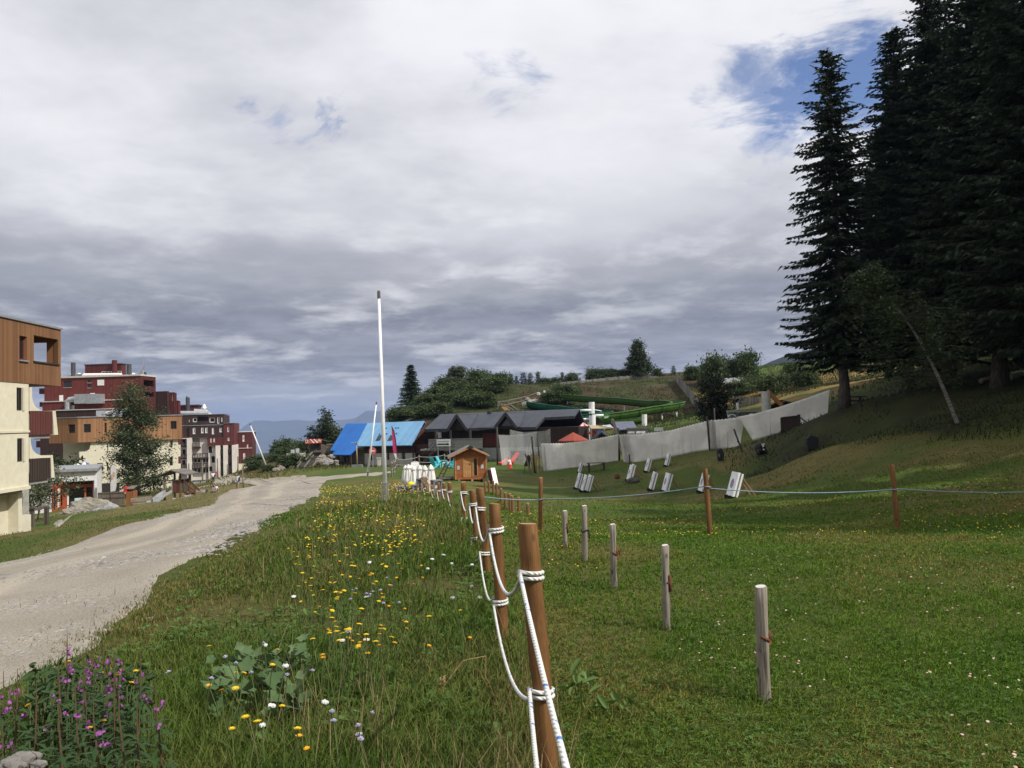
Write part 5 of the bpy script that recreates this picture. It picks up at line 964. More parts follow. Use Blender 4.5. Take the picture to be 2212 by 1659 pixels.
fb = MB(); fb.bar((lx, -.38, lz - .06), (ax, -.38, az - .07), .04, .1); fb.bar((ax, -.38, az - .07), (rx, -.38, rz - .06), .04, .1); fb.build('barge_board', TRIM, b); MB().prism([(ax - .3, -.42, az - .14), (ax + .28, -.42, az - .13), (ax, -.42, az + .07)], (0, .04, 0)).build('ridge_cap', mat('black felt', (.03, .03, .03), None, 4, .9), b)
fr = MB(); fr.box(dr[0] - .07, dr[0], -.025, -.003, dr[2], dr[3] + .07); fr.box(dr[1], dr[1] + .07, -.025, -.003, dr[2], dr[3] + .07); fr.box(wn[0] - .06, wn[0], -.025, -.003, dr[2], dr[3] + .07); fr.box(wn[1], wn[1] + .07, -.025, -.003, dr[2], dr[3] + .07); fr.box(-.01, .08, -.03, -.003, zb, ze); fr.box(xr - .08, xr + .01, -.03, -.003, zb, ze); fr.build('trim', TRIM, b)
dd = MB().box(dr[0] + .01, dr[1] - .01, .005, .045, dr[2], dr[3] - .01)
for zz in (.2, .52, .8): dd.box(dr[0] + .08, dr[1] - .08, -.008, .004, dr[2] + (dr[3] - dr[2]) * zz - .12, dr[2] + (dr[3] - dr[2]) * zz + .1)
dd = dd.build('door', DOORW, b); MB().box(dr[1] - .12, dr[1] - .07, -.04, .004, dr[2] + .85, dr[2] + .95).build('handle', DKGREY, dd); MB().box(wn[0], wn[1], .03, .04, wn[2], wn[3]).build('window', GLASS, b); 
pp = MB(); 
for q in [(1000, 388, 1040, 440), (1338, 370, 1378, 424)]: r_ = f.rect(Z5, *q); pp.box(r_[0], r_[1], -.012, -.003, r_[2], r_[3])
pp.build('notice', mat('grey notice', (.52, .54, .56), (.4, .42, .45), 9, .6), b); MB().box(A_(1165, 220)[0], A_(1195, 220)[0], -.1, -.003, A_(1180, 228)[1], A_(1180, 210)[1]).build('lamp', DKGREY, b)
sk = MB(); 
for x in (.2, xr / 2, xr - .3): sk.box(x, x + .15, -.05, 2.6, -.15, zb - .002)
sk.build('skid', mat('grey bearer', (.3, .27, .22), None, 4, .9), b); HUT = f
# ================================================================== fences, poles, archery ground
def timber(name, c1, c2, c3):
    m, nt, b = newmat(name); tc = nt.new('ShaderNodeTexCoord'); oi = nt.new('ShaderNodeObjectInfo'); va = nt.new('ShaderNodeVectorMath'); va.operation = 'ADD'; nt.link(tc.outputs['Object'], va.inputs[0]); nt.link(oi.outputs['Location'], va.inputs[1]); mp = nt.new('ShaderNodeMapping'); mp.inputs['Scale'].default_value = (1, 1, .06); nt.link(va.outputs[0], mp.inputs[0]); v = mp.outputs[0]
    g = nt.noise(v, 55, 6, .7, .6); c = nt.mix(nt.ramp(g, .32, .68), c1, c2); c = nt.mix(nt.math('MULTIPLY', nt.ramp(nt.noise(v, 26, 5, .6, 1.5), .56, .64), .75), c, c3); mp2 = nt.new('ShaderNodeMapping'); mp2.inputs['Scale'].default_value = (1, 1, .55); nt.link(va.outputs[0], mp2.inputs[0]); vo = nt.new('ShaderNodeTexVoronoi'); vo.inputs['Scale'].default_value = 9; nt.link(mp2.outputs[0], vo.inputs['Vector'])
    c = nt.mix(nt.math('MULTIPLY', nt.ramp(vo.outputs['Distance'], .16, .07), .85), c, c3); c = nt.mix(nt.math('MULTIPLY', nt.ramp(nt.noise(va.outputs[0], 3, 5, .7), .5, .72), .5), c, c3); nt.link(c, b.inputs['Base Color']); b.inputs['Roughness'].default_value = .75; b.inputs['Specular IOR Level'].default_value = .25
    bp = nt.new('ShaderNodeBump'); bp.inputs['Strength'].default_value = .7; bp.inputs['Distance'].default_value = .006; nt.link(g, bp.inputs['Height']); nt.link(bp.outputs[0], b.inputs['Normal']); MATS[name] = m; return m
POSTW = timber('treated round timber', (.20, .098, .033), (.125, .057, .02), (.05, .024, .01)); 
POSTW2 = mat('weathered brown timber', (.20, .105, .045), (.13, .065, .03), 10, .85, .4, stretch=(1, 1, .12))
ENDW = mat('sawn end grain', (.42, .27, .13), (.32, .19, .085), 18, .85)
GREYW = timber('silvered timber', (.29, .255, .21), (.17, .145, .115), (.06, .05, .038))
RUST = mat('rusty iron', (.16, .06, .025), (.07, .03, .018), 25, .9, .4)
OLDW = mat('grey brown weathered wood', (.19, .16, .125), (.12, .10, .08), 6, .9, .3, stretch=(1, 1, .2)); BRWN = mat('brown play timber', (.17, .085, .045), (.11, .055, .03), 6, .85, .2)
m, nt, b_ = newmat('white rope with blue flecks'); tc = nt.new('ShaderNodeTexCoord'); vo = nt.new('ShaderNodeTexVoronoi'); vo.inputs['Scale'].default_value = 42; nt.link(tc.outputs['Object'], vo.inputs['Vector'])
sc_ = nt.new('ShaderNodeSeparateColor'); nt.link(vo.outputs['Color'], sc_.inputs[0]); fl = nt.math('MULTIPLY', nt.math('GREATER_THAN', sc_.outputs[0], .86), nt.math('LESS_THAN', vo.outputs['Distance'], .42))
cc = nt.mix(fl, nt.mix(nt.noise(tc.outputs['Object'], 30), (.72, .72, .70), (.52, .51, .48)), (.10, .22, .50)); nt.link(cc, b_.inputs['Base Color']); b_.inputs['Roughness'].default_value = .8
wv = nt.new('ShaderNodeTexWave'); wv.inputs['Scale'].default_value = 26; wv.bands_direction = 'DIAGONAL'; nt.link(tc.outputs['Object'], wv.inputs[0]); bp = nt.new('ShaderNodeBump'); bp.inputs['Strength'].default_value = .6; bp.inputs['Distance'].default_value = .006; nt.link(wv.outputs['Fac'], bp.inputs['Height']); nt.link(bp.outputs[0], b_.inputs['Normal']); ROPE = m
ROPEB = mat('faded blue rope', (.24, .33, .38), (.17, .24, .28), 30, .8)
def wood_post(name, base, top, r, label, cat, group, m=POSTW, cham=.005, rr=None):
    base = np.array(base, float); top = np.array(top, float); L = np.linalg.norm(top - base); root_o = base
    mb = MB(); rs = np.random.default_rng(int(abs(base[0] * 1e3 + base[1] * 77)) % 99991); zs = np.linspace(-.3, L - cham, 12)
    vs = []; n = 18; jit = rs.normal(0, .004, 12)
    for k, z in enumerate(zs):
        for j in range(n): a = 2 * math.pi * j / n; q = r * (1.04 - .05 * k / 11) + .0025 * math.sin(3 * a + k * .6) + jit[k] * .35; vs.append((q * math.cos(a), q * math.sin(a), z))
    for j in range(n): a = 2 * math.pi * j / n; vs.append(((r * .99 - cham) * math.cos(a), (r * .99 - cham) * math.sin(a), L + .004 * math.cos(a + 1)))
    fs = [(i * n + j, i * n + (j + 1) % n, (i + 1) * n + (j + 1) % n, (i + 1) * n + j) for i in range(12) for j in range(n)]
    mb.add(vs, fs); mb.mi = 1; mb.add(vs[-n:], [tuple(range(n))])
    o = mb.build(name, [m, ENDW if m is not GREYW else PALEEND], None, base, smooth=False); d = Vector(top - base).normalized(); o.rotation_euler = d.to_track_quat('Z', 'Y').to_euler()
    o.data.polygons.foreach_set('use_smooth', [True] * (len(fs)) + [False]); tag(o, label, cat, group); return o
PALEEND = mat('bleached end grain', (.62, .60, .56), (.45, .43, .4), 20, .9)
# --- white rope fence
fp = []
for (tu, tv, bu, bv, d) in [(1140,1131,1192,1745,3.3),(1068,1088,1088,1393,5.6),(1037,1054,1054,1243,8.06),(1020,1059,1031,1177,10.),(1001,1041,1003,1134,12.3)]: b0 = P(bu, bv, d); b0[2] = gh(b0[0], b0[1]); fp.append((b0, P(tu, tv, d)))
cu = [(1147,1243),(1072,1143),(1038,1099.6),(1022,1088.6),(1002,1064.7)]; cl = [(1169,1497),(1081,1298),(1046.6,1196),(1025,1161.6),(1002.5,1121)]
du_ = [3.3, 5.6, 8.06, 10, 12.3]; UP = [P(*q, d) for q, d in zip(cu, du_)]; LO = [P(*q, d) for q, d in zip(cl, du_)]
for (x, y, x2, y2, d) in [(1400,1000,1440,1570,16.5),(1250,960,1290,1470,19),(1110,975,1130,1360,23),(930,965,960,1350,26),(725,915,760,1270,29),(570,965,600,1280,32),(375,950,410,1240,35),(215,895,250,1190,38),(75,862,95,1112,41),(-25,850,-10,1095,44),(-75,830,-65,1050,48)]:
    a = P(*ZC(x, y), d); lo = P(*ZC(x2, y2), d); g = np.array([a[0], a[1], 0]); g[2] = min(gh(g[0], g[1]), lo[2] - .15); dd = a - np.array([0, 0, 0]); fp.append((g, a + (0, 0, .16 + .1 * random.random()))); UP.append(a); LO.append(np.array([a[0], a[1], max(lo[2], g[2] + .12)]))
wl_ = ['nearest rope fence post, thick and knotty, cut off by the picture bottom', 'second rope fence post from the camera, a bit shorter than the nearest', 'third rope fence post, tallest of the slim pair', 'fourth rope fence post, just left of the slim tall one', 'fifth rope fence post, where the blue rope is tied', 'sixth rope fence post, first of three close together beside yellow flowers', 'seventh rope fence post, middle of three close together', 'eighth rope fence post, last of the three close together']
for i, (b0, t0) in enumerate(fp): wood_post('fence_post', b0, t0, .041, wl_[i] if i < 8 else 'small rope fence post in the far run beside the grey stools', 'post', 'posts of the white rope fence')
def ropeline(C, ax, R, r, sag, name, label, first=None, turns=2, m=ROPE, grp=None, n=10):
    pts = [] if first is None else [np.array(first, float)]
    prev = pts[0] if pts else None
    for i, c in enumerate(C):
        a0 = math.pi * 1.05; coil = []
        for k in range(int(18 * turns) + 1): t = k / 18; a = a0 + 2 * math.pi * t; coil.append(np.array([c[0] + (R + r * .9) * math.cos(a), c[1] + (R + r * .9) * math.sin(a), c[2] + (t - turns / 2) * r * 2.6 * (1 if i % 2 else -1)]))
        if prev is not None:
            a, b = prev, coil[0]; L = np.linalg.norm(b - a); s = sag * L if i or first is None else .02
            for t in np.linspace(0, 1, 16)[1:-1]: pts.append(a + (b - a) * t - np.array([0, 0, 4 * s * t * (1 - t)]))
        pts += coil; prev = coil[-1]
    o = MB().tube(pts, r, n).build(name, m, smooth=True); return tag(o, label, 'rope', grp)
ropeline(UP, None, .041, .0085, .085, 'rope', 'upper white rope of the post fence, sagging between the posts', P(1232, 1690, 1.75))
ropeline(LO, None, .042, .0085, .07, 'rope', 'lower white rope of the post fence, knee high', P(1164, 1700, 2.35))
# fence turning away behind the stools
bk = []
for (u, v, d) in [(846,1005,58),(850,993,64),(858,987,70),(905,985,73),(960,981,76),(1012,976,79)]: b0 = GD(u, v, d); bk.append((b0, b0 + (0, 0, 1.15)))
for b0, t0 in bk: wood_post('fence_post', b0, t0, .06, 'small far post of the grey rope fence before the chalet and deck', 'post', 'posts of the far rope fence', OLDW)
for k, h in ((0, 1.0), (1, .5)): ropeline([q[0] + (0, 0, h) for q in bk], None, .06, .02, .03, 'rope', ['upper grey rope of the far fence in front of the chalet', 'lower grey rope of the far fence in front of the chalet'][k], None, 1, mat('grey rope', (.42, .41, .38), None, 9, .9), n=6)
# --- tall posts with the blue rope
bl = []
for (tu, tv, bu, bv, d, lb) in [(1168,1032,1168,1160,13.3,'tall brown post left of the archery targets, carrying the blue rope'),(1523,1012,1534,1157,12,'tall brown post in front of the targets, middle of the blue rope'),(1926,1003,1940,1150,12,'tall brown post in the shaded right part of the lawn, carrying the blue rope'),(2420,995,2440,1150,12.5,'tall brown post beyond the right picture edge, end of the blue rope')]:
    b0 = P(bu, bv, d); b0[2] = gh(b0[0], b0[1]) ; wood_post('tall_post', b0, P(tu, tv, d), .038, lb, 'post', 'posts of the blue rope'); bl.append((b0, P(tu, tv, d)))
ctr = [UP[4] + (0, 0, .01)] + [P(1168, 1078, 13.3), P(1528, 1052, 12), P(1931, 1056, 12), P(2428, 1050, 12.5)]
ropeline(ctr, None, .04, .008, .022, 'rope', 'thin faded blue rope strung along the tall brown posts', None, 1, ROPEB, n=8)
# --- short brown posts in a row
for i, (x, y0, y1, d) in enumerate([(1400,620,790,31.5),(1456,700,850,29.5),(1518,748,880,27.5),(1565,770,900,26),(1628,765,1000,24.5),(1687,800,1040,23),(1752,785,1060,22),(1788,815,1110,21),(1878,835,1190,20),(2008,920,1190,19.3)]):
    t0 = P(*Z5(x, y0), d); b0 = t0.copy(); b0[2] = gh(b0[0], b0[1]); 
    if t0[2] - b0[2] < .45: t0[2] = b0[2] + .5
    wood_post('short_post', b0, t0, .042, 'short brown round post in the close row running from the hut toward the lawn' if i < 8 else ['second to last short brown post of the close row, taller', 'last short brown post of the close row, nearest the tall post'][i - 8], 'post', 'short posts of the close row', POSTW2)
# --- silvered posts with rusty rings
for (tu, tv, bu, bv, r, lb, sh) in [(1643,1266,1652,1515,.033,'nearest silvered post, pale sawn top and a rusty strap ring',1),(1436,1177,1441,1360,.028,'second silvered post from the camera, split top and a rusty plate',2),(1323,1132,1327,1272,.029,'third silvered post, plain pale front with a rusty ring',1),(1262,1092,1264,1215,.031,'fourth silvered post, squarish, with a dark chain ring',3),(1220,1103,1221,1186,.03,'farthest silvered post, shortest, with a rust stain',2)]:
    b0 = G(bu, bv); d = b0[1]; t0 = P(tu, tv, d); o = wood_post('weathered_post', b0, t0, r, lb, 'post', 'silvered posts of the shooting line', GREYW); L = np.linalg.norm(t0 - b0)
    s = MB(); h = L * .56
    if sh == 1:
        s.tube([(r * 1.05 * math.cos(a), r * 1.05 * math.sin(a), h + .02 * math.sin(a)) for a in np.linspace(2.6, 6.6, 20)], .009, 6); s.tube([(.055 + .038 * math.cos(a), -r - .012 - .03 * math.cos(a), h - .028 + .04 * math.sin(a)) for a in np.linspace(-2.6, 2.6, 16)], .008, 6); s.box(-.012, .018, -r - .016, -r + .01, h - .02, h + .02)
    elif sh == 2: s.prism([(-.03, -r - .01, h + .055), (.035, -r - .01, h + .05), (.045, -r - .01, h - .03), (.01, -r - .01, h - .075), (-.025, -r - .01, h - .06)], (0, .02, 0)); s.tube([(r * 1.04 * math.cos(a), r * 1.04 * math.sin(a), h) for a in np.linspace(3.3, 6.1, 14)], .007, 5)
    else: s.tube([(r * 1.2 * math.cos(a), r * 1.2 * math.sin(a), h + .01 * math.sin(2 * a)) for a in np.linspace(0, 6.283, 22)], .008, 6); s.tube([(.02 + .03 * math.cos(a), -r - .02, h - .05 + .05 * math.sin(a)) for a in np.linspace(0, 6.283, 14)], .006, 5)
    s.build('rusty_ring', RUST if sh != 3 else mat('dark iron', (.03, .025, .025), None, 9, .6), o, smooth=True)
# --- leaning white flag poles
POLE = mat('white painted pole', (.80, .80, .82), (.70, .70, .72), 2, .35, stain=.1)
def flagpole(base, top, r, label, bracket):
    base = np.array(base); top = np.array(top); root = thing('flag_pole', label, 'pole', base, 0, 'bare white flag poles'); dv = top - base; L = np.linalg.norm(dv); u_ = dv / L
    MB().tube([u_ * (.058 * L), u_ * .5 * L, u_ * (L - .22)], [r, r * .85, r * .62], 16).build('pole', POLE, root, smooth=True)
    MB().tube([u_ * -.3, u_ * (.058 * L)], r * .85, 12).build('socket', DKGREY, root, smooth=True); cp = MB(); cp.tube([u_ * (L - .22), u_ * (L - .02)], r * .75, 12); cp.tube([u_ * (L - .02), u_ * L], r * .5, 10); cp.build('cap', mat('pole cap', (.12, .11, .12), None, 5, .5), root, smooth=False)
    k = MB()
    for s in (-1, 1): k.bar(u_ * (.05 * L) + (s * r * 1.5, -r * .3, 0), u_ * (.145 * L) + (s * r * 1.25, -r * .3, 0), r * .3, r * .4)
    for z in (.052, .065, .14): k.bar(u_ * (z * L) + (-r * 1.4, -r * 1.2, 0), u_ * (z * L) + (r * 1.4, -r * 1.1, 0), r * .3)
    k.build('clamp', GALV, root)
b0 = P(834, 1112, 22); b0[2] = gh(b0[0], b0[1]); flagpole(b0, P(818, 628, 22), .062, 'tall bare white flag pole beside the rope fence, nearest of three', 1)
b0 = P(794, 1027, 62); b0[2] = gh(b0[0], b0[1]); flagpole(b0, P(813.5, 868, 62), .075, 'white pole leaning right in front of the pale blue roof', 1)
b0 = P(579, 1016, 90); b0[2] = gh(b0[0], b0[1]); flagpole(b0, P(539.5, 915, 89), .09, 'white pole leaning left on the knoll before the mountain', 1)

# --- archery targets
FOAM = mat('white foam', (.80, .80, .80), (.70, .70, .71), 3, .8, .1, stain=.15); FOAMG = mat('dark grey foam layer', (.20, .20, .21), (.15, .15, .16), 6, .9)
m, nt, b_ = newmat('ringed target face'); tc = nt.new('ShaderNodeTexCoord'); vm = nt.new('ShaderNodeVectorMath'); vm.operation = 'LENGTH'; nt.link(tc.outputs['Object'], vm.inputs[0]); rp_ = nt.new('ShaderNodeValToRGB'); nt.link(nt.math('MULTIPLY', vm.outputs['Value'], 3.7), rp_.inputs[0]); e = rp_.color_ramp; e.interpolation = 'CONSTANT'
for p_, c_ in [(0., (.75, .55, .05, 1)), (.16, (.55, .04, .04, 1)), (.42, (.10, .28, .60, 1)), (.72, (.04, .04, .05, 1)), (.80, (.78, .78, .78, 1))]:
    el_ = e.elements.new(p_) if p_ else e.elements[0]; el_.color = c_
e.elements.remove(e.elements[-1]) if len(e.elements) > 5 else None
nt.link(rp_.outputs[0], b_.inputs['Base Color']); b_.inputs['Roughness'].default_value = .7; FACE = m
STICK = mat('pale support timber', (.30, .20, .10), (.22, .145, .07), 7, .85)
def make_target():
    root = thing('archery_target', 'x', 'target'); t = R_(17); up = np.array([0, math.sin(t), math.cos(t)]); nr = np.array([0, -math.cos(t), math.sin(t)]); W, H, D = .46, 1.12, .26
    def slab_(y0, y1, m_, nm, w=W, h=H, z0=.14):
        o = MB(); o.T = lambda x, y, z: tuple(np.array([x, 0, 0]) + up * z - nr * y + np.array([0, -.1, 0])); o.box(-w, w, y0, y1, z0, z0 + h); return o.build(nm, m_, root, bevel=.012)
    slab_(0, .10, FOAM, 'front_layer'); slab_(.1, .17, FOAMG, 'middle_layer', W - .015, H - .02, .15); slab_(.17, D, FOAM, 'rear_layer', W - .01, H - .03, .15)
    c = up * .72 - nr * -.006 + np.array([0, -.1, 0]); fb = MB(); vs = [(.40 * math.cos(a), .40 * math.sin(a), 0) for a in np.linspace(0, 2 * math.pi, 33)[:-1]]; fb.prism(vs, (0, 0, -.004)); o = fb.build('ring_face', FACE, root, c); o.rotation_euler = (R_(90 - 17), 0, 0)
    for s in (-1, 1): MB().box(s * .22 - .06, s * .22 + .06, -.2, .12, -.02, .16).build('foot', mat('black rubber foot', (.02, .02, .02), None, 5, .8), root)
    for s in (-.3, .3): MB().bar(up * 1.1 - nr * .28 + (s, -.1, 0), (s * 1.2, 1.15, -.05), .06).build('leg', STICK, root)
    return root
T0 = make_target(); first = True
for (x, y, d, yw, s, lb) in [(735, 934, 0, -88, .86, 'archery target on the left, behind the overlapping pair'), (806, 968, 0, -88, .86, 'archery target in the overlapping pair, half hidden one'), (862, 970, 0, -88, .86, 'archery target in the overlapping pair, front one'), (1372, 838, 0, -88, .86, 'archery target in the middle beside a dark bag on the grass'), (1400, 790, 0, -89, .82, 'archery target peeping up just behind the middle one'), (1590, 727, 0, -88, .86, 'archery target leaning back, nearest below the long net seam'), (1832, 655, 0, -91, .82, 'farthest archery target, high up near the net, small'), (1642, 950, 0, -95, .9, 'upright archery target facing the camera most directly'), (1812, 975, 0, -87, .92, 'large archery target with long support sticks, right of the upright one'), (766, 734, 0, -88, .66, 'small archery target far behind the left group')]:
    g = G(*Z8(x, y))
    if first: T0.location = [float(q) for q in g]; T0.rotation_euler = (0, 0, R_(yw)); T0.scale = (s,) * 3; T0['label'] = lb; T0['group'] = 'archery targets'; first = False
    else: dup(T0, g, R_(yw), lb, 'archery targets', s)
dup(T0, G(1513, 1065), R_(-90), 'archery target partly hidden by the tall middle post', 'archery targets', .85); dup(T0, G(1578, 1077), R_(-87), 'largest archery target, just right of the tall middle post', 'archery targets', .86)
# --- white net wall
def clothmat(name, c, trans):
    m, nt, b_ = newmat(name); tc = nt.new('ShaderNodeTexCoord'); cc = nt.mix(nt.ramp(nt.noise(tc.outputs['Object'], .55, 6, .6), .42, .6), c, tuple(q * .82 for q in c)); nt.link(cc, b_.inputs['Base Color']); b_.inputs['Roughness'].default_value = .9
    tn = nt.new('ShaderNodeBsdfTranslucent'); nt.link(cc, tn.inputs[0]); mx = nt.new('ShaderNodeMixShader'); mx.inputs[0].default_value = trans; nt.link(b_.outputs[0], mx.inputs[1]); nt.link(tn.outputs[0], mx.inputs[2]); nt.link(mx.outputs[0], nt.n['Material Output'].inputs[0]); return m
NETW = clothmat('off white tarpaulin', (.86, .84, .78), .38)
def cloth(name, top, bot, label, m, cat, n=150, mr=14, scal=.07, fold=.16, seed=0, th=.012, folds=()):
    """hanging sheet between a top and a bottom edge (u,v,d lists), scalloped top, gentle folds, real thickness"""
    tp = np.array([P(*q) for q in top]); bt = np.array([P(*q) for q in bot])
    def res(p): L = np.r_[0, np.cumsum(np.linalg.norm(np.diff(p, axis=0), axis=1))]; L /= L[-1]; t = np.linspace(0, 1, n); return np.stack([np.interp(t, L, p[:, k]) for k in range(3)], -1)
    a, b = res(tp), res(bt); t = np.linspace(0, 1, n);  s = np.linspace(0, 1, mr)[:, None, None]; q = a[None] * (1 - s) + b[None] * s
    q[0, :, 2] -= scal * np.abs(np.sin(np.linspace(0, math.pi * max(4, n // 5), n))); w = fold * ((fbm(t * 6 + seed, t * 0 + 3., 1., 3, seed) - .5)[None] * (.3 + np.linspace(0, 1, mr)[:, None]) * 2 + .35 * np.sin(np.linspace(0, math.pi, mr))[:, None])
    fr2 = np.random.default_rng(seed + 40); folds = list(folds) + [(fr2.random(), .012 + .02 * fr2.random(), .02 + .03 * fr2.random()) for _ in range(9)]
    for (tc_, wd, am) in folds: w = w + am * np.sin((t - tc_) / wd * 20)[None] * np.exp(-((t - tc_) / wd) ** 2)[None] * np.linspace(.2, 1, mr)[:, None]
    q[..., 1] += w; k = q.copy(); k[..., 1] += th; V = np.concatenate([q.reshape(-1, 3), k.reshape(-1, 3)]); I = np.arange(mr * n).reshape(mr, n); f = np.stack([I[:-1, :-1], I[1:, :-1], I[1:, 1:], I[:-1, 1:]], -1).reshape(-1, 4); B = f[:, ::-1] + mr * n
    ed = np.concatenate([I[0], I[1:, -1], I[-1, ::-1][1:], I[::-1, 0][1:]]); e = np.stack([ed[:-1], ed[1:], ed[1:] + mr * n, ed[:-1] + mr * n], -1)
    c0 = V.mean(0); o = npmesh(name, V - c0, None, np.concatenate([f, B, e]), [m], smooth=True); o.location = c0; return tag(o, label, cat)
cloth('net_sheet', [(*Z8(297, 368), 66), (*Z8(560, 366), 66), (*Z8(800, 345), 66), (*Z8(1000, 305), 66), (*Z8(1255, 255), 66)], [(*Z8(330, 728), 65), (*Z8(600, 690), 65.5), (*Z8(900, 665), 66), (*Z8(1250, 618), 66)], 'left grey white safety sheet hanging from a dark pole behind the targets', NETW, 'safety sheet', folds=[(.02, .05, .2)], seed=2)
cloth('net_sheet', [(*Z8(1262, 262), 65.6), (*Z8(1500, 255), 65), (*Z8(1900, 205), 64.5), (*ZN(0, 640), 64), (*ZN(165, 598), 63.5)], [(*Z8(1325, 625), 65), (*Z8(1420, 620), 64.5), (*Z8(1800, 560), 64), (*ZN(0, 1090), 63.5), (*ZN(205, 1062), 63)], 'long middle safety sheet between the two dark poles, with pale patches', NETW, 'safety sheet', folds=[(.05, .06, .35)], seed=5)
cloth('net_sheet', [(*ZN(178, 592), 63.2), (*ZN(400, 575), 62), (*ZN(635, 545), 61), (*ZN(735, 650), 61)], [(*ZN(215, 1058), 63), (*ZN(450, 1042), 62), (*ZN(590, 1035), 61.5), (*ZN(672, 1028), 61)], 'short safety sheet with deep folds beside the torn gap', NETW, 'safety sheet', n=50, folds=[(.15, .12, .3)], seed=7)
cloth('net_sheet', [(*ZN(620, 548), 61.2), (*ZN(900, 495), 60), (*ZN(1300, 385), 58.5), (*ZN(1700, 255), 57), (*ZN(2070, 122), 55.5)], [(*ZN(735, 690), 61), (*ZN(880, 915), 60), (*ZN(1320, 790), 58.5), (*ZN(1700, 720), 57), (*ZN(1900, 660), 56), (*ZN(2040, 520), 55.5)], 'right hand safety sheet rising up the slope to a point', NETW, 'safety sheet', scal=0., fold=.06, seed=9)
DPOLE = mat('dark round pole', (.06, .05, .04), (.04, .035, .03), 5, .85)
def pole(name, Zc, x0, y0, x1, y1, d, r, label, m=DPOLE, cat='pole', grp=None):
    t0 = P(*Zc(x0, y0), d); b0 = P(*Zc(x1, y1), d); b0[2] = min(b0[2], gh(b0[0], b0[1])) - .1; o = MB().tube([b0 - b0, t0 - b0], [r, r * .9], 10).build(name, m, None, b0, smooth=True); return tag(o, label, cat, grp)
pole('net_pole', Z8, 1250, 185, 1268, 650, 66.4, .09, 'dark pole at the join of the left and middle safety sheets'); pole('net_pole', ZN, 158, 530, 215, 1170, 63.1, .09, 'dark pole right of the long middle safety sheet'); pole('net_pole', Z8, 1385, 510, 1395, 640, 64.3, .06, 'short dark stake leaning on the middle safety sheet')
pole('net_pole', Z8, 190, 290, 232, 735, 64, .07, 'rust brown pole among the leaning sticks'); pole('net_pole', Z8, 262, 230, 290, 700, 68, .07, 'dark pole at the left end of the left safety sheet'); pole('net_pole', ZN, 275, 405, 283, 600, 70, .08, 'grey brown pole standing behind the middle sheet by the dark bush', OLDW)
pole('net_pole', ZT, 1552, 1105, 1552, 1386, 74, .08, 'dark pole before the aquatic centre deck, left edge of the fine net')
# fine see-through nets
m, nt, b_ = newmat('fine white netting'); tr = nt.new('ShaderNodeBsdfTransparent'); mx = nt.new('ShaderNodeMixShader'); mx.inputs[0].default_value = .2; b_.inputs['Base Color'].default_value = (.62, .62, .6, 1); nt.link(tr.outputs[0], mx.inputs[1]); nt.link(b_.outputs[0], mx.inputs[2]); nt.link(mx.outputs[0], nt.n['Material Output'].inputs[0]); NETF = m
cloth('fine_net', [(*ZT(1565, 1190), 73), (*ZT(1700, 1195), 73), (*ZT(1850, 1185), 72), (*ZT(2010, 1155), 71)], [(*Z5(1640, 390), 72), (*Z5(1800, 395), 72), (*Z5(1960, 370), 71), (*Z5(2080, 330), 71)], 'see-through white net low across the front of the deck building', NETF, 'net', scal=.04, th=.004, seed=3)
cloth('fine_net', [(*ZT(1697, 1130), 76), (*ZT(1850, 1160), 76), (*ZT(2005, 1150), 75), (*ZT(2100, 1145), 74), (*ZT(2158, 1118), 74)], [(*ZT(1705, 1380), 76), (*ZT(2000, 1390), 75), (*ZT(2165, 1300), 74)], 'see-through white net hung higher, with a sagging top, beside the grey white sheet', NETF, 'net', scal=.08, th=.004, seed=4)

# --- leaning sticks, easel, dark frame, animal targets
root_g = G(*Z5(2080, 490)); 
for i, (x0, y0, x1, y1, lb) in enumerate([(1975, 215, 2050, 500, 'grey board leaning left of the stick pile'), (2040, 240, 2095, 480, 'first pale stick leaning against the rust brown pole'), (2060, 215, 2120, 490, 'second pale stick leaning against the rust brown pole'), (2140, 215, 2120, 480, 'steep stick right beside the rust brown pole'), (2160, 250, 2200, 470, 'thick stick leaning right of the rust brown pole'), (2110, 230, 2160, 490, 'stick crossing behind the rust brown pole')]):
    g = G(*Z5(x1, y1)); t0 = P(*Z5(x0, y0), g[1] + .3 + .1 * i); o = MB().bar((0, 0, -.03), t0 - g, .09 if i else .14, .07).build('stick', OLDW if i == 0 else STICK, None, g); tag(o, lb, 'stick', 'sticks leaning by the net')
g = G(*Z5(1955, 490)); e_ = thing('easel_board', 'black board on a thin easel left of the leaning sticks', 'easel', g); MB().prism([(.0, -.02, .55), (.5, -.02, .5), (.58, .1, 1.35), (.35, .12, 1.5)], (0, .04, 0)).build('board', mat('black board', (.02, .02, .022), None, 4, .7), e_)
for x in (-.05, .5): MB().bar((x, -.1, -.05), (.4, .12, 1.45), .035).build('leg', DARKWIN, e_)
g = G(*ZN(1330, 800)); w0 = (P(*ZN(1315, 560), g[1]) - g); w1 = (P(*ZN(1590, 530), g[1]) - g); h_ = w0[2]
fr_ = thing('archery_backstop', 'dark framed backstop with brown netting and a brace in front of the right hand sheet', 'frame', g); k = MB(); k.bar((w0[0], 0, -.5), (w0[0], 0, w0[2]), .1); k.bar((w1[0], 0, -.2), (w1[0], 0, w1[2] + .1), .16); k.bar(w0, w1, .1); k.build('posts', DPOLE, fr_)
MB().prism([(w0[0] + .05, .02, -.4), (w1[0] - .08, .02, -.1), (w1[0] - .08, .02, w1[2] - .05), (w0[0] + .05, .02, w0[2] - .05)], (0, .03, 0)).build('netting', mat('brown mesh', (.07, .045, .035), (.05, .035, .03), 8, .9), fr_)
br = P(*ZN(1800, 700), g[1] - .5) - g; MB().bar((w1[0], -.08, w1[2] - .05), br, .08).build('brace', DPOLE, fr_)
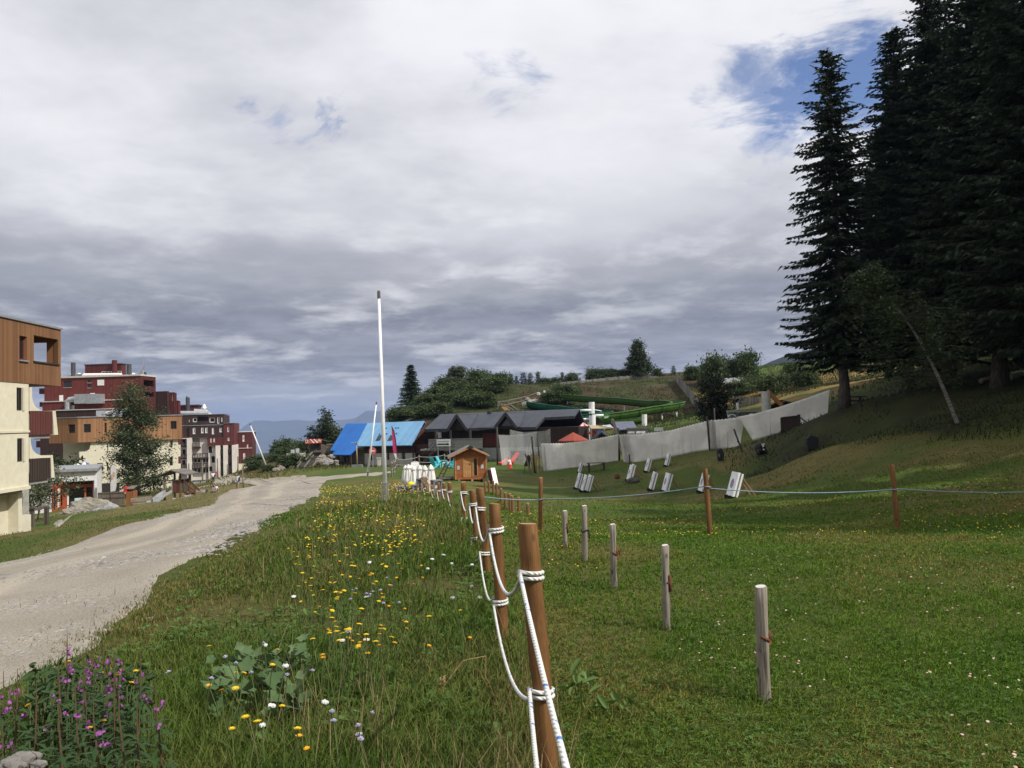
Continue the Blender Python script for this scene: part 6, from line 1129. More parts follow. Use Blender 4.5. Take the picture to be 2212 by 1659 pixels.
BLK = mat('black foam', (.018, .018, .02), (.03, .03, .03), 7, .9); WHT = mat('chalk white foam', (.7, .7, .68), None, 5, .9)
def blob(rs, sx, sy, sz, n=2, amp=.18, flat=.0):
    import bmesh
    bm = bmesh.new(); bmesh.ops.create_icosphere(bm, subdivisions=n, radius=1); off = rs.random(3) * 50
    from mathutils import noise as mn
    for v_ in bm.verts:
        p_ = v_.co.copy(); k = 1 + amp * (mn.noise(p_ * 1.3 + Vector(off)) + .5 * mn.noise(p_ * 3.1 + Vector(off)) + (.35 * mn.noise(p_ * 7.3 + Vector(off)) if n > 2 else 0)) ; v_.co = Vector((p_.x * k * sx, p_.y * k * sy, max(p_.z * k, -flat if flat else -9) * sz))
    vs = [tuple(v_.co) for v_ in bm.verts]; fs = [tuple(w_.index for w_ in q.verts) for q in bm.faces]; bm.free(); return vs, fs
def animal(Zc, x, y, d, label, k):
    g = GD(*Zc(x, y), d); root = thing('animal_target', label, 'target', g, 0, 'dark practice targets on the bank'); rs = np.random.default_rng(k)
    if k == 1: MB().prism([(-.17, -.12, 0), (.15, -.12, 0), (.19, -.12, .35), (.2, -.12, .5), (.02, -.12, .78), (-.2, -.12, .7), (-.22, -.12, .4)], (0, .34, 0)).build('block', BLK, root, bevel=.03); MB().prism([(-.2, -.13, .3), (-.1, -.13, .22), (-.08, -.13, .42), (-.19, -.13, .46)], (0, .02, 0)).build('patch', FOAMG, root)
    if k == 2: MB().bar((.18, 0, -.05), (-.28, .25, 1.6), .24, .06).build('board', mat('charcoal board', (.045, .045, .05), (.07, .07, .075), 3, .9), root); MB().bar((-.05, .12, .72), (-.09, .14, .86), .26, .075).build('band', BLK, root)
    if k == 3:
        b2_ = MB(); b2_.add(*blob(rs, .34, .42, .36, 3, .12)); o = b2_.build('body', BLK, root, (0, .1, .36), smooth=True); h2 = MB(); h2.add(*blob(rs, .2, .22, .2, 2, .08)); h2.build('head', BLK, root, (.02, -.2, .55), smooth=True); MB().prism([(-.08, -.43, .68), (.12, -.43, .7), (.06, -.45, .5), (.0, -.45, .46)], (0, .06, 0)).build('blaze', WHT, root)
        for s in (-.2, .2): MB().tube([(s, -.15, .3), (s * 1.2, -.25, .12), (s * 1.2, -.28, 0)], [.12, .09, .08], 8).build('leg', BLK, root, smooth=True)
        MB().add(*blob(rs, .07, .05, .06, 1, .05)).build('muzzle', WHT, root, (.05, -.42, .32), smooth=True)
    if k == 4: MB().prism([(-.3, -.15, 0), (.22, -.15, 0), (.32, -.15, .5), (.3, -.15, .78), (.22, -.15, .74), (.1, -.15, .8), (-.15, -.15, .85), (-.34, -.15, .68), (-.36, -.15, .4)], (0, .4, 0)).build('block', BLK, root, bevel=.04)
animal(ZN, 380, 1262, 50, 'small black block target left of the leaning charcoal board', 1); animal(ZN, 685, 1250, 51, 'charcoal board leaning left among the dark targets', 2); animal(ZN, 1005, 1222, 49, 'black crouching animal target with a white blaze', 3); animal(ZN, 1815, 1182, 46, 'black block target on the shaded bank, rightmost of the dark targets', 4)
g = G(*Z8(1435, 855)); o = MB().add(*blob(np.random.default_rng(3), .42, .26, .22, 3, .25, .6)).build('kit_bag', mat('dark bag cloth', (.07, .065, .06), (.11, .10, .09), 6, .9), None, g + (0, 0, .1), smooth=True); tag(o, 'dark slumped bag lying beside the middle archery target', 'bag')
g = G(*Z8(1240, 805)); o = MB().add(*blob(np.random.default_rng(4), .2, .2, .3, 2, .25, .6)).build('quiver', mat('rust brown leather', (.16, .07, .03), None, 6, .8), None, g + (0, 0, .15), smooth=True); tag(o, 'small rust brown quiver standing on the dry grass', 'quiver')
g = G(*Z8(985, 712)); bn = thing('low_table', 'low dark trestle table standing against the foot of the left sheet', 'table', g); MB().box(-.75, .75, -.25, .25, .62, .68).build('top', OLDW, bn); k = MB(); 
for s in (-.6, .6): MB().box(s - .06, s + .06, -.2, .2, -.05, .62).build('leg', DARKWIN, bn)
MB().bar((-.6, 0, .1), (.6, 0, .55), .06).build('brace', OLDW, bn)

# --- stools, chairs, parasols along the rope
GPL = mat('grey plastic', (.17, .175, .19), (.13, .135, .145), 3, .6, stain=.15); 
def make_stool():
    root = thing('stool_table', 'x', 'table'); MB().box(-.26, .26, -.26, .26, .62, .68).build('top', GPL, root, bevel=.015)
    for a in (-1, 1):
        for b2_ in (-1, 1): MB().box(a * .2 - .045, a * .2 + .045, b2_ * .2 - .045, b2_ * .2 + .045, -.03, .62).build('leg', GPL, root)
    MB().box(-.24, .24, -.22, .22, .46, .58).build('drawer', DKGREY, root); return root
S0 = make_stool(); first = True
for (x, y0, d, rz, s, lb) in [(160, 805, 40, .2, 1.05, 'grey stool table at the far left end of the row by the rope fence'), (250, 900, 38.5, .5, 1., 'grey stool table under the white parasols, second in the row'), (330, 975, 37, .1, 1.1, 'grey stool table carrying the yellow bucket'), (500, 975, 34, .3, 1.1, 'large dark grey stool table behind the rope loops'), (670, 990, 31, -.2, 1., 'grey stool table beside the beige chairs'), (1055, 1030, 27, .4, .95, 'narrow grey stool table nearest the camera in the row'), (430, 975, 36, .9, .95, 'grey stool table tucked between two larger ones')]:
    p_ = P(*ZC(x, y0), d); g = np.array([p_[0], p_[1], gh(p_[0], p_[1])])
    if first: S0.location = [float(q) for q in g]; S0.rotation_euler = (0, 0, rz); S0['label'] = lb; S0['group'] = 'grey stool tables'; first = False
    else: dup(S0, g, rz, lb, 'grey stool tables', (s * .72, s * .72, max(.8, min(1.6, (p_[2] - g[2]) / .68))))
p_ = P(*ZC(372, 925), 36.8); o = MB().lathe([(.10, 0), (.17, .02), (.175, .2), (.15, .27), (.06, .33)], 20).build('bucket', mat('acid yellow plastic', (.80, .72, .01), None, 4, .4), None, p_, smooth=False); tag(o, 'bright yellow upturned bucket on a grey stool table', 'bucket'); 
p_ = P(*ZC(372, 925), 37); 
def plastic_chair(loc, rz, m_, label, grp, s=1., cat='chair', stack=1):
    root = thing('plastic_chair', label, cat, loc, rz, grp); root.scale = (s,) * 3
    for k in range(stack):
        z = k * .09; st = MB().box(-.24, .24, -.22, .22, .40 + z, .44 + z).build('seat', m_, root, bevel=.01)
        bk_ = MB(); n = 9
        for i in range(n): x = -.22 + .44 * i / (n - 1); bk_.bar((x, .22, .45 + z), (x * 1.02, .34, .84 + z - .25 * x * x * 4 * .3), .042, .02)
        bk_.tube([(.25 * math.cos(a), .345, .76 + z + .12 * math.sin(a)) for a in np.linspace(0, math.pi, 12)], .022, 6); bk_.build('backrest', m_, root)
        for sx in (-1, 1): MB().tube([(sx * .25, -.22, .62 + z), (sx * .26, .05, .64 + z), (sx * .25, .3, .66 + z)], .022, 6).build('armrest', m_, root, smooth=True); MB().tube([(sx * .25, -.2, .64 + z), (sx * .26, -.23, .4 + z), (sx * .27, -.26, 0 + z)], .022, 6).build('leg', m_, root, smooth=True); MB().tube([(sx * .22, .2, .42 + z), (sx * .25, .3, 0 + z)], .022, 6).build('leg', m_, root, smooth=True)
    return root
BEI = mat('beige plastic', (.68, .52, .42), (.6, .45, .36), 4, .5); WPL = mat('white plastic', (.80, .80, .79), (.72, .72, .7), 3, .5)
def gd(Zc, x, y, d): return GD(*Zc(x, y), d)
plastic_chair(gd(ZC, 845, 1290, 29.5), 2.6, BEI, 'beige plastic chair standing behind the rope, taller of the two', 'beige chairs', .72); plastic_chair(gd(ZC, 1000, 1290, 28.5), 1.5, BEI, 'beige plastic chair seen side on, next to a narrow stool table', 'beige chairs', .62)
plastic_chair(gd(ZC, 360, 420, 58), .5, WPL, 'white plastic chair left of the tall chair stack behind the parasols', 'white chairs'); plastic_chair(gd(ZC, 470, 420, 57), .1, WPL, 'stack of white plastic chairs rising behind the parasols', 'white chairs', 1.1, 'chair stack', 3); plastic_chair(gd(ZC, 540, 420, 58), -.8, WPL, 'white plastic chair right of the tall stack', 'white chairs')
PARC = mat('white parasol cloth', (.74, .73, .70), (.64, .63, .6), 6, .9, stain=.12)
def make_parasol(h=2.35):
    root = thing('folded_parasol', 'x', 'parasol'); MB().tube([(0, 0, -.05), (0, 0, h)], .022, 8).build('pole', DKGREY, root, smooth=True)
    rs = np.random.default_rng(8); ph = rs.random(8) * 6.28
    jag = lambda i, j: 1 + (.16 + .03 * i) * math.sin(j * 2 * math.pi / 4 + i * .12) * (1 if i else .2) + .05 * math.sin(j * 1.7 + i)
    MB().lathe([(.20, h - 1.68), (.24, h - 1.65), (.215, h - 1.32), (.18, h - 1.0), (.145, h - .62), (.105, h - .3), (.08, h - .12)], 24, jag=jag).build('canopy', PARC, root, smooth=True)
    MB().lathe([(.155, h - .33), (.16, h - .31), (.085, h - .1), (.035, h - .0), (.012, h + .04)], 16, jag=lambda i, j: 1 + .12 * math.sin(j * 2 * math.pi / 4)).build('top_flap', PARC, root, smooth=True)
    MB().lathe([(.24, 0), (.24, .05), (.06, .09), (.05, .2)], 14).build('base', DKGREY, root); return root
U0 = make_parasol(); first = True
for (x, y, d, s, rz, lb) in [(212, 292, 46, .96, 0, 'leftmost folded white parasol in the row, half behind its neighbour'), (292, 268, 45, 1., .8, 'second folded white parasol from the left'), (425, 300, 44, .98, 1.6, 'third folded white parasol from the left, apart from the left pair'), (598, 285, 43, 1.0, 2.2, 'fourth folded white parasol from the left'), (732, 295, 42, 1.02, 3., 'second folded white parasol from the right'), (895, 270, 41, 1.1, 4., 'rightmost folded white parasol, largest of the row')]:
    t0 = P(*ZC(x, y), d); gz_ = gh(t0[0], t0[1]); g = np.array([t0[0], t0[1], gz_]); s2 = (t0[2] - gz_) / 2.39; sc3 = (s, s, s2)
    if first: U0.location = [float(q) for q in g]; U0.scale = sc3; U0['label'] = lb; U0['group'] = 'folded white parasols'; first = False
    else: dup(U0, g, rz, lb, 'folded white parasols', sc3)
TUR = mat('turquoise plastic', (.08, .52, .60), (.07, .46, .54), 3, .5)
def adir(loc, rz, label):
    root = thing('garden_chair', label, 'chair', loc, rz, 'turquoise garden chairs'); bk_ = MB()
    for i in range(5): x = -.22 + .11 * i; bk_.bar((x * .85, .15, .3), (x * 1.1, .48, 1.0 - 1.4 * x * x), .1, .022)
    bk_.build('backrest', TUR, root); MB().prism([(-.28, -.4, .40), (.28, -.4, .40), (.26, .2, .28), (-.26, .2, .28)], (0, 0, -.03)).build('seat', TUR, root)
    for sx in (-1, 1): MB().box(sx * .36 - .07, sx * .36 + .07, -.45, .35, .56, .585).build('armrest', TUR, root); MB().box(sx * .31 - .03, sx * .31 + .03, -.42, -.32, -.02, .56).build('leg', TUR, root); MB().bar((sx * .31, -.25, .36), (sx * .31, .55, .0), .05, .1).build('leg', TUR, root)
adir(gd(ZC, 1010, 350, 72), 2.4, 'turquoise slatted garden chair with its back to the camera, leftmost of three'); adir(gd(ZC, 1175, 305, 75), 1.2, 'turquoise slatted garden chair seen from the side, middle of three'); adir(gd(ZC, 1460, 340, 71), -2.2, 'turquoise slatted garden chair nearest the timber hut'); 
g = gd(ZC, 1300, 285, 74); tb = thing('side_table', 'small white plastic table between the turquoise chairs', 'table', g); MB().box(-.35, .35, -.25, .25, .40, .44).build('top', WPL, tb)
for a in (-1, 1):
    for c_ in (-1, 1): MB().box(a * .28 - .025, a * .28 + .025, c_ * .2 - .025, c_ * .2 + .025, -.02, .4).build('leg', WPL, tb)
RED = mat('red plastic', (.62, .06, .05), (.52, .05, .045), 3, .5)
for k, (x0, y0, x1, y1, lb) in enumerate([(1610, 375, 1720, 305, 'lower left red plastic chute lying on the grass before the net'), (1770, 275, 1865, 215, 'upper right red plastic chute lying on the grass before the net')]):
    a = GD(*Z5(x0, y0), 72); b2_ = P(*Z5(x1, y1), 73 + k); o = MB().bar((0, 0, .1), b2_ - a, .36, .2).build('plastic_chute', RED, None, a + (0, 0, .05), bevel=.03); tag(o, lb, 'chute', 'red chutes')
for k, (x, y, d, lb) in enumerate([(1738, 320, 71, 'orange and white traffic cone standing between the red chutes'), (1762, 420, 68, 'red traffic cone with a white top, nearest the hut')]):
    g = GD(*Z5(x, y), d); c_ = thing('traffic_cone', lb, 'cone', g); MB().box(-.2, .2, -.2, .2, 0, .04).build('base', RED, c_); MB().lathe([(.16, .04), (.11, .36)], 14).build('lower_cone', RED, c_); MB().lathe([(.11, .361), (.075, .56)], 14).build('white_band', WPL, c_); MB().lathe([(.075, .561), (.03, .78)], 14).build('tip', RED if k == 0 else WPL, c_)
for (x0, x1, x2, y0, y1, m_, lb, k) in [(1435, 1455, 1500, 420, 612, mat('dark grey panel', (.05, .05, .055), None, 3, .6), 'dark grey panel leaning against the hut side', 0), (1458, 1480, 1545, 425, 612, mat('red brown panel', (.22, .065, .03), (.17, .05, .025), 3, .7), 'red brown panel leaning beside the hut, between the grey and white ones', 1), (1485, 1515, 1565, 420, 580, WPL, 'white panel leaning outermost beside the hut', 2)]:
    g = GD(*Z5(x2 - 12, y1), 54.6 - k * .15); t0 = P(*Z5((x0 + x1) / 2, y0), 55.2 - k * .15) - g; o = MB().prism([(-.12, 0, 0), (.14, .1, 0), t0 + (.16, .1, 0), t0 + (-.1, 0, 0)], (.03, .05, .01)).build('leaning_board', m_, None, g); tag(o, lb, 'panel', 'panels leaning on the hut')  # plain boards propped against the hut side
g = HUT.w(-.55, .6, 0); g[2] = gh(g[0], g[1]); st = thing('wooden_ramp', 'low wooden platform and short ramp at the left side of the hut', 'platform', g); MB().box(-.55, .35, -.4, 1.2, .12, .2).build('deck', OLDW, st); 
for s in (-.4, .2): MB().box(s - .06, s + .06, -.35, 1.1, -.05, .12).build('leg', OLDW, st)
ld = thing('ladder', 'small leaning ladder beside the platform left of the hut', 'ladder', g + (-.35, .5, .2)); 
for s in (0, .3): MB().bar((s - .3, 0, 0), (s + .2, .5, 1.0), .05).build('rail', BRWN, ld)
o = MB()
for t in (.25, .5, .75): o.bar((-.3 + .5 * t, .5 * t, 1.0 * t), (.0 + .5 * t, .5 * t, 1.0 * t), .035)
o.build('rungs', BRWN, ld)

# longer grass added round the feet of the posts to stand in for contact shadow
pb = [o.location for o in bpy.data.objects if o.name.split('.')[0] in ('fence_post', 'tall_post', 'weathered_post', 'short_post', 'flag_pole') and o.location.y < 34]; r = np.random.default_rng(12); n = 90; X = np.concatenate([p_.x + r.normal(0, .075, n) for p_ in pb]); Y = np.concatenate([p_.y + r.normal(0, .075, n) for p_ in pb]); V, Ft, Fq = blades(X, Y, .04 + .14 * r.random(len(X)) ** 1.5, .006 * np.clip(Y / 6, 1, 3), r, .5); tag(npmesh('contact_shade_grass', V, Ft, Fq, [LG]), 'longer grass added round the feet of the posts as contact shade', 'grass', kind='stuff')
# ================================================================== bank, slides, knoll
SLB = mat('bright green fibreglass', (.062, .14, .028), (.045, .10, .02), 1.5, .4, stain=.2); SLT = mat('teal green fibreglass', (.012, .11, .06), (.01, .085, .045), 1.5, .35, stain=.2)
GREYF = planks('silver grey palisade', (.27, .255, .225), (.17, .16, .14), .14, gap=.15)
def slide(pts, r, label, m, sup=()):
    """open half-pipe swept along a path, with lip flanges and white columns"""
    P_ = np.array(pts); t = np.linspace(0, len(P_) - 1, len(P_) * 8); q = np.stack([np.interp(t, np.arange(len(P_)), P_[:, k]) for k in range(3)], -1)
    for _ in range(6): q[1:-1] = (q[:-2] + 2 * q[1:-1] + q[2:]) / 4
    o0 = q[0].copy(); d = np.gradient(q, axis=0); d /= np.linalg.norm(d, axis=1, keepdims=True); sd = np.cross(d, (0, 0, 1)); sd /= np.linalg.norm(sd, axis=1, keepdims=True); up = np.cross(sd, d)
    prof = [(-1.12, .08), (-1, .1), (-.96, -.35), (-.75, -.75), (-.35, -1), (0, -1.06), (.35, -1), (.75, -.75), (.96, -.35), (1, .1), (1.12, .08)]; prof2 = [(a * .93 if abs(a) < 1.1 else a, b + .06) for a, b in prof]; allp = prof + prof2[::-1]; n = len(allp); vs = []; fs = []
    for i in range(len(q)):
        for a, b in allp: vs.append(q[i] - o0 + sd[i] * a * r + up[i] * b * r)
    for i in range(len(q) - 1):
        for j in range(n): fs.append((i * n + j, i * n + (j + 1) % n, (i + 1) * n + (j + 1) % n, (i + 1) * n + j))
    fs += [tuple(range(n))[::-1], tuple(range((len(q) - 1) * n, len(q) * n))]
    root = thing('water_slide', label, 'slide', o0); fl = MB().add(vs, fs)
    for i in range(6, len(q) - 4, 11):
        ring = [q[i] - o0 + sd[i] * a * r * 1.07 + up[i] * (b * 1.07) * r for a, b in prof[1:-1]]; fl.tube(ring, .035, 5)
    fl.build('chute', m, root)
    for k, i in enumerate(range(8, len(q), 12)):
        p_ = q[i] - o0; gg = gh(q[i][0], q[i][1]) - o0[2]
        if p_[2] - r * 1.05 - gg > .12: MB().tube([(p_[0], p_[1], gg - .2), (p_[0], p_[1], p_[2] - r * 1.02)], .1, 10).build('column', WPL, root, smooth=True)
    return root
def zp(Z, lst): return [P(*Z(x, y), d) for x, y, d in lst]
slide(zp(Z6, [(600,705,117),(680,712,115),(780,722,114),(900,728,113),(1140,748,111),(1380,758,109),(1640,785,107),(1760,795,106),(1850,785,105),(1960,790,103.5),(2025,800,101.5),(1990,815,99.5),(1880,835,98.5),(1740,852,98),(1510,895,97),(1380,915,96.5),(1240,930,96)]), .8, 'bright green water slide doubling back across the heath bank', SLB)
slide(zp(Z6, [(418,795,111),(520,815,110),(640,835,109),(800,850,108),(930,865,107),(1100,882,106),(1230,892,104.5),(1265,905,103),(1200,918,101.5),(1080,930,100.5),(940,940,100),(860,945,99.5)]), .75, 'dark teal water slide in front of the bright green one', SLT)
slide(zp(Z6, [(1225,935,95.5),(1215,975,95),(1300,1000,95),(1450,985,96),(1600,960,97),(1640,958,98)]), .6, 'short green slide run-out at the foot of the columns', SLB)
for (x, y0, y1, d, r, lb) in [(1085, 796, 905, 101, .38, 'thick white column standing between the teal slide and the bright green one'), (1092, 940, 1045, 94, .40, 'thick white column below the teal slide, beside the deck building'), (1650, 928, 1012, 92, .30, 'white column under the right bend of the green slide')]:
    t0 = P(*Z6(x, y0), d); b0 = P(*Z6(x, y1), d); b0[2] = min(b0[2], gh(b0[0], b0[1]) - .1); o = MB().tube([(0, 0, 0), t0 - b0], r, 14).build('slide_column', WPL, None, b0, smooth=False); tag(o, lb, 'column')
for (x0, y0, x1, y1, d, lb) in [(950, 985, 1085, 978, 94.2, 'lower white pipe between the deck building and the column'), (958, 888, 1082, 884, 100, 'upper white pipe under the teal slide'), (1090, 944, 1212, 938, 94.4, 'white pipe running right from the lower column'), (1060, 868, 1190, 893, 101.3, 'thin white strut at the upper column')]:
    a, b2_ = P(*Z6(x0, y0), d), P(*Z6(x1, y1), d); o = MB().tube([(0, 0, 0), b2_ - a], .16 if 'thin' not in lb else .06, 10).build('white_pipe', WPL, None, a, smooth=True); tag(o, lb, 'pipe')
# palisades
def palisade(name, top, label, h, m=GREYF, gaps=.02, posts=True):
    tp = [np.array(P(*q)) for q in top]; o0 = tp[0].copy(); root = thing(name, label, 'fence', o0); pn = MB()
    for a, b2_ in zip(tp[:-1], tp[1:]):
        L = np.linalg.norm((b2_ - a)[:2]); n = max(2, int(L / .16)); yaw = math.atan2(b2_[1] - a[1], b2_[0] - a[0])
        for i in range(n):
            p_ = a + (b2_ - a) * (i + .5) / n; c, s = math.cos(yaw) * L / n * .46, math.sin(yaw) * L / n * .46; g = min(gh(p_[0], p_[1]) - .1, p_[2] - h); zt = p_[2] + .04 * math.sin(i * 7.3)
            q = [(p_[0] - c, p_[1] - s, g), (p_[0] + c, p_[1] + s, g), (p_[0] + c, p_[1] + s, zt), (p_[0] - c, p_[1] - s, zt)]; pn.prism([np.array(k) - o0 for k in q], (-s * .2, c * .2 + .03, 0))
        g = gh(a[0], a[1]) - .1; MB().box(a[0] - o0[0] - .07, a[0] - o0[0] + .07, a[1] - o0[1] - .12, a[1] - o0[1] - .02, min(g, a[2] - h) - o0[2], a[2] + .12 - o0[2]).build('post', OLDW, root)
    pn.build('boards', m, root); return root
palisade('palisade_fence', [(*Z6(535, 622), 137), (*Z6(680, 595), 137.5), (*Z6(820, 578), 138), (*Z6(955, 565), 138), (*Z6(1100, 552), 138.5), (*Z6(1245, 535), 139), (*Z6(1380, 522), 139), (*Z6(1535, 512), 139), (*Z6(1690, 512), 138.5), (*Z6(1800, 520), 138)], 'long silver grey palisade along the top of the heath bank', 1.2)
palisade('palisade_fence', [(*Z6(1985, 475), 131), (*Z7(95, 545), 124), (*Z7(190, 660), 115), (*Z7(270, 755), 106), (*Z7(330, 825), 98), (*Z7(382, 895), 90)], 'grey palisade running down the bank to the dark bush', 1.5)
palisade('palisade_fence', [(*Z7(690, 768), 86), (*Z7(757, 765), 85.5), (*Z7(870, 772), 85), (*Z7(985, 780), 84.5), (*Z7(1120, 795), 84)], 'short grey palisade behind the white post with the orange beam', 1.9)
palisade('palisade_fence', [(*ZT(1480, 690), 140), (*ZT(1600, 700), 139), (*ZT(1720, 705), 138.5), (*ZT(1860, 690), 138), (*ZT(2040, 660), 137.5)], 'low weathered palisade behind the saplings on the crest', 1.0)
# rail fence, steps and stones on the bank
rf_ = thing('rail_fence', 'crooked pole rail fence climbing the bank beside the stone steps', 'fence', GD(*ZT(1580, 860), 108)); o0 = np.array(rf_.location); k = MB(); ps = MB(); L_ = [(1562, 815, 1562, 870, 108), (1680, 800, 1685, 860, 110), (1830, 765, 1830, 830, 114), (1920, 745, 1925, 800, 117), (2030, 705, 2030, 750, 120)]
tp = [P(*ZT(a, b2_), d) - o0 for a, b2_, c, e2, d in L_]
for i, (a, b2_, c, e2, d) in enumerate(L_): ps.bar(P(*ZT(c, e2 + 30), d) - o0, tp[i] + (0, 0, .1), .14)
for i in range(len(tp) - 1):
    for dz in (0, -.5): k.bar(tp[i] + (0, 0, dz), tp[i + 1] + (0, 0, dz - .05), .11)
for (x0, y0, x1, y1) in [(1562, 818, 1740, 915), (1700, 845, 1795, 915), (1565, 840, 1690, 920)]: k.bar(P(*ZT(x0, y0), 107) - o0, P(*ZT(x1, y1), 103) - o0, .1)
k.build('rails', OLDW, rf_); ps.build('posts', OLDW, rf_)
o = MB(); a = [P(*ZT(*q), 103.5) for q in [(1600, 878), (1650, 872), (1705, 915), (1640, 918)]]; c0 = a[0].copy(); o.prism([q - c0 for q in a], (0, .4, -.2)); o = o.build('sandy_step', mat('yellow sand', (.42, .27, .09), (.34, .21, .07), 4, .95), None, c0); tag(o, 'sandy yellow steps between the pole rails on the bank', 'steps')
for k, (x, y, d, s) in enumerate([(1870, 800, 112, .9), (1940, 785, 113, 1.1), (1985, 770, 114, .9), (1900, 775, 115, .7), (2010, 790, 112, .7)]):
    g = GD(*ZT(x, y), d); o = MB().add(*blob(np.random.default_rng(50 + k), 0.55 * s, .4 * s, .4 * s, 3, .35)).build('rock', mat('pale limestone', (.33, .31, .28), (.22, .2, .18), 2.5, .9, .5), None, g + (0, 0, .15)); tag(o, 'pale jagged rock by the head of the slides', 'rock', 'pale rocks by the slides')
o = MB(); g = GD(*ZT(2030, 735), 116); t0 = P(*ZT(2030, 735), 116); s_ = thing('signboard', 'small white sign boards on the rail at the head of the slides', 'sign', g)
for (x0, x1, y0, y1) in [(2008, 2045, 708, 738), (2083, 2108, 688, 714)]: a = P(*ZT(x0, y1), 116) - g; b2_ = P(*ZT(x1, y0), 116) - g; MB().box(a[0], b2_[0], 0, .05, a[2], b2_[2]).build('board', WPL, s_)
a = P(*ZT(2008, 735), 116) - g; MB().bar((a[0] + .2, .05, -.3), (a[0] + .2, .05, a[2] + .2), .1).build('post', OLDW, s_); a = P(*ZT(2110, 712), 116) - g; MB().bar((a[0] - .4, .05, -.3), (a[0] - .4, .05, a[2]), .1).build('post', OLDW, s_)
# --- terrace behind the sheets: parasols, awnings, shelters
def open_parasol(Zc, x0, x1, yt, yb, d, label, m1, m2=None):
    a, b2_, t0 = P(*Zc(x0, yb), d), P(*Zc(x1, yb), d), P(*Zc((x0 + x1) / 2, yt), d); c = (a + b2_) / 2; R = (b2_[0] - a[0]) / 2; g = np.array([c[0], d, gh(c[0], d)]); root = thing('open_parasol', label, 'parasol', g); h = t0[2] - g[2]; hb = c[2] - g[2]
    cn = MB(); n = 8; rim = [(R * math.cos(q), R * math.sin(q), hb) for q in np.linspace(0, 2 * math.pi, n + 1)[:-1]]
    for j in range(n): cn.mi = j % 2 if m2 else 0; cn.add([rim[j], rim[(j + 1) % n], (0, 0, h), (rim[j][0], rim[j][1], hb - .12), (rim[(j + 1) % n][0], rim[(j + 1) % n][1], hb - .12)], [(0, 1, 2), (0, 3, 4, 1)])
    cn.build('canopy', [m1, m2] if m2 else m1, root); MB().tube([(0, 0, -.1), (0, 0, h)], .04, 8).build('pole', OLDW, root); return root
open_parasol(Z8, 510, 890, 236, 335, 78, 'open brick red parasol beside the dark deck building', mat('brick red cloth', (.27, .06, .04), (.23, .05, .035), 3, .9)); open_parasol(Z8, 740, 905, 115, 175, 88, 'red and white parasol behind the brick red one', RED, WPL); open_parasol(Z8, 862, 1010, 205, 245, 84, 'small flat red parasol in front of the terrace', RED); open_parasol(Z8, 980, 1055, 198, 250, 80, 'small blue parasol beside the dark gabled kiosk', mat('blue cloth', (.05, .14, .34), None, 4, .8))
g = GD(*Z8(840, 300), 86); o = thing('white_kiosk', 'white kiosk wall with a dark opening under the red and white parasol', 'kiosk', g); a, b2_ = P(*Z8(768, 240), 86) - g, P(*Z8(905, 180), 86) - g; MB().wall(a[0], b2_[0], -1, b2_[2], 0, .2, [(a[0] + .5, a[0] + 1.2, a[2] - .2, b2_[2] - .8)]).build('wall', WHITE, o); MB().box(a[0], b2_[0], .21, 2, -1, b2_[2] - .05).build('body', DARKIN, o)
k = GD(*Z8(1060, 330), 76); o = thing('gabled_kiosk', 'kiosk with a dark pointed roof behind the left safety sheet', 'kiosk', k); l, a, r2 = P(*Z8(915, 322), 76) - k, P(*Z8(1050, 225), 76) - k, P(*Z8(1150, 290), 76) - k; MB().slab([l, a, a + (.3, 2.5, 0), l + (.3, 2.5, 0)], .1).build('left_roof', ROOFE, o); MB().slab([a, r2, r2 + (.3, 2.5, 0), a + (.3, 2.5, 0)], .1).build('right_roof', mat('blue grey roof', (.10, .11, .15), None, 3, .6), o); MB().prism([l + (.4, .2, -.1), r2 + (-.2, .2, -.1), a + (0, .2, -.15)], (0, .1, 0)).build('gable', DKW, o); MB().box(l[0] + .4, r2[0] - .3, .2, 2.2, -1, l[2] + .0).build('wall', DKW, o)
k = GD(*Z8(1100, 250), 83); o = thing('awning', 'beige and white slanted awning over the terrace', 'awning', k); q = [P(*Z8(*p_), 83) - k for p_ in [(905, 148), (1060, 158), (1190, 185), (920, 190)]]; MB().slab([q[0] + (0, 2, 0), q[1] + (0, 2, 0), q[2], q[3]], .05).build('beige_cloth', mat('beige cloth', (.40, .31, .21), (.34, .26, .17), 3, .9), o); q2 = [P(*Z8(*p_), 83) - k for p_ in [(1058, 158), (1165, 140), (1192, 182)]]; MB().slab([q2[0] + (0, 1, 0), q2[1] + (0, 1, 0), q2[2]], .05).build('white_cloth', WPL, o); z_ = MB(); 
for p_ in (q[3], q[2]): z_.box(p_[0] - .06, p_[0] + .06, -.06, .06, -.5, p_[2] - .05)
z_.build('posts', OLDW, o)
k = GD(*Z8(1340, 230), 87); o = thing('lean_to_shelter', 'shelter with a blue grey sheet roof beside the low terrace wall', 'shelter', k); q = [P(*Z8(*p_), 87) - k for p_ in [(1205, 112), (1485, 104), (1490, 195), (1240, 205)]]; MB().slab([q[0] + (0, 3, 0), q[1] + (0, 3, 0), q[2], q[3]], .1).build('roof', mat('blue grey sheet', (.12, .135, .19), (.09, .10, .14), 2, .6), o); MB().box(q[3][0] + .3, q[2][0] - .3, 1, 2.5, -1, q[2][2] - .1).build('wall', CONC, o)
k = GD(*Z8(1490, 240), 82); o = MB(); a, b2_ = P(*Z8(1365, 215), 82) - k, P(*Z8(1618, 175), 82) - k; o.box(a[0], b2_[0], 0, .4, -1, a[2] + .1); o.box(a[0] - .1, b2_[0] + .1, -.08, .48, a[2] + .101, b2_[2]); o = o.build('low_wall', CONC, None, k); tag(o, 'low concrete wall with a capping above the middle sheet', 'wall')
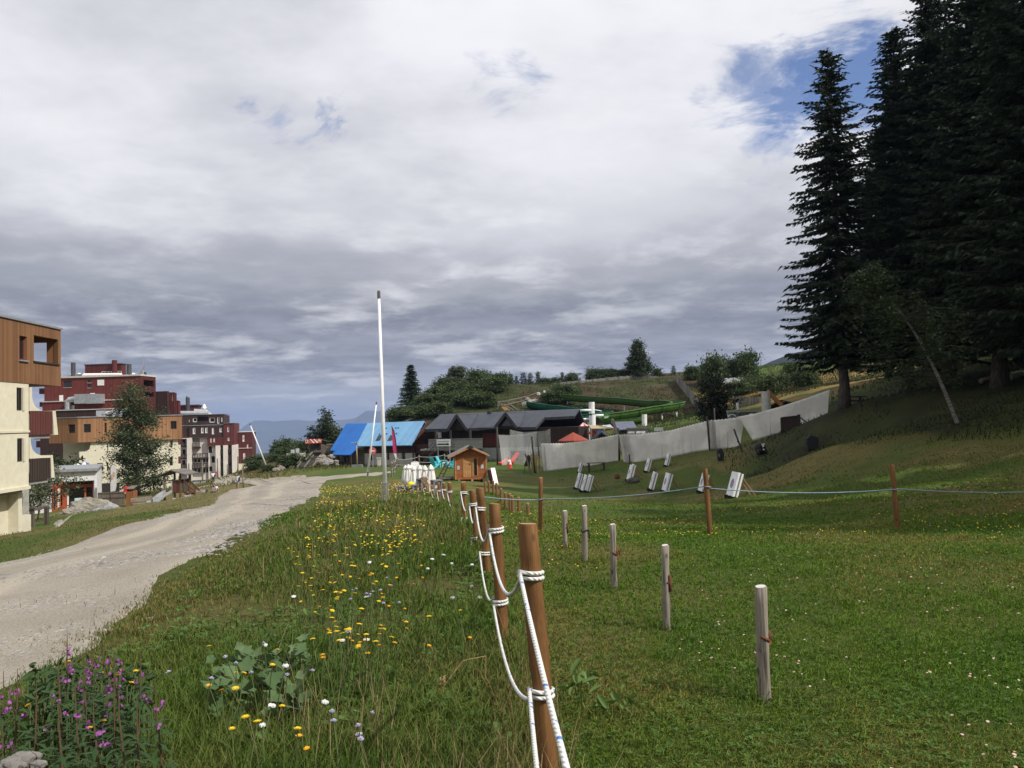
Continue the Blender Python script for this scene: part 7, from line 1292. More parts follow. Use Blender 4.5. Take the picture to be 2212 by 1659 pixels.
for k, (x0, x1, y0, y1, d, lb) in enumerate([(1692, 1800, 176, 222, 76, 'largest white board showing above the middle safety sheet'), (1370, 1450, 226, 252, 74, 'small white board above the sheet, left of two'), (1474, 1580, 222, 252, 74, 'white board above the sheet between the small and the large one')]):
    a, b2_ = P(*Z8(x0, y1), d), P(*Z8(x1, y0), d); g = np.array([(a[0] + b2_[0]) / 2, d, gh((a[0] + b2_[0]) / 2, d)]); o = thing('notice_board', lb, 'board', g, 0, 'white boards behind the sheets'); MB().box(a[0] - g[0], b2_[0] - g[0], 0, .06, a[2] - g[2], b2_[2] - g[2]).build('board', WPL, o); MB().box(-.06, .06, .061, .16, -.2, b2_[2] - g[2] - .05).build('post', OLDW, o)
a, b2_ = P(*Z8(1178, 80), 74), P(*Z8(1285, 250), 70); o = MB().bar(b2_ - b2_ + (.2, 0, -1.6), a - b2_, .22, .16).build('leaning_beam', OLDW, None, b2_); tag(o, 'grey beam leaning left behind the dark pole of the sheets', 'beam')
# right: shelter, post with beam, dark roof, mural rail, masts, picnic table
k = GD(*Z7(720, 640), 116); o = thing('roofed_shelter', 'grey roofed shelter half hidden by bushes on the bank', 'shelter', k); q = [P(*Z7(*p_), 116) - k for p_ in [(568, 552), (848, 540), (866, 602), (600, 615)]]; MB().slab([q[0] + (0, 2.5, 0), q[1] + (0, 2.5, 0), q[2], q[3]], .15).build('roof', mat('pale grey roof', (.24, .24, .25), (.18, .18, .19), 2, .7), o); MB().box(q[3][0] + .3, q[2][0] - .3, .4, 2.2, -2, q[3][2] - .1).build('wall', DKBR, o)
k = GD(*Z7(1055, 880), 74); o = thing('climbing_frame', 'white post with a slanting orange beam and a dark low roof', 'frame', k); a, b2_ = P(*Z7(1050, 705), 74) - k, P(*Z7(1055, 885), 74) - k; MB().tube([(b2_[0], 0, b2_[2] - .8), a], .42, 12).build('post', mat('white weathered post', (.55, .54, .5), (.42, .41, .38), 3, .8), o); c = P(*Z7(1222, 860), 74) - k; MB().bar(a + (.1, -.1, 0), c + (0, -.1, 0), .3, .35).build('beam', mat('orange beam', (.42, .19, .06), (.34, .15, .05), 3, .7), o)
l, t0, r2 = P(*Z7(1085, 868), 76) - k, P(*Z7(1215, 797), 76) - k, P(*Z7(1330, 822), 76) - k; dr_ = MB(); dr_.slab([l, t0, t0 + (1, 2.5, 0), l + (1, 2.5, 0)], .12); dr_.slab([t0, r2, r2 + (1, 2.5, 0), t0 + (1, 2.5, 0)], .12); dr_.build('roof', ROOFE, o); MB().prism([l + (.2, .3, -.1), r2 + (0, .3, -.1), t0 + (0, .3, -.15)], (0, .1, 0)).build('gable', DKW, o); MB().box(P(*Z7(1000, 900), 76)[0] - k[0], r2[0], .3, 1.5, -1.2, l[2] - .1).build('dark_wall', DKBR, o)
k = GD(*Z7(800, 960), 71); o = thing('painted_rail', 'low painted rail wall with white swirls beside the dark bush', 'wall', k); a, b2_ = P(*Z7(665, 985), 71) - k, P(*Z7(960, 935), 71) - k; t_ = P(*Z7(665, 918), 71) - k; MB().box(a[0], b2_[0], 0, .25, -1.2, t_[2] - .18).build('panel', mat('grey mural', (.20, .2, .2), (.06, .06, .065), 2.2, .8), o); MB().bar((a[0] - .3, .1, t_[2] - .08), (b2_[0] + .1, .1, t_[2] + .05), .5, .2).build('capping', mat('grey plank', (.33, .30, .26), None, 4, .9), o); sw = MB()
for x in (.1, 1.9, 3.0): sw.tube([(a[0] + x + .35 * math.cos(q), -.01, t_[2] - .65 + .3 * math.sin(q)) for q in np.linspace(.3, 2.8, 10)], .07, 5)
sw.build('swirls', WPL, o); MB().box(a[0] - .25, a[0] - .01, -.02, .27, -1.2, t_[2] - .18).build('end_post', CONC, o)
pole('stake', Z7, 735, 830, 755, 905, 73, .13, 'pale short stake behind the painted rail', mat('white weathered post', (0, 0, 0)))
for (x, y0, y1, d, lb) in [(670, 358, 470, 170, 'thin mast on the skyline right of the green net'), (998, 342, 470, 170, 'thin mast on the skyline beside the distant hill'), (530, 385, 470, 170, 'thin mast on the skyline between the bushes')]: pole('mast', Z7, x, y0, x, y1 + 60, d, .09, lb, mat('grey mast', (.2, .2, .22), None, 2, .6), 'mast')
k = GD(*Z7(320, 510), 150); o = thing('net_tower', 'narrow tower of green netting on the skyline', 'tower', k); a, b2_ = P(*Z7(296, 430), 150) - k, P(*Z7(343, 378), 150) - k; MB().prism([(a[0], 0, -1.5), (b2_[0], 0, -1.5), (b2_[0], 0, b2_[2] - .4), (b2_[0] - .8, 0, a[2]), (a[0] + .5, 0, a[2] - 1), (a[0], 0, a[2] - .2)], (0, 1.5, 0)).build('netting', mat('green netting', (.08, .16, .13), (.06, .12, .10), 2, .9), o); MB().box(b2_[0] - .1, b2_[0] + .1, -.1, .1, -2, b2_[2]).build('pole', DARKWIN, o)
ZQ = crop(2968, 900, 3968, 1659); k = GD(*ZQ(555, 1030), 59); o = thing('picnic_table', 'dark picnic table on the slope right of the ragged spruce', 'table', k, .2); MB().box(-.95, .95, -.4, .4, .70, .76).build('top', DARKWIN, o)
for s in (-1, 1): MB().box(-.95, .95, s * .75 - .15, s * .75 + .15, .42, .47).build('bench', DARKWIN, o); lg = MB(); lg.bar((s * .65, -.8, -.1), (s * .65, .1, .7), .09); lg.bar((s * .65, .8, -.1), (s * .65, -.1, .7), .09); lg.box(s * .65 - .04, s * .65 + .04, -.85, .85, .36, .42); lg.build('leg', DARKWIN, o)
for (x0, y0, x1, y1, d, lb) in [(1378, 878, 1512, 842, 47, 'pale fallen log in the shade under the spruces'), (1578, 826, 1680, 800, 45, 'pale fallen log at the right picture edge under the spruces')]:
    a, b2_ = GD(*ZQ(x0, y0), d), GD(*ZQ(x1, y1), d + 1); o = MB().tube([(0, 0, .15), (b2_ - a) * .5 + (0, 0, .2), b2_ - a + (0, 0, .15)], [.16, .14, .1], 9).build('fallen_log', mat('bleached log', (.33, .30, .25), (.22, .2, .17), 5, .9), None, a, smooth=True); tag(o, lb, 'log')

# --- knoll: launch hut with stairs, banner, rocks, rail
ROCK = mat('grey brown rock', (.27, .245, .205), (.17, .155, .13), 2.2, .95, .8, 9, stain=.4); ROCKL = mat('pale grey rock', (.32, .31, .30), (.22, .215, .21), 2.5, .9, .6, 9); ROCKB = mat('tan boulder', (.27, .25, .20), (.19, .175, .145), 1.6, .95, .9, 7, stain=.5)
k = GD(*ZS(540, 1010), 94); hut = thing('launch_hut', 'weathered timber launch hut on the knoll with a red painted roof board and steep stairs', 'hut', k); L = lambda x, y, dd=0.: P(*ZS(x, y), 94 + dd) - k; DKT = planks('dark weathered boards', (.105, .085, .07), (.065, .055, .045), .2)
a, b2_ = L(430, 1010), L(775, 655); hw = MB(); hw.box(a[0], b2_[0], 0, .15, a[2] + .5, b2_[2]); hw.box(b2_[0] - .15, b2_[0], .151, 2.6, -1, b2_[2]); hw.box(L(300, 800)[0], b2_[0], 2.6, 2.75, -1, b2_[2]); hw.build('wall', DKT, hut)
pp = MB(); 
for x in (320, 760): q = L(x, 1020); pp.box(q[0] - .1, q[0] + .1, -.15, .0 - .005, -1.5, b2_[2])
pp.build('post', DARKWIN, hut); q0, q1, q2, q3 = L(265, 520, -1), L(800, 500, -1), L(800, 630, -1.6), L(265, 660, -1.6); REDR = mat('red painted board', (.25, .055, .035), (.19, .045, .03), 3, .8); rb = MB().slab([q0, q1, q2, q3], .12).build('roof_board', REDR, hut); ri = MB(); ri.slab([q0 + (0, 0, -.02), q1 + (0, 0, -.02), q1 + (0, 4, -.4), q0 + (0, 4, -.4)], .12); ri.build('roof', DKT, hut)
PNK = mat('pale pink paint', (.62, .42, .36), None, 4, .8); fx = lambda u_, v_: q3 * (1 - u_) * (1 - v_) + q2 * u_ * (1 - v_) + q0 * (1 - u_) * v_ + q1 * u_ * v_ + np.array([0, -.03, .02]); sg = MB()
sg.slab([fx(.10 + .085 * math.cos(t), .5 + .36 * math.sin(t)) for t in np.linspace(0, 2 * math.pi, 25)[:-1]], .015)
for u0 in (.28, .50): sg.slab([fx(u0, .95), fx(u0 + .06, .98), fx(u0 + .27, .25), fx(u0 + .2, .12)], .015); sg.slab([fx(u0 + .235 + .05 * math.cos(t), .18 + .17 * math.sin(t)) for t in np.linspace(0, 2 * math.pi, 17)[:-1]], .016)
sg.slab([fx(.78, .35), fx(.80, .35), fx(.88, .95), fx(.84, .98)], .015); sg.slab([fx(.90 + .04 * math.cos(t), .5 + .2 * math.sin(t)) for t in np.linspace(0, 2 * math.pi, 17)[:-1]], .015); sg.build('pictogram', PNK, rb)
rg = MB(); rg.slab([fx(.10 + .05 * math.cos(t), .5 + .22 * math.sin(t)) + (0, -.03, .02) for t in np.linspace(0, 2 * math.pi, 25)[:-1]], .012); rg.build('pictogram_centre', DARKWIN, rb)
q = L(640, 910); MB().box(q[0] - .85, q[0] + .9, -.25, -.02, q[2] - .1, q[2] + .15).build('bench_board', OLDW, hut)
stt = MB(); s0, s1 = L(250, 1450, -7), L(560, 1030, -1); 
for (xa, ya, xb, yb) in [(5, 1440, 300, 1040), (230, 1460, 540, 1040), (470, 1470, 770, 1030)]: stt.bar(L(xa, ya, -7), L(xb, yb, -.5), .12, .3)
stt.build('stringer', OLDW, hut); tr_ = MB(); A0, A1, B0, B1 = L(10, 1445, -7), L(300, 1045, -.5), L(470, 1465, -7), L(765, 1040, -.5)
for t in np.linspace(.02, .97, 17): p_, q_ = A0 + (A1 - A0) * t, B0 + (B1 - B0) * t; tr_.bar(p_, q_, .3, .05)
tr_.build('treads', mat('dark grey treads', (.11, .105, .10), (.075, .07, .068), 4, .9), hut); hr = MB(); hr.bar(L(110, 1150, -5), L(310, 880, -.5), .06); hr.bar(L(0, 1300, -7), L(300, 1000, -.6), .05); hr.bar(L(280, 1180, -4), L(545, 880, -.5), .16, .12); hr.bar(L(190, 1150, -4), L(205, 1020, -4), .06); hr.bar(L(90, 1290, -6), L(95, 1160, -6), .06); hr.build('handrail', OLDW, hut)
q = L(240, 1480, -7.2); MB().box(q[0] - 1.4, q[0] + 1.4, q[1] - .4, q[1] + .5, q[2] - .6, q[2] + .05).build('landing', OLDW, hut)
k = GD(*Z3(850, 970), 92); o = thing('banner', 'white advertising banner on a frame left of the launch hut', 'banner', k); a, b2_ = P(*Z3(728, 958), 92) - k, P(*Z3(978, 882), 92) - k; MB().box(a[0], b2_[0], 0, .06, a[2], b2_[2]).build('sheet', mat('white banner cloth', (.72, .72, .70), (.60, .60, .6), 5, .8), o); ps = MB()
for x in (a[0] - .05, b2_[0]): ps.box(x - .06, x + .06, .061, .16, -.8, b2_[2] + .05)
ps.box(a[0], b2_[0], .061, .14, a[2] - .25, a[2] - .1); ps.build('post', DARKWIN, o); mk = MB(); rs = np.random.default_rng(9)
x = a[0] + .5
while x < b2_[0] - .6: w = .15 + .35 * rs.random(); zz = a[2] + .5 + .1 * rs.random(); mk.box(x, x + w, -.012, -.002, zz, zz + .35 + .25 * rs.random()); x += w + .12
mk.build('faint_print', mat('faint grey print', (.42, .42, .43), (.6, .6, .6), 8, .8), o)
for i, (x, y, d, s, m_) in enumerate([(1205, 950, 92, 1., ROCK), (1260, 985, 91, .95, ROCK), (1200, 1010, 90.5, 1., ROCK), (1290, 1005, 90.5, 1., ROCKL), (1330, 940, 92, .9, ROCK), (1250, 1045, 90, .8, ROCK), (1160, 985, 91, .8, ROCK), (890, 1000, 91.5, .8, ROCKL), (740, 1000, 91.5, .55, ROCKL), (860, 1040, 90.5, .6, ROCK), (655, 1095, 88.5, .9, ROCK), (590, 1115, 88, .8, ROCK), (640, 1065, 89.5, .6, ROCK), (800, 1080, 89, .6, ROCK), (1390, 1000, 91, .6, ROCK), (1405, 1040, 90.2, .42, ROCKL)]):
    p_ = P(*Z3(x, y), d); g = gh(p_[0], p_[1]); o = MB().add(*blob(np.random.default_rng(70 + i), s * .52, s * .42, s * .38, 3, .3)).build('rock', m_, None, (p_[0], p_[1], max(g + .03, min(p_[2], g + 1.5)))); tag(o, 'rounded grey brown rock piled on the knoll by the launch stairs' if i < 14 else 'small rock at the knoll foot by the blue porch', 'rock', 'rocks of the knoll' if i < 14 else 'rocks by the porch')
for i, (x, y, d, s, rt) in enumerate([(790, 1060, 90.5, .62, 0), (950, 1000, 91, .45, 1), (470, 1090, 90, .3, 2), (300, 1080, 92, .42, 3), (560, 1000, 94, .35, 4), (700, 930, 97, .5, 5)]): dup(SH, GD(*Z3(x, y), d), rt, 'low dry bush on the knoll slope among the rocks', 'low bushes of the knoll', (s * 1.5, s * 1.5, s))
rf_ = thing('rail_fence', 'grey timber rail on the knoll crest left of the round bush', 'fence', GD(*Z3(540, 905), 104)); o0 = np.array(rf_.location); kk = MB(); c = [P(*Z3(x, y), d) - o0 for x, y, d in [(470, 905, 106), (545, 875, 104), (620, 848, 103)]]
for i in (0, 1): kk.bar(c[i], c[i + 1], .12); kk.bar(c[i] - (0, 0, .5), c[i + 1] - (0, 0, .5), .12)
kk.build('rails', OLDW, rf_); kk = MB()
for q in c: kk.bar(q - (0, 0, 1.5), q + (0, 0, .1), .14)
kk.build('posts', OLDW, rf_)
k = GD(*Z3(1250, 900), 100); o = thing('stone_wall', 'tan block wall between the launch hut and the blue roof', 'wall', k); a, b2_ = P(*Z3(1190, 905), 98) - k, P(*Z3(1345, 782), 98) - k; MB().box(a[0], b2_[0], -1, 1, -1, b2_[2]).build('body', mat('tan block wall', (.30, .245, .17), (.23, .185, .13), 1.5, .95, .3), o); MB().box(a[0] - .05, b2_[0] + .05, -1.06, 1.06, b2_[2], b2_[2] + .12).build('capping', OLDW, o); MB().bar((b2_[0] - .3, -1.15, a[2] + .2), (b2_[0] - .3, -1.15, b2_[2] - .6), .16).build('post', DARKWIN, o)
# --- around the blue house
k = GD(*Z3(1675, 1090), 84); o = thing('street_lamp', 'slim pale lamp post on a concrete block before the blue roof', 'lamp', k); t0 = P(*Z3(1663, 750), 84) - k; MB().tube([(0, 0, .3), t0], [.09, .06], 10).build('post', mat('tan steel post', (.36, .27, .17), None, 3, .6), o, smooth=True); MB().bar(t0 - (0, 0, .05), t0 + (-.5, -.1, .08), .07, .05).build('arm', GALV, o); MB().box(-.55, .15, -.3, .3, t0[2] + .02, t0[2] + .09).build('lamp_head', GALV, o); MB().box(-.55, .55, -.4, .4, -.3, .32).build('base', mat('green grey concrete', (.20, .215, .19), None, 3, .9), o)
k = GD(*Z3(1885, 1085), 86); o = thing('round_sign', 'round pinkish red sign on a thin post before the chalet wall', 'sign', k); t0 = P(*Z3(1878, 855), 86) - k; MB().tube([(0, 0, -.2), (0, 0, t0[2])], .05, 8).build('post', GALV, o); MB().tube([(0, -.08, t0[2]), (0, -.05, t0[2])], .40, 20).build('disc', mat('faded red sign', (.55, .12, .13), None, 5, .6), o); MB().box(-.22, .22, -.085, -.081, t0[2] - .06, t0[2] + .06).build('bar', WPL, o)
def feather(Zc, pts, base, top, d, label, mA, mB, split, bow=.3):
    g = GD(*Zc(*base), d); root = thing('feather_flag', label, 'flag', g); Lp = lambda q: P(*Zc(*q), d) - g; pl_ = [Lp(q) for q in pts]; n = len(pl_) // 2; l, r2 = pl_[:n], pl_[n:][::-1]; cl_ = MB(); 
    for i in range(n - 1): cl_.mi = 0 if i < split else 1; cl_.prism([l[i], r2[i], r2[i + 1], l[i + 1]], (0, .02, 0))
    cl_.build('cloth', [mA, mB], root); MB().tube([(0, .03, -.2)] + [Lp(q) for q in top], .035, 7).build('pole', DARKWIN, root, smooth=True); return root
feather(Z4, [(788, 272), (790, 330), (797, 430), (803, 540), (812, 580), (838, 650), (852, 655), (852, 585), (845, 520), (832, 420), (815, 330), (789, 270)], (872, 745), [(858, 640), (850, 560), (835, 420), (815, 320), (788, 270)], 79, 'raspberry pink feather flag with a white foot before the pale blue roof', mat('raspberry cloth', (.50, .045, .16), (.44, .04, .14), 2, .8), PARC, 4)
k = GD(*Z4(640, 730), 88); o = thing('utility_box', 'small pale utility box against the chalet wall', 'box', k); a, b2_ = P(*Z4(620, 728), 88) - k, P(*Z4(660, 640), 88) - k; MB().box(a[0], b2_[0], 0, .5, -.1, b2_[2]).build('body', RGH, o, bevel=.02); MB().box(a[0] + .08, b2_[0] - .08, -.02, -.003, .15, b2_[2] - .1).build('door', PALECOPE, o); MB().box(a[0] - .05, b2_[0] + .05, -.05, .55, b2_[2], b2_[2] + .08).build('lid', PALECOPE, o)
# --- direction sign of the aquatic centre
fq = AQF; s_ = thing('direction_sign', 'white board reading CENTRE AQUATIQUE over a black arrow, fixed before the deck', 'sign', fq.w(fq.at(Z4(1380, 460), -1.6)[0], -1.6, 0)); so_ = np.array(s_.location); s_.rotation_euler = (0, 0, fq.yaw); cxs, czs = fq.at(Z4(1380, 460), -1.6); a, b2_, c0, c1 = fq.rect(Z4, 1303, 420, 1458, 498, -1.6); MB().box(a - cxs, b2_ - cxs, 0, .06, c0, c1).build('board', WPL, s_)
ar = MB(); aw = (b2_ - a); zc_ = c0 + (c1 - c0) * .28; x0, x1 = a - cxs + .06 * aw, b2_ - cxs - .05 * aw; hh = (c1 - c0) * .10; ar.prism([(x0, -.012, zc_ - hh), (x1 - .16 * aw, -.012, zc_ - hh), (x1 - .16 * aw, -.012, zc_ - 2.1 * hh), (x1, -.012, zc_), (x1 - .16 * aw, -.012, zc_ + 2.1 * hh), (x1 - .16 * aw, -.012, zc_ + hh), (x0, -.012, zc_ + hh)], (0, .01, 0)); ar.build('arrow', BLK, s_)
def text(body, w, loc, parent, m, name='lettering', h=None, rz=0.):
    cu_ = bpy.data.curves.new(name, 'FONT'); cu_.body = body; cu_.extrude = .004; cu_.align_x = 'CENTER'; t = bpy.data.objects.new(name, cu_); COL.objects.link(t); dg = bpy.context.evaluated_depsgraph_get(); me = bpy.data.meshes.new_from_object(t.evaluated_get(dg)); bpy.data.objects.remove(t); o = bpy.data.objects.new(name, me); COL.objects.link(o); xs = [v_.co.x for v_ in me.vertices]; ys = [v_.co.y for v_ in me.vertices]; s = w / (max(xs) - min(xs)); o.scale = (s, (h / (max(ys) - min(ys))) if h else s, 1); o.rotation_euler = (R_(90), 0, rz); o.location = loc; me.materials.clear(); me.materials.append(m); o.parent = parent; return o
text('CENTRE AQUATIQUE', aw * .86, ((a + b2_) / 2 - cxs, -.012, c0 + (c1 - c0) * .62), s_, mat('blue grey lettering', (.07, .08, .16), None, 4, .7), h=(c1 - c0) * .22)
ps = MB(); 
for x in (a - cxs + .12, b2_ - cxs - .12): ps.box(x - .05, x + .05, .062, .14, -1, c0 + .05)
ps.build('post', GALV, s_)
# ================================================================== left side: boulders, playground, people
def rock(name, Zc, x, y, d, sx, sy, sz, seed, m, label, sub=4, amp=.3, rz=0., dz=0.):
    g = GD(*Zc(x, y), d); o = MB().add(*blob(np.random.default_rng(seed), sx, sy, sz, sub, amp, .5)).build(name, m, None, g + (0, 0, dz), rz); return tag(o, label, 'rock')
rock('boulder', ZP, 1130, 700, 60, 1.75, .9, 1.02, 3, ROCKB, 'huge tan boulder lying in front of the white pavilion', 5, .34, .1, -.05)
rock('boulder', ZP, 760, 750, 58.5, .85, .6, .5, 13, ROCKB, 'broken low end of the huge tan boulder, a separate darker block', 4, .4, .2)
rock('rock', ZP, 1530, 700, 59, .75, .5, .55, 5, ROCKL, 'pale grey pointed rock right of the huge boulder', 3, .4)
rock('rock', ZP, 1270, 700, 59, .5, .35, .25, 6, ROCKL, 'flat pale grey rock between the boulder and the pointed rock', 3, .35)
rock('rock', ZP, 1610, 585, 62, .7, .45, .4, 7, ROCK, 'dark grey rock behind the pointed pale rock', 3, .35)
rock('rock', ZG, 760, 840, 66, .62, .45, .5, 8, ROCKB, 'tan rock at the left of the cluster before the slide', 4, .35, .3, .1)
rock('rock', ZG, 905, 830, 65.5, .6, .45, .46, 9, ROCKB, 'middle tan rock of the cluster before the slide', 4, .35, 1., .1)
rock('rock', ZG, 1030, 800, 67, .85, .5, .55, 10, mat('mauve grey rock', (.31, .28, .29), (.22, .2, .21), 2, .95, .6), 'mauve grey block at the right of the rock cluster', 4, .3, 0, .12)
rock('rock', ZG, 925, 865, 64.5, .36, .25, .22, 11, ROCKL, 'small white stone in front of the rock cluster', 2, .3)
for k, (x, y, d, s) in enumerate([(1430, 748, 67, .26), (1858, 560, 74, .34), (697, 1053, 57, .14), (1230, 548, 78, .9)]): rock('stone', ZG, x, y, d, s * (1.2 if k < 3 else .6), s * (.7 if k < 3 else .4), s * (.45 if k < 3 else .3), 20 + k, ROCKL if k < 3 else ROCK, ['small white stone on the grass beside the gravel path', 'white stone at the feet of the standing woman', 'tiny white stone at the path edge', 'low grey rock behind the wooden steps'][k], 2, .3)
# bench
k = GD(*ZG(260, 850), 65.5); b = thing('park_bench', 'old grey timber bench with a plank backrest, facing right', 'bench', k, R_(38)); MB().box(-.95, .95, -.34, .14, .40, .50).build('seat', OLDW, b, bevel=.02); o = MB(); o.prism([(-.95, .32, .62), (.7, .32, .62), (.7, .42, .98), (-.95, .42, .92)], (0, .07, 0)); o.build('backrest', OLDW, b)
for x in (-.8, .7): MB().box(x - .1, x + .1, -.25, .2, -.1, .40).build('leg', DKT, b); MB().bar((x, .22, -.05), (x, .40, .75), .14, .09).build('back_post', DKT, b)
# slide tower
k = GD(*ZG(760, 690), 70.5); t = thing('play_tower', 'wooden play tower with a pitched roof, metal slide and ladder steps', 'playground', k, R_(-6)); L = lambda x, y: P(*ZG(x, y), 70.5) - k
X0, X1 = L(600, 400)[0], L(885, 400)[0]; hd = L(750, 560)[2]; ha = L(750, 370)[2]; he = L(560, 265)[2]; hr_ = L(745, 175)[2]; D_ = 1.7
for x in (X0, X1):
    for y in (0, D_): MB().box(x - .07, x + .07, y - .07, y + .07, -.3, he + .12).build('corner_post', BRWN if x == X1 else OLDW, t)
ap = (X0 + X1) / 2
for q in ([(X0 - .55, he - .1), (ap, hr_)], [(ap, hr_), (X1 + .75, he - .02)]): MB().slab([(q[0][0], -.35, q[0][1]), (q[1][0], -.35, q[1][1]), (q[1][0], D_ + .4, q[1][1]), (q[0][0], D_ + .4, q[0][1])], .07).build('roof', planks('grey roof boards', (.17, .15, .13), (.11, .1, .09), .2), t)
MB().box(X0 + .08, X1 - .08, .08, D_ - .08, hd - .1, hd).build('floor', BRWN, t); mid = X0 + (X1 - X0) * .5
MB().box(mid, X1 - .08, -.05, -.01, hd - .05, ha).build('panel', planks('red brown panel boards', (.15, .06, .04), (.10, .042, .03), .14), t); MB().box(X0 + .08, X1 - .08, -.08, -.055, ha, ha + .1).build('rail', OLDW, t); MB().box(X1 - .02, X1 + .02, .08, D_ - .08, hd, ha).build('side_panel', DKT, t); MB().box(X0 + .08, X1 - .08, D_ - .03, D_, hd, ha).build('rear_panel', DKT, t); MB().box(X0 + .72, X0 + .78, -.1, -.056, hd, ha).build('bar', GALV, t); MB().box(X0 + .3, X0 + .36, -.06, 0, ha + .1, he + .1).build('bar', DKT, t)
STEEL = mat('worn steel', (.55, .56, .58), (.40, .41, .42), 3, .3, metal=.8); s0, s1 = L(655, 540), L(575, 755); s0 = np.array([X0 + .42, -.05, hd]); s1[1] = -2.1; s1[2] = .12; sl = MB(); w = .30
pth = [s0, s0 + (s1 - s0) * .35 + (0, 0, .05), s0 + (s1 - s0) * .78 + (0, 0, -.10), s1]; 
for a, b2_ in zip(pth[:-1], pth[1:]): sl.slab([a - (w, 0, 0), a + (w, 0, 0), b2_ + (w, 0, 0), b2_ - (w, 0, 0)], .03)
sl.build('slide_bed', STEEL, t); sd = MB()
for s in (-1, 1):
    for a, b2_ in zip(pth[:-1], pth[1:]): sd.bar(a + (s * (w + .03), 0, .1), b2_ + (s * (w + .03), 0, .1), .05, .24)
sd.build('slide_side', mat('grey painted slide side', (.33, .34, .35), None, 3, .6), t); e0, e1 = np.array([X1 + .1, .3, hd + .05]), np.array([L(1160, 680)[0], .2, .05]); 
for y in (0, .9): MB().bar(e0 + (0, y, 0), e1 + (0, y, 0), .07, .22).build('stringer', BRWN, t); MB().bar((X1, .3 + y, ha + .1), (e1[0] - .2, .2 + y, .95), .07, .14).build('handrail', BRWN, t); MB().box(e1[0] - .68, e1[0] - .58, .2 + y - .05, .2 + y + .05, -.1, 1.2).build('rail_post', BRWN, t)
tr_ = MB()
for q in np.linspace(.1, .92, 6): p_ = e0 + (e1 - e0) * q; tr_.box(p_[0] - .13, p_[0] + .13, p_[1], p_[1] + .9, p_[2] - .02, p_[2] + .03)
tr_.build('step', BRWN, t)
# bin cabinet
k = GD(*ZP(1945, 510), 68); b = thing('bin_cabinet', 'orange brown slatted cabinet with a little grey roof and red trim', 'cabinet', k); L = lambda x, y: P(*ZP(x, y), 68) - k; a, c = L(1870, 520), L(2020, 290); MB().box(a[0], c[0], 0, .8, -.1, c[2]).build('body', planks('orange brown slats', (.28, .11, .04), (.20, .08, .03), .11), b); q = [L(1845, 248), L(2035, 240), L(2010, 185), L(1875, 195)]; MB().slab([q[0] + (0, -.1, 0), q[1] + (0, -.1, 0), q[2] + (0, .9, 0), q[3] + (0, .9, 0)], .05).build('roof', OLDW, b); MB().box(a[0] + .05, c[0] - .05, .05, .75, c[2], q[0][2]).build('dark_slot', DARKIN, b); MB().box(a[0] - .18, a[0] + .1, -.06, .3, c[2] - .1, c[2] + .38).build('red_flap', RED, b); MB().box(a[0] + .4, c[0] - .15, -.03, -.002, c[2] + .05, c[2] + .3).build('red_label', RED, b)
# picket fence, rail by the wall
k = GD(*ZP(1560, 500), 71); o = thing('picket_fence', 'grey picket fence between the pavilion and the slatted cabinet', 'fence', k); L = lambda x, y, d=71: P(*ZP(x, y), d) - k; pk = MB(); n = 30
for i in range(n): a = L(1260 + 580 * i / n, 320 - 30 * i / n + (0 if i < 9 else 14 * (i % 2)), 71.5 - .5 * i / n); pk.box(a[0], a[0] + .09, 0, .03, -.6, a[2])
pk.build('pickets', OLDW, o); rl = MB(); rl.bar(L(1260, 350), L(1840, 330), .05, .08); rl.bar(L(1260, 450), L(1840, 430), .05, .08); rl.build('rails', DKT, o)
k = GD(*Z1(260, 1440), 47); o = thing('rail_fence', 'dark low post and rail fence at the corner of the nearest building', 'fence', k); L = lambda x, y, d=47: P(*Z1(x, y), d) - k; MB().bar(L(190, 1395), L(316, 1368, 48), .18, .16).build('rail', DKT, o); MB().bar(L(190, 1385), L(240, 1375), .12, .1).build('rail', DKT, o)
for x in (210, 308): MB().box(L(x, 1380)[0] - .1, L(x, 1380)[0] + .1, 0, .2, -.4, L(x, 1372)[2]).build('post', DKT, o)
feather(ZP, [(1540, -260), (1538, -100), (1536, 60), (1535, 200), (1537, 310), (1640, 290), (1662, 200), (1666, 60), (1664, -120), (1650, -250)], (1525, 480), [(1530, 300), (1528, 0), (1530, -180), (1560, -270), (1640, -290)], 69, 'white feather flag with a faint orange emblem beside the pavilion', WHITE, WHITE, 4); fl_ = [o for o in bpy.data.objects if o.name.startswith('feather_flag')][-1]; p_ = P(*ZP(1600, -40), 68.93) - np.array(fl_.location); em = MB()
for (x, z, r_) in [(0, 0, .16), (.05, .22, .11), (-.08, -.2, .09)]: em.prism([(p_[0] + x + r_ * math.cos(a), p_[1] - .06, p_[2] + z + r_ * .8 * math.sin(a)) for a in np.linspace(0, 6.283, 9)[:-1]], (0, .01, 0))
em.build('emblem', mat('faint orange print', (.66, .38, .24), None, 4, .8), fl_)
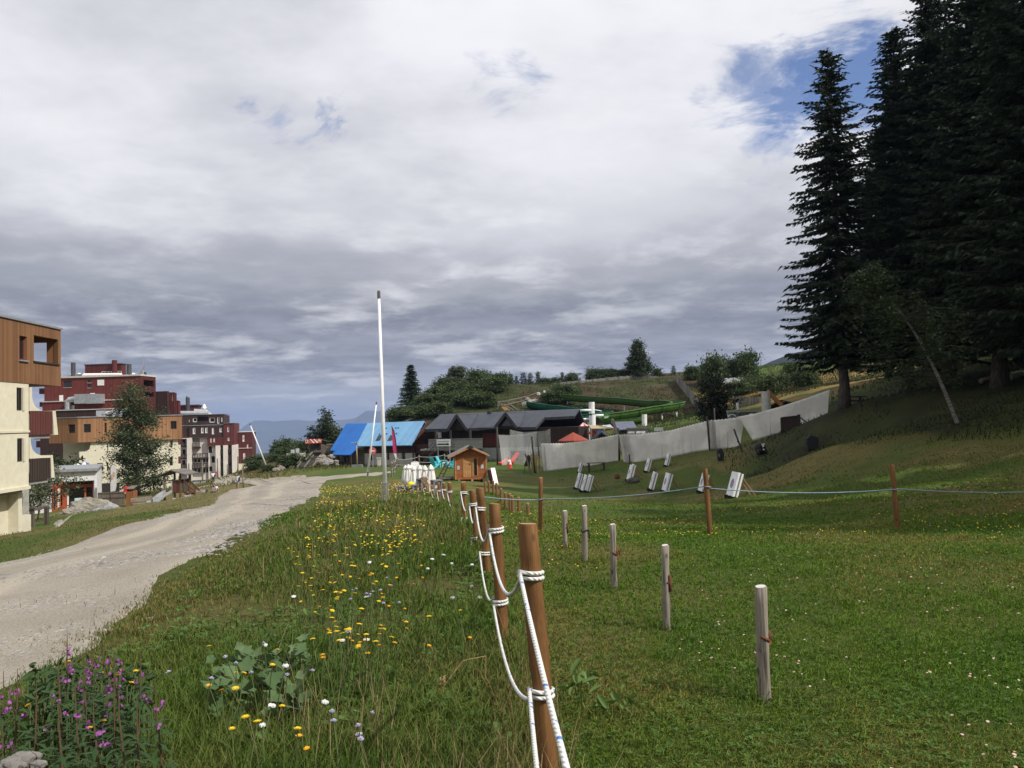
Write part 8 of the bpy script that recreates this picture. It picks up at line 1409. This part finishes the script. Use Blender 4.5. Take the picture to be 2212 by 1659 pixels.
# striped play domes behind the pavilion roof
for kx, (x0, x1, yt, yb, c1, lb) in enumerate([(358, 455, 1122, 1185, (.03, .34, .12), 'green and white striped parasol dome over the pavilion roof'), (430, 545, 1108, 1180, (.03, .16, .55), 'blue and white striped parasol dome over the pavilion roof')]):
    d = 80 + kx; a, b2_, t0 = P(*Z2(x0, yb), d), P(*Z2(x1, yb), d), P(*Z2((x0 + x1) / 2, yt), d); c = (a + b2_) / 2; R = (b2_[0] - a[0]) / 2; g = np.array([c[0], c[1], gh(c[0], c[1])]); root = thing('striped_parasol', lb, 'parasol', g); mA = mat('stripe %d' % kx, c1, None, 4, .6); cn = MB(); n = 12; H_ = t0[2] - c[2]
    for i in range(5):
        for j in range(n):
            cn.mi = (j // 2 + kx) % 2; rr = lambda q: R * math.sin(q * math.pi / 10) / 1.0; zz = lambda q: c[2] - g[2] + H_ * math.cos(q * math.pi / 10); pt = lambda q, w_: (rr(q) * math.cos(2 * math.pi * w_ / n + .5 * q / 5), rr(q) * math.sin(2 * math.pi * w_ / n + .5 * q / 5), zz(q)); cn.add([pt(i, j), pt(i + 1, j), pt(i + 1, j + 1), pt(i, j + 1)], [(0, 1, 2, 3)])
    cn.build('canopy', [mA, WPL], root, smooth=True); MB().tube([(0, 0, -.1), (0, 0, c[2] - g[2] + H_)], .05, 8).build('pole', GALV, root)
# thin poles along the village road
for i, (x, y0, y1, d, lb) in enumerate([(1521, 1120, 1335, 92, 'thin grey pole just right of the play tower roof'), (1656, 1090, 1320, 98, 'grey pole in front of the white balconied floors'), (1806, 1070, 1312, 98, 'grey pole by the walking people'), (1906, 1130, 1315, 102, 'grey pole right of the walking people, nearly white'), (2010, 1050, 1260, 100, 'brown grey pole before the maroon end block'), (2056, 1165, 1360, 76, 'short slim post right of the standing woman')]): pole('road_pole', Z2, x, y0, x + (4 if i != 5 else 10), y1, d, .085 if i < 5 else .06, lb, OLDW, 'pole')
# --- people
SKIN = mat('skin', (.42, .25, .17), (.36, .21, .14), 6, .6); HAIRD = mat('dark brown hair', (.03, .018, .012), (.05, .03, .02), 12, .6, stretch=(4, 4, 1)); TEEW = mat('white cotton', (.74, .74, .74), (.62, .62, .63), 6, .9); BLKC = mat('black cloth', (.015, .015, .018), (.03, .03, .032), 6, .9); NAVY = mat('patterned navy cloth', (.05, .06, .13), (.30, .30, .34), 16, .9, stain=0); DENIM = mat('pale denim', (.34, .38, .44), (.26, .30, .36), 8, .9); PINKC = mat('pink cloth', (.72, .16, .26), None, 5, .8)
import bmesh
def skinned(name, chains, m, parent, lv=1):
    """one continuous surface grown round joint chains [(point, radius)...]; equal points are shared joints"""
    bm = bmesh.new(); ly = bm.verts.layers.skin.verify(); V = {}
    for ch in chains:
        pv = None
        for p_, r_ in ch:
            key = tuple(round(q, 3) for q in p_)
            if key not in V: v_ = bm.verts.new(p_); v_[ly].radius = (r_, r_) if not hasattr(r_, '__len__') else r_; V[key] = v_
            v_ = V[key]
            if pv is not None and pv is not v_ and not bm.edges.get((pv, v_)): bm.edges.new((pv, v_))
            pv = v_
    bm.verts.ensure_lookup_table(); bm.verts[0][ly].use_root = True; me = bpy.data.meshes.new(name); bm.to_mesh(me); bm.free(); o = bpy.data.objects.new(name, me); COL.objects.link(o); md = o.modifiers.new('skin', 'SKIN'); md.use_smooth_shade = True; sb = o.modifiers.new('smooth', 'SUBSURF'); sb.levels = lv; sb.render_levels = lv
    dg = bpy.context.evaluated_depsgraph_get(); dg.update(); m2 = bpy.data.meshes.new_from_object(o.evaluated_get(dg)); bpy.data.objects.remove(o); m2.materials.clear(); m2.materials.append(m); m2.polygons.foreach_set('use_smooth', [True] * len(m2.polygons)); o = bpy.data.objects.new(name, m2); COL.objects.link(o); o.parent = parent; return o
def person(label, loc, rz, top, bottom, hair, shoes, pose='stand', longhair=True, jacket=None, scale=1., grp=None, dress=False):
    root = thing('person', label, 'person', loc, rz, grp); root.scale = (scale,) * 3; V = lambda *q: np.array(q, float)
    hz = .94 if pose != 'sit' else .50; pel = V(0, 0, hz); ln = .12 if pose == 'sit' else .0; ch = V(0, -ln * .7, hz + .36); nk = V(0, -ln, hz + .52); hd_ = V(0, -ln - .04, hz + .645); tp = V(0, -ln - .02, hz + .73)
    J = {}
    for s in (-1, 1):
        if pose == 'sit': kn, an, to = V(s * .10, -.44, .49), V(s * .11, -.50, .09), V(s * .12, -.68, .04)
        elif pose == 'walk': kn, an, to = V(s * .09, -.14 * s - .02, .49), V(s * .09, .06 - .26 * s, .09), V(s * .10, -.10 - .26 * s, .035)
        else: kn, an, to = V(s * .09, -.03, .49), V(s * .09, .0, .09), V(s * .12, -.17, .035)
        hp = pel + V(s * .09, 0, -.04); sh = nk + V(s * .165, .01, -.07); 
        if pose == 'sit': el, wr = sh + V(s * .06, -.10, -.25), sh + V(s * -.02, -.33, -.24)
        elif pose == 'walk': el, wr = sh + V(s * .05, .10 * s, -.27), sh + V(s * .05, -.1 + .12 * s, -.50)
        else: el, wr = (sh + V(s * .07, .02, -.27), sh + V(s * .06, -.10, -.50)) if s > 0 else (sh + V(-.06, -.05, -.26), sh + V(-.01, -.29, -.26))
        J[s] = (hp, kn, an, to, sh, el, wr)
    body = [[(pel, .125), (pel + (ch - pel) * .5, .105), (ch, .125), (nk, .05), (nk + (hd_ - nk) * .45, .055), (hd_, (.075, .092)), (tp, .06)], [(hd_, (.075, .092)), (hd_ + V(0, -.095, -.02), .016)]]
    for s, (hp, kn, an, to, sh, el, wr) in J.items():
        body += [[(pel, .125), (hp, .09), (kn, .055), (an, .036), (to, .03)], [(ch, .125), (sh, .052), (el, .038), (wr, .025)]]; dv = (wr - el) / np.linalg.norm(wr - el); pm = wr + dv * .05; body.append([(wr, .025), (pm, (.034, .018))]); sx = np.cross(dv, (0, 1, .2)); sx /= np.linalg.norm(sx)
        for i in range(4): b0 = pm + sx * (.024 - .016 * i) + dv * .03; body.append([(pm, (.034, .018)), (b0, .009), (b0 + dv * (.04 + .008 * (i in (1, 2))) + V(0, -.012, 0), .007)])
        body.append([(wr, .025), (wr + sx * .035 + dv * .03 + V(0, -.015, 0), .010), (wr + sx * .045 + dv * .065 + V(0, -.02, 0), .008)])
    skinned('body', body, SKIN, root)
    t_ = [[(pel + V(0, 0, -.02), .145), (pel + (ch - pel) * .5, .125), (ch, .142), (nk + V(0, 0, -.05), .075)]]
    for s, q in J.items(): t_.append([(ch, .142), (q[4], .072), (q[4] + (q[5] - q[4]) * .65, .058)])
    skinned('top', t_, top, root); b_ = []
    for s, q in J.items(): b_.append([(pel, .148), (q[0], .108), (q[0] + (q[1] - q[0]) * (.55 if bottom is not BLKC else .8), .088)])
    skinned('shorts', b_, bottom, root); hh = [[(hd_ + V(0, .02, .03), .098), (tp + V(0, .015, .01), .07)]]
    if longhair: hh.append([(hd_ + V(0, .02, .03), .098), (hd_ + V(0, .085, -.08), .075), (nk + V(0, .10, -.14), .06), (nk + V(0, .10, -.26), .03)]); hh += [[(hd_ + V(0, .02, .03), .098), (hd_ + V(s * .08, .02, -.05), .04), (nk + V(s * .10, -.03, -.1), .035)] for s in (-1, 1)]
    else: hh.append([(hd_ + V(0, .02, .03), .098), (hd_ + V(0, .07, -.05), .06)])
    skinned('hair', hh, hair, root)
    f_ = MB(); 
    for s in (-1, 1): f_.add(*[[(q + np.array(tuple(hd_ + V(s * .032, -.088, .012)))) for q in (np.array(blob(np.random.default_rng(1), .012, .008, .007, 1, 0)[0]))], blob(np.random.default_rng(1), .012, .008, .007, 1, 0)[1]])
    f_.build('eyes', BLKC, root); f_ = MB(); f_.tube([hd_ + V(-.022, -.086, -.045), hd_ + V(0, -.093, -.047), hd_ + V(.022, -.086, -.045)], .006, 5); f_.build('mouth', mat('lip', (.35, .12, .1), None, 5, .6), root)
    for s, q in J.items(): skinned('shoe', [[(q[2] + V(0, .03, -.045), .045), (q[2] + V(0, -.04, -.05), .046), (q[3] + V(0, -.03, 0), .042)]], shoes, root)
    if jacket is not None: skinned('jacket', [[(ch + V(.09, .05, -.25), .08), (ch + V(.10, .05, .05), .10), (J[1][4], .085), (J[1][5], .07), (J[1][6], .05)]], jacket, root)
    return root
person('woman with long dark hair, white top and black jacket standing near the path', GD(*ZG(1862, 545), 75), R_(-28), TEEW, DENIM, HAIRD, TEEW, jacket=BLKC, scale=.98)
person('dark haired person in a patterned navy top seated on the log bench', GD(*ZG(1440, 585), 72), R_(62), NAVY, BLKC, HAIRD, TEEW, 'sit')
person('person in a white top seated behind the navy one on the log bench', GD(*ZG(1470, 560), 73), R_(55), TEEW, BLKC, mat('chestnut hair', (.09, .045, .02), None, 9, .6), TEEW, 'sit')
person('person in black and white walking on the village road', GD(*ZG(1440, 345), 99), R_(20), TEEW, BLKC, HAIRD, BLKC, 'walk', jacket=BLKC, grp='walkers on the road'); person('person in pink carrying a bag, walking beside the one in black and white', GD(*ZG(1500, 345), 100), R_(-10), PINKC, DENIM, HAIRD, BLKC, 'walk', grp='walkers on the road')
k = GD(*ZG(1380, 580), 72.5); b = thing('log_bench', 'rough log bench under the two seated people', 'bench', k, R_(-30)); MB().tube([(-.9, 0, .33), (.9, 0, .33)], .13, 12).build('seat', OLDW, b); 
for x in (-.7, .7): MB().box(x - .12, x + .12, -.14, .14, -.1, .26).build('leg', DKT, b)
MB().prism([(-.9, .2, .3), (-.6, .2, .3), (-.6, .3, .75), (-.9, .3, .7)], (0, .08, 0)).build('backrest', OLDW, b)

# ================================================================== flowers and foreground plants
YEL = mat('yellow petals', (.70, .46, .01), (.62, .48, .02), 30, .7, stain=0); YEL2 = mat('orange yellow petals', (.78, .40, .01), None, 30, .7, stain=0); WHP = mat('white petals', (.62, .62, .6), (.5, .5, .48), 30, .8, stain=0); LILAC = mat('lilac grey petals', (.50, .47, .60), (.42, .40, .52), 30, .8, stain=0); STEM = mat('green stem', (.06, .10, .025), (.10, .12, .04), 12, .7); MAG = mat('magenta petals', (.30, .085, .29), (.2, .05, .21), 40, .7, stain=0)
def flower_head(r_, n, m_, root, z, lobes=2, dome=.25):
    h = MB(); rs = np.random.default_rng(n)
    for L_ in range(lobes):
        for i in range(n):
            a = 2 * math.pi * (i + .5 * L_) / n; c, s = math.cos(a), math.sin(a); rr = r_ * (1 - .3 * L_); w = math.pi / n * .95; h.add([(0, 0, z + .004 * L_), (rr * .7 * math.cos(a - w), rr * .7 * math.sin(a - w), z + r_ * dome * .8 + .004 * L_), (rr * c, rr * s, z + r_ * dome + .003 * rs.random()), (rr * .7 * math.cos(a + w), rr * .7 * math.sin(a + w), z + r_ * dome * .8 + .004 * L_)], [(0, 1, 2, 3)])
    return h.build('flower_head', m_, root)
def make_flower(name, r_, n, m_, h, lobes=2, dome=.25, tilt=(0, 0), umbel=False):
    root = thing(name, 'x', 'flower'); MB().tube([(0, 0, -.02), (tilt[0] * .3, tilt[1] * .3, h * .6), (tilt[0], tilt[1], h)], .0025, 4, False).build('stem', STEM, root)
    if umbel:
        u_ = MB(); rs = np.random.default_rng(5)
        for i in range(26): a, q = rs.random() * 6.28, r_ * rs.random() ** .5; u_.add(*[[(tilt[0] + q * math.cos(a) + x, tilt[1] + q * math.sin(a) + y, h + .006 * rs.random() + z) for x, y, z in blob(rs, .007, .007, .005, 1, .3)[0]], blob(rs, .007, .007, .005, 1, .3)[1]])
        u_.build('flower_head', m_, root)
    else: o = flower_head(r_, n, m_, root, 0, lobes, dome); o.location = (tilt[0], tilt[1], h)
    return root
FY = make_flower('yellow_flower', .016, 14, YEL, .36, 2, .22, (.03, .02)); FY2 = make_flower('yellow_flower', .013, 13, YEL2, .30, 2, .3, (-.03, .01)); FW = make_flower('white_flower', .010, 0, WHP, .34, umbel=True, tilt=(.02, .02)); FL_ = make_flower('lilac_flower', .014, 10, LILAC, .33, 3, .6, (.03, -.02))
used = set()
def sprinkle(srcs, wins, labels, grp, s0=1.):
    r = np.random.default_rng(len(used) + 77)
    for (u0, u1, v0, v1, n), lb in zip(wins, labels):
        for i in range(n):
            u, v = u0 + (u1 - u0) * r.random(), v0 + (v1 - v0) * r.random(); src = srcs[int(r.integers(0, len(srcs)))]; hh = .36; q = G(u, v); 
            for _ in range(3): d = q[1]; q2 = P(u, v, d); dz = q2[2] - gh(q2[0], q2[1]); d = max(1.8, d - (hh * .9 - dz) / max(.06, (1.6 - q2[2]) / d) * .8); q = np.array([q2[0] * d / q[1], d, 0]); q[2] = gh(q[0], q[1])
            if not (q[0] < fencex(q[1]) + .4): continue
            sc = s0 * (.8 + .5 * r.random()) * (1 if q[1] < 10 else min(1.4, q[1] / 10)); zs = max(.75, min(1.2, 1 / sc + .25))
            if id(src) not in used: used.add(id(src)); src.location = [float(x) for x in q]; src['label'] = lb; src['group'] = grp; src.scale = (sc, sc, zs)
            else: dup(src, q, r.random() * 6.28, lb, grp, (sc, sc, zs)).rotation_euler = (r.normal(0, .17), r.normal(0, .17), r.random() * 6.28)
sprinkle([FY, FY2], [(690, 830, 1362, 1432, 30), (640, 890, 1235, 1345, 52), (620, 950, 1175, 1240, 46), (430, 560, 1440, 1520, 8), (760, 1010, 1330, 1420, 9), (100, 330, 1430, 1600, 9), (360, 700, 1560, 1655, 7), (690, 950, 1120, 1178, 62)], ['yellow hawkbit in the tight cluster at the middle of the meadow', 'yellow hawkbit in the loose band above the tight cluster', 'yellow hawkbit in the far band of the meadow', 'yellow hawkbit beside the big grey green leaves', 'yellow hawkbit standing singly near the rope fence', 'yellow hawkbit among the purple fireweed', 'yellow hawkbit in the nearest grass at the picture bottom', 'small yellow flower in the dense patch by the flag pole'], 'yellow meadow flowers')
sprinkle([FW], [(560, 800, 1380, 1640, 5), (640, 950, 1190, 1300, 6), (960, 1060, 1240, 1330, 5), (420, 700, 1460, 1560, 3)], ['white umbel flower in the near meadow grass', 'white umbel flower in the loose yellow band', 'white umbel flower in the clump beside the rope fence posts', 'white umbel flower above the big grey green leaves'], 'white meadow flowers')
sprinkle([FL_], [(690, 880, 1270, 1330, 12), (400, 640, 1420, 1500, 8), (720, 900, 1560, 1625, 6)], ['lilac grey flower in the middle of the meadow', 'lilac grey flower behind the big leaves', 'lilac grey flower in the nearest grass'], 'lilac meadow flowers')
# the mass of far yellow flowers and the clover heads of the lawn, past counting
def dots(X, Y, H, R, name, m_, label):
    n = len(X); z = gz(X, Y) + H; r = np.random.default_rng(3); k = 6; a = np.linspace(0, 2 * math.pi, k + 1)[:-1]; V = np.empty((n, k + 1, 3), np.float32); V[:, 0] = np.c_[X, Y, z + R * .55]
    for j in range(k): V[:, j + 1] = np.c_[X + R * np.cos(a[j]), Y + R * np.sin(a[j]), z + R * .25 * r.normal(size=n)]
    b0 = np.arange(n)[:, None, None] * (k + 1); t = np.array([(0, j + 1, (j + 1) % k + 1) for j in range(k)])[None]; o = npmesh(name, V.reshape(-1, 3), (b0 + t).reshape(-1, 3), None, [m_]); return tag(o, label, 'flowers', kind='stuff')
r = np.random.default_rng(55); X, Y = view_points(60000, 8, 46, r, 1.2); cx_ = -.165 * Y; k = meadowmask(X, Y) & (np.abs(X - cx_ + .5 * fbm(X, Y, .3, 3, 61)) < (.075 * Y)) & (fbm(X, Y, .9, 4, 62) > .5); k[np.cumsum(k) > 650] = False; X, Y = X[k], Y[k]
dots(X, Y, .28 + .1 * r.random(len(X)), (.008 + .006 * r.random(len(X))) * np.clip(Y / 14, 1, 1.8), 'far_yellow_flowers', YEL, 'dense far carpet of yellow flowers along the rope fence')
X, Y = view_points(30000, 1.8, 12, r, 1.8); k = (X > fencex(Y) + .5) & (fbm(X, Y, .8, 4, 63) > .54) & (X > .2 * Y); k[np.cumsum(k) > 900] = False; X, Y = X[k], Y[k]; dots(X, Y, .05 + .03 * r.random(len(X)), .005 + .005 * r.random(len(X)), 'clover_flowers', mat('cream pink clover', (.52, .40, .34), (.40, .22, .18), 9, .8), 'small cream and pink clover heads in the near lawn')
X, Y = view_points(50000, 8, 24, r, 1.3); k = (X > fencex(Y) + .6) & (fbm(X, Y, .35, 4, 64) > .52); k[np.cumsum(k) > 900] = False; X, Y = X[k], Y[k]; dots(X, Y, .06 + .03 * r.random(len(X)), (.006 + .006 * r.random(len(X))) * np.clip(Y / 12, 1, 1.6), 'lawn_yellow_flowers', YEL, 'tiny yellow flowers sprinkled over the far lawn')
# fireweed
FWL = leafmat('fireweed leaves', (.025, .06, .016), (.06, .11, .03), .3, .55, 3.)
def fireweed(head, base_v, d, seed, label, bloom=1.):
    hp = P(*head, d); g = np.array([hp[0] + .04 * math.sin(seed), hp[1], 0]); g[2] = gh(g[0], g[1]); root = thing('fireweed', label, 'wildflower', g, 0, 'purple fireweed clump'); r = np.random.default_rng(seed); T_ = hp - g + (0, 0, .04); MB().tube([(0, 0, -.03), T_ * .5 + (.01, .0, 0), T_, T_ + (.0, 0, .10)], [.006, .005, .003, .001], 5).build('stem', mat('reddish stem', (.12, .05, .04), (.08, .08, .03), 10, .7), root)
    V = []; n = int(46 + 20 * T_[2])
    for i in range(n):
        t = .08 + .80 * i / n; a = i * 2.4 + r.normal(0, .3); L_ = (.08 + .06 * r.random()) * (1.15 - .6 * t); p0 = T_ * t; dv = np.array([math.cos(a), math.sin(a), .35 - .55 * r.random()]); dv /= np.linalg.norm(dv); sd = np.cross(dv, (0, 0, 1)); sd /= np.linalg.norm(sd); V += [p0, p0 + dv * L_ * .5 + sd * L_ * .11, p0 + dv * L_ - (0, 0, .25 * L_), p0 + dv * L_ * .5 - sd * L_ * .11]
    npmesh('leaves', np.array(V), None, np.arange(len(V)).reshape(-1, 4), [FWL], root); V = []
    for i in range(int(7 * bloom)):
        t = .80 + .24 * r.random(); a = r.random() * 6.28; p0 = T_ * t + np.array([math.cos(a), math.sin(a), 0]) * (.012 + .03 * (1.1 - t) * 3 * r.random()); c_ = p0 + np.array([math.cos(a), math.sin(a), -.1]) * .012
        for q in range(4): u_ = unit(1, r)[0] * .0105; w_ = np.cross(u_, (math.cos(a), math.sin(a), .2)); w_ = w_ / (np.linalg.norm(w_) + 1e-6) * .008; V += [c_, c_ + u_ * .7 + w_, c_ + u_ * 1.4, c_ + u_ * .7 - w_]
    npmesh('flower_spike', np.array(V), None, np.arange(len(V)).reshape(-1, 4), [MAG], root); return root
ZB = crop(0, 2400, 1200, 2212); lbs = ['tallest fireweed stalk at the path edge, flowers well above the leaves', 'fireweed with a small pale flower tuft behind the main clump', 'fireweed leaning right behind the big flower spike', 'fireweed with the largest purple flower spike', 'fireweed with a low flower tuft left of the clump centre', 'fireweed with a flower tuft beside two yellow blooms', 'fireweed at the right of the clump beneath a round tuft', 'fireweed below the largest spike', 'fireweed at the right edge of the clump with a long thin spike', 'fireweed low in front with a bright magenta tuft', 'fireweed in the clump centre, half faded', 'fireweed at the left picture edge', 'fireweed beside the one at the left picture edge', 'fireweed in the bottom left picture corner', 'fireweed with a faded seed spike in the clump middle', 'leafy fireweed without flowers in the dark clump', 'leafy fireweed low at the picture bottom', 'leafy fireweed right of the dark clump', 'leafy fireweed left of the dark clump']
for i, (x, y, d, bl_) in enumerate([(480, 285, 3.9, 1), (655, 325, 3.9, .9), (735, 345, 3.8, .8), (815, 400, 3.6, 1.7), (420, 490, 3.5, .7), (600, 440, 3.6, .8), (1005, 440, 3.6, .8), (815, 580, 3.4, 1), (1112, 640, 3.3, 1.1), (668, 800, 3., 1.2), (600, 525, 3.4, .7), (25, 605, 3.4, .8), (125, 590, 3.4, .9), (20, 1010, 2.9, .8), (540, 720, 3.1, .3), (850, 760, 3.0, .1), (420, 850, 2.9, .1), (980, 800, 3.1, .1), (260, 700, 3.1, .15)]): fireweed(ZB(x, y), 0, d, 200 + i, lbs[i], bl_)
# leafy undergrowth of the fireweed clump
def leafpile(name, u0, u1, v0, v1, n, size, m_, label, hmax, seed, lobed=False, cat='plant'):
    r = np.random.default_rng(seed); cs = [G(u0 + (u1 - u0) * r.random(), v0 + (v1 - v0) * r.random()) for _ in range(n)]; c0 = np.mean(cs, 0); c0[2] = gh(c0[0], c0[1]); root = thing(name, label, cat, c0); V, Fq = [], []; st = MB()
    for q in cs:
        h = hmax * (.35 + .65 * r.random()); p_ = q - c0 + (0, 0, h); L_ = size * (.6 + .7 * r.random()); a = r.random() * 6.28; nr = np.array([.5 * r.normal(), .5 * r.normal() - .2, 1.]); nr /= np.linalg.norm(nr); ex_ = np.cross(nr, (math.sin(a), math.cos(a), 0)); ex_ /= np.linalg.norm(ex_); ey_ = np.cross(nr, ex_); k0 = len(V); V.append(p_ - nr * .02); K = 14
        for j in range(K): t = 2 * math.pi * j / K; rr = L_ * (.62 + (.16 * math.cos(5 * t) if lobed else .0) + .12 * r.random()) * (1.15 - .45 * abs(math.sin(t / 2)) ** 8 if lobed else 1.5); V.append(p_ + ex_ * rr * math.cos(t) + ey_ * rr * math.sin(t) * (1 if lobed else .36) - nr * (.10 * L_ * math.cos(2 * t) + .12 * L_))
        Fq += [(k0, k0 + 1 + j, k0 + 1 + (j + 1) % K) for j in range(K)]; st.tube([q - c0 + (0, 0, -.02), p_ - (0, 0, .03)], .004, 4, False)
    npmesh('leaves', np.array(V), np.array(Fq), None, [m_], root, smooth=False); st.build('stems', STEM, root); return root
BUT = leafmat('grey green felted leaves', (.04, .085, .026), (.125, .185, .08), .2, .7, 3.)
leafpile('butterbur', 455, 660, 1470, 1600, 95, .062, BUT, 'clump of large grey green lobed leaves in the near meadow', .26, 31, True)
leafpile('butterbur', 560, 670, 1445, 1510, 26, .055, BUT, 'smaller clump of grey green leaves behind the large one', .28, 32, True)
leafpile('meadow_plant', 60, 330, 1540, 1690, 420, .032, FWL, 'mass of dark fireweed leaves at the bottom left picture corner', .34, 33)
leafpile('meadow_plant', 60, 300, 1510, 1580, 200, .026, FWL, 'band of narrow fireweed leaves above the dark mass', .24, 38)
DOCK = leafmat('bright dock leaves', (.06, .12, .02), (.13, .20, .05), .3, .5, 3.)
for i, (u0, u1, v0, v1, n, lb) in enumerate([(715, 790, 1570, 1625, 16, 'bright green dock leaves right of the big grey green clump'), (500, 590, 1590, 1650, 16, 'bright green dock leaves at the picture bottom below the clump'), (1060, 1100, 1560, 1620, 9, 'upright bright dock leaves left of the nearest fence post'), (1210, 1290, 1480, 1530, 14, 'low bright leaves in the lawn right of the nearest fence post'), (1290, 1370, 1520, 1560, 12, 'patch of low bright leaves in the lawn left of the nearest silvered post'), (880, 960, 1520, 1560, 12, 'low green leaves in the meadow left of the nearest fence post')]): leafpile('dock_plant', u0, u1, v0, v1, n, .045, DOCK, lb, .12, 40 + i)
# dried umbel by the fence
k = G(1048, 1500); o = thing('dried_umbel', 'dried brown umbel seed head drooping beside the rope fence', 'plant', k); tp_ = P(962, 1478, k[1] - .1) - k; MB().tube([(0, 0, 0), (.01, 0, .22), tp_ * .55 + (0, 0, .16), tp_], [.004, .004, .003, .003], 5).build('stem', STICK, o); um = MB(); rs = np.random.default_rng(2)
for i in range(22): a = unit(1, rs)[0] * .045; a[0] = -abs(a[0]); um.tube([tp_, tp_ + a], .0012, 3, False); um.add(*[[tuple(np.array(q) + tp_ + a) for q in blob(rs, .008, .008, .008, 1, .3)[0]], blob(rs, .008, .008, .008, 1, .3)[1]])
um.build('seed_head', STICK, o)
for i, (x, y, d, s) in enumerate([(150, 1010, 2.95, .05), (225, 990, 3.0, .035), (70, 1050, 2.8, .045), (275, 1035, 2.8, .025)]):
    p_ = P(*ZB(x, y), d); o = MB().add(*blob(np.random.default_rng(90 + i), s, s * .8, s * .6, 3, .3)).build('rock', mat('speckled grey stone', (.22, .205, .19), (.13, .12, .11), 14, .95, .6, 40), None, p_, smooth=False); tag(o, ['largest pale speckled stone in the bottom left corner', 'pale stone touching the largest one on its right', 'stone at the very bottom left corner under the fireweed', 'smallest stone of the bottom left corner, half hidden by leaves'][i], 'rock', 'stones in the corner')
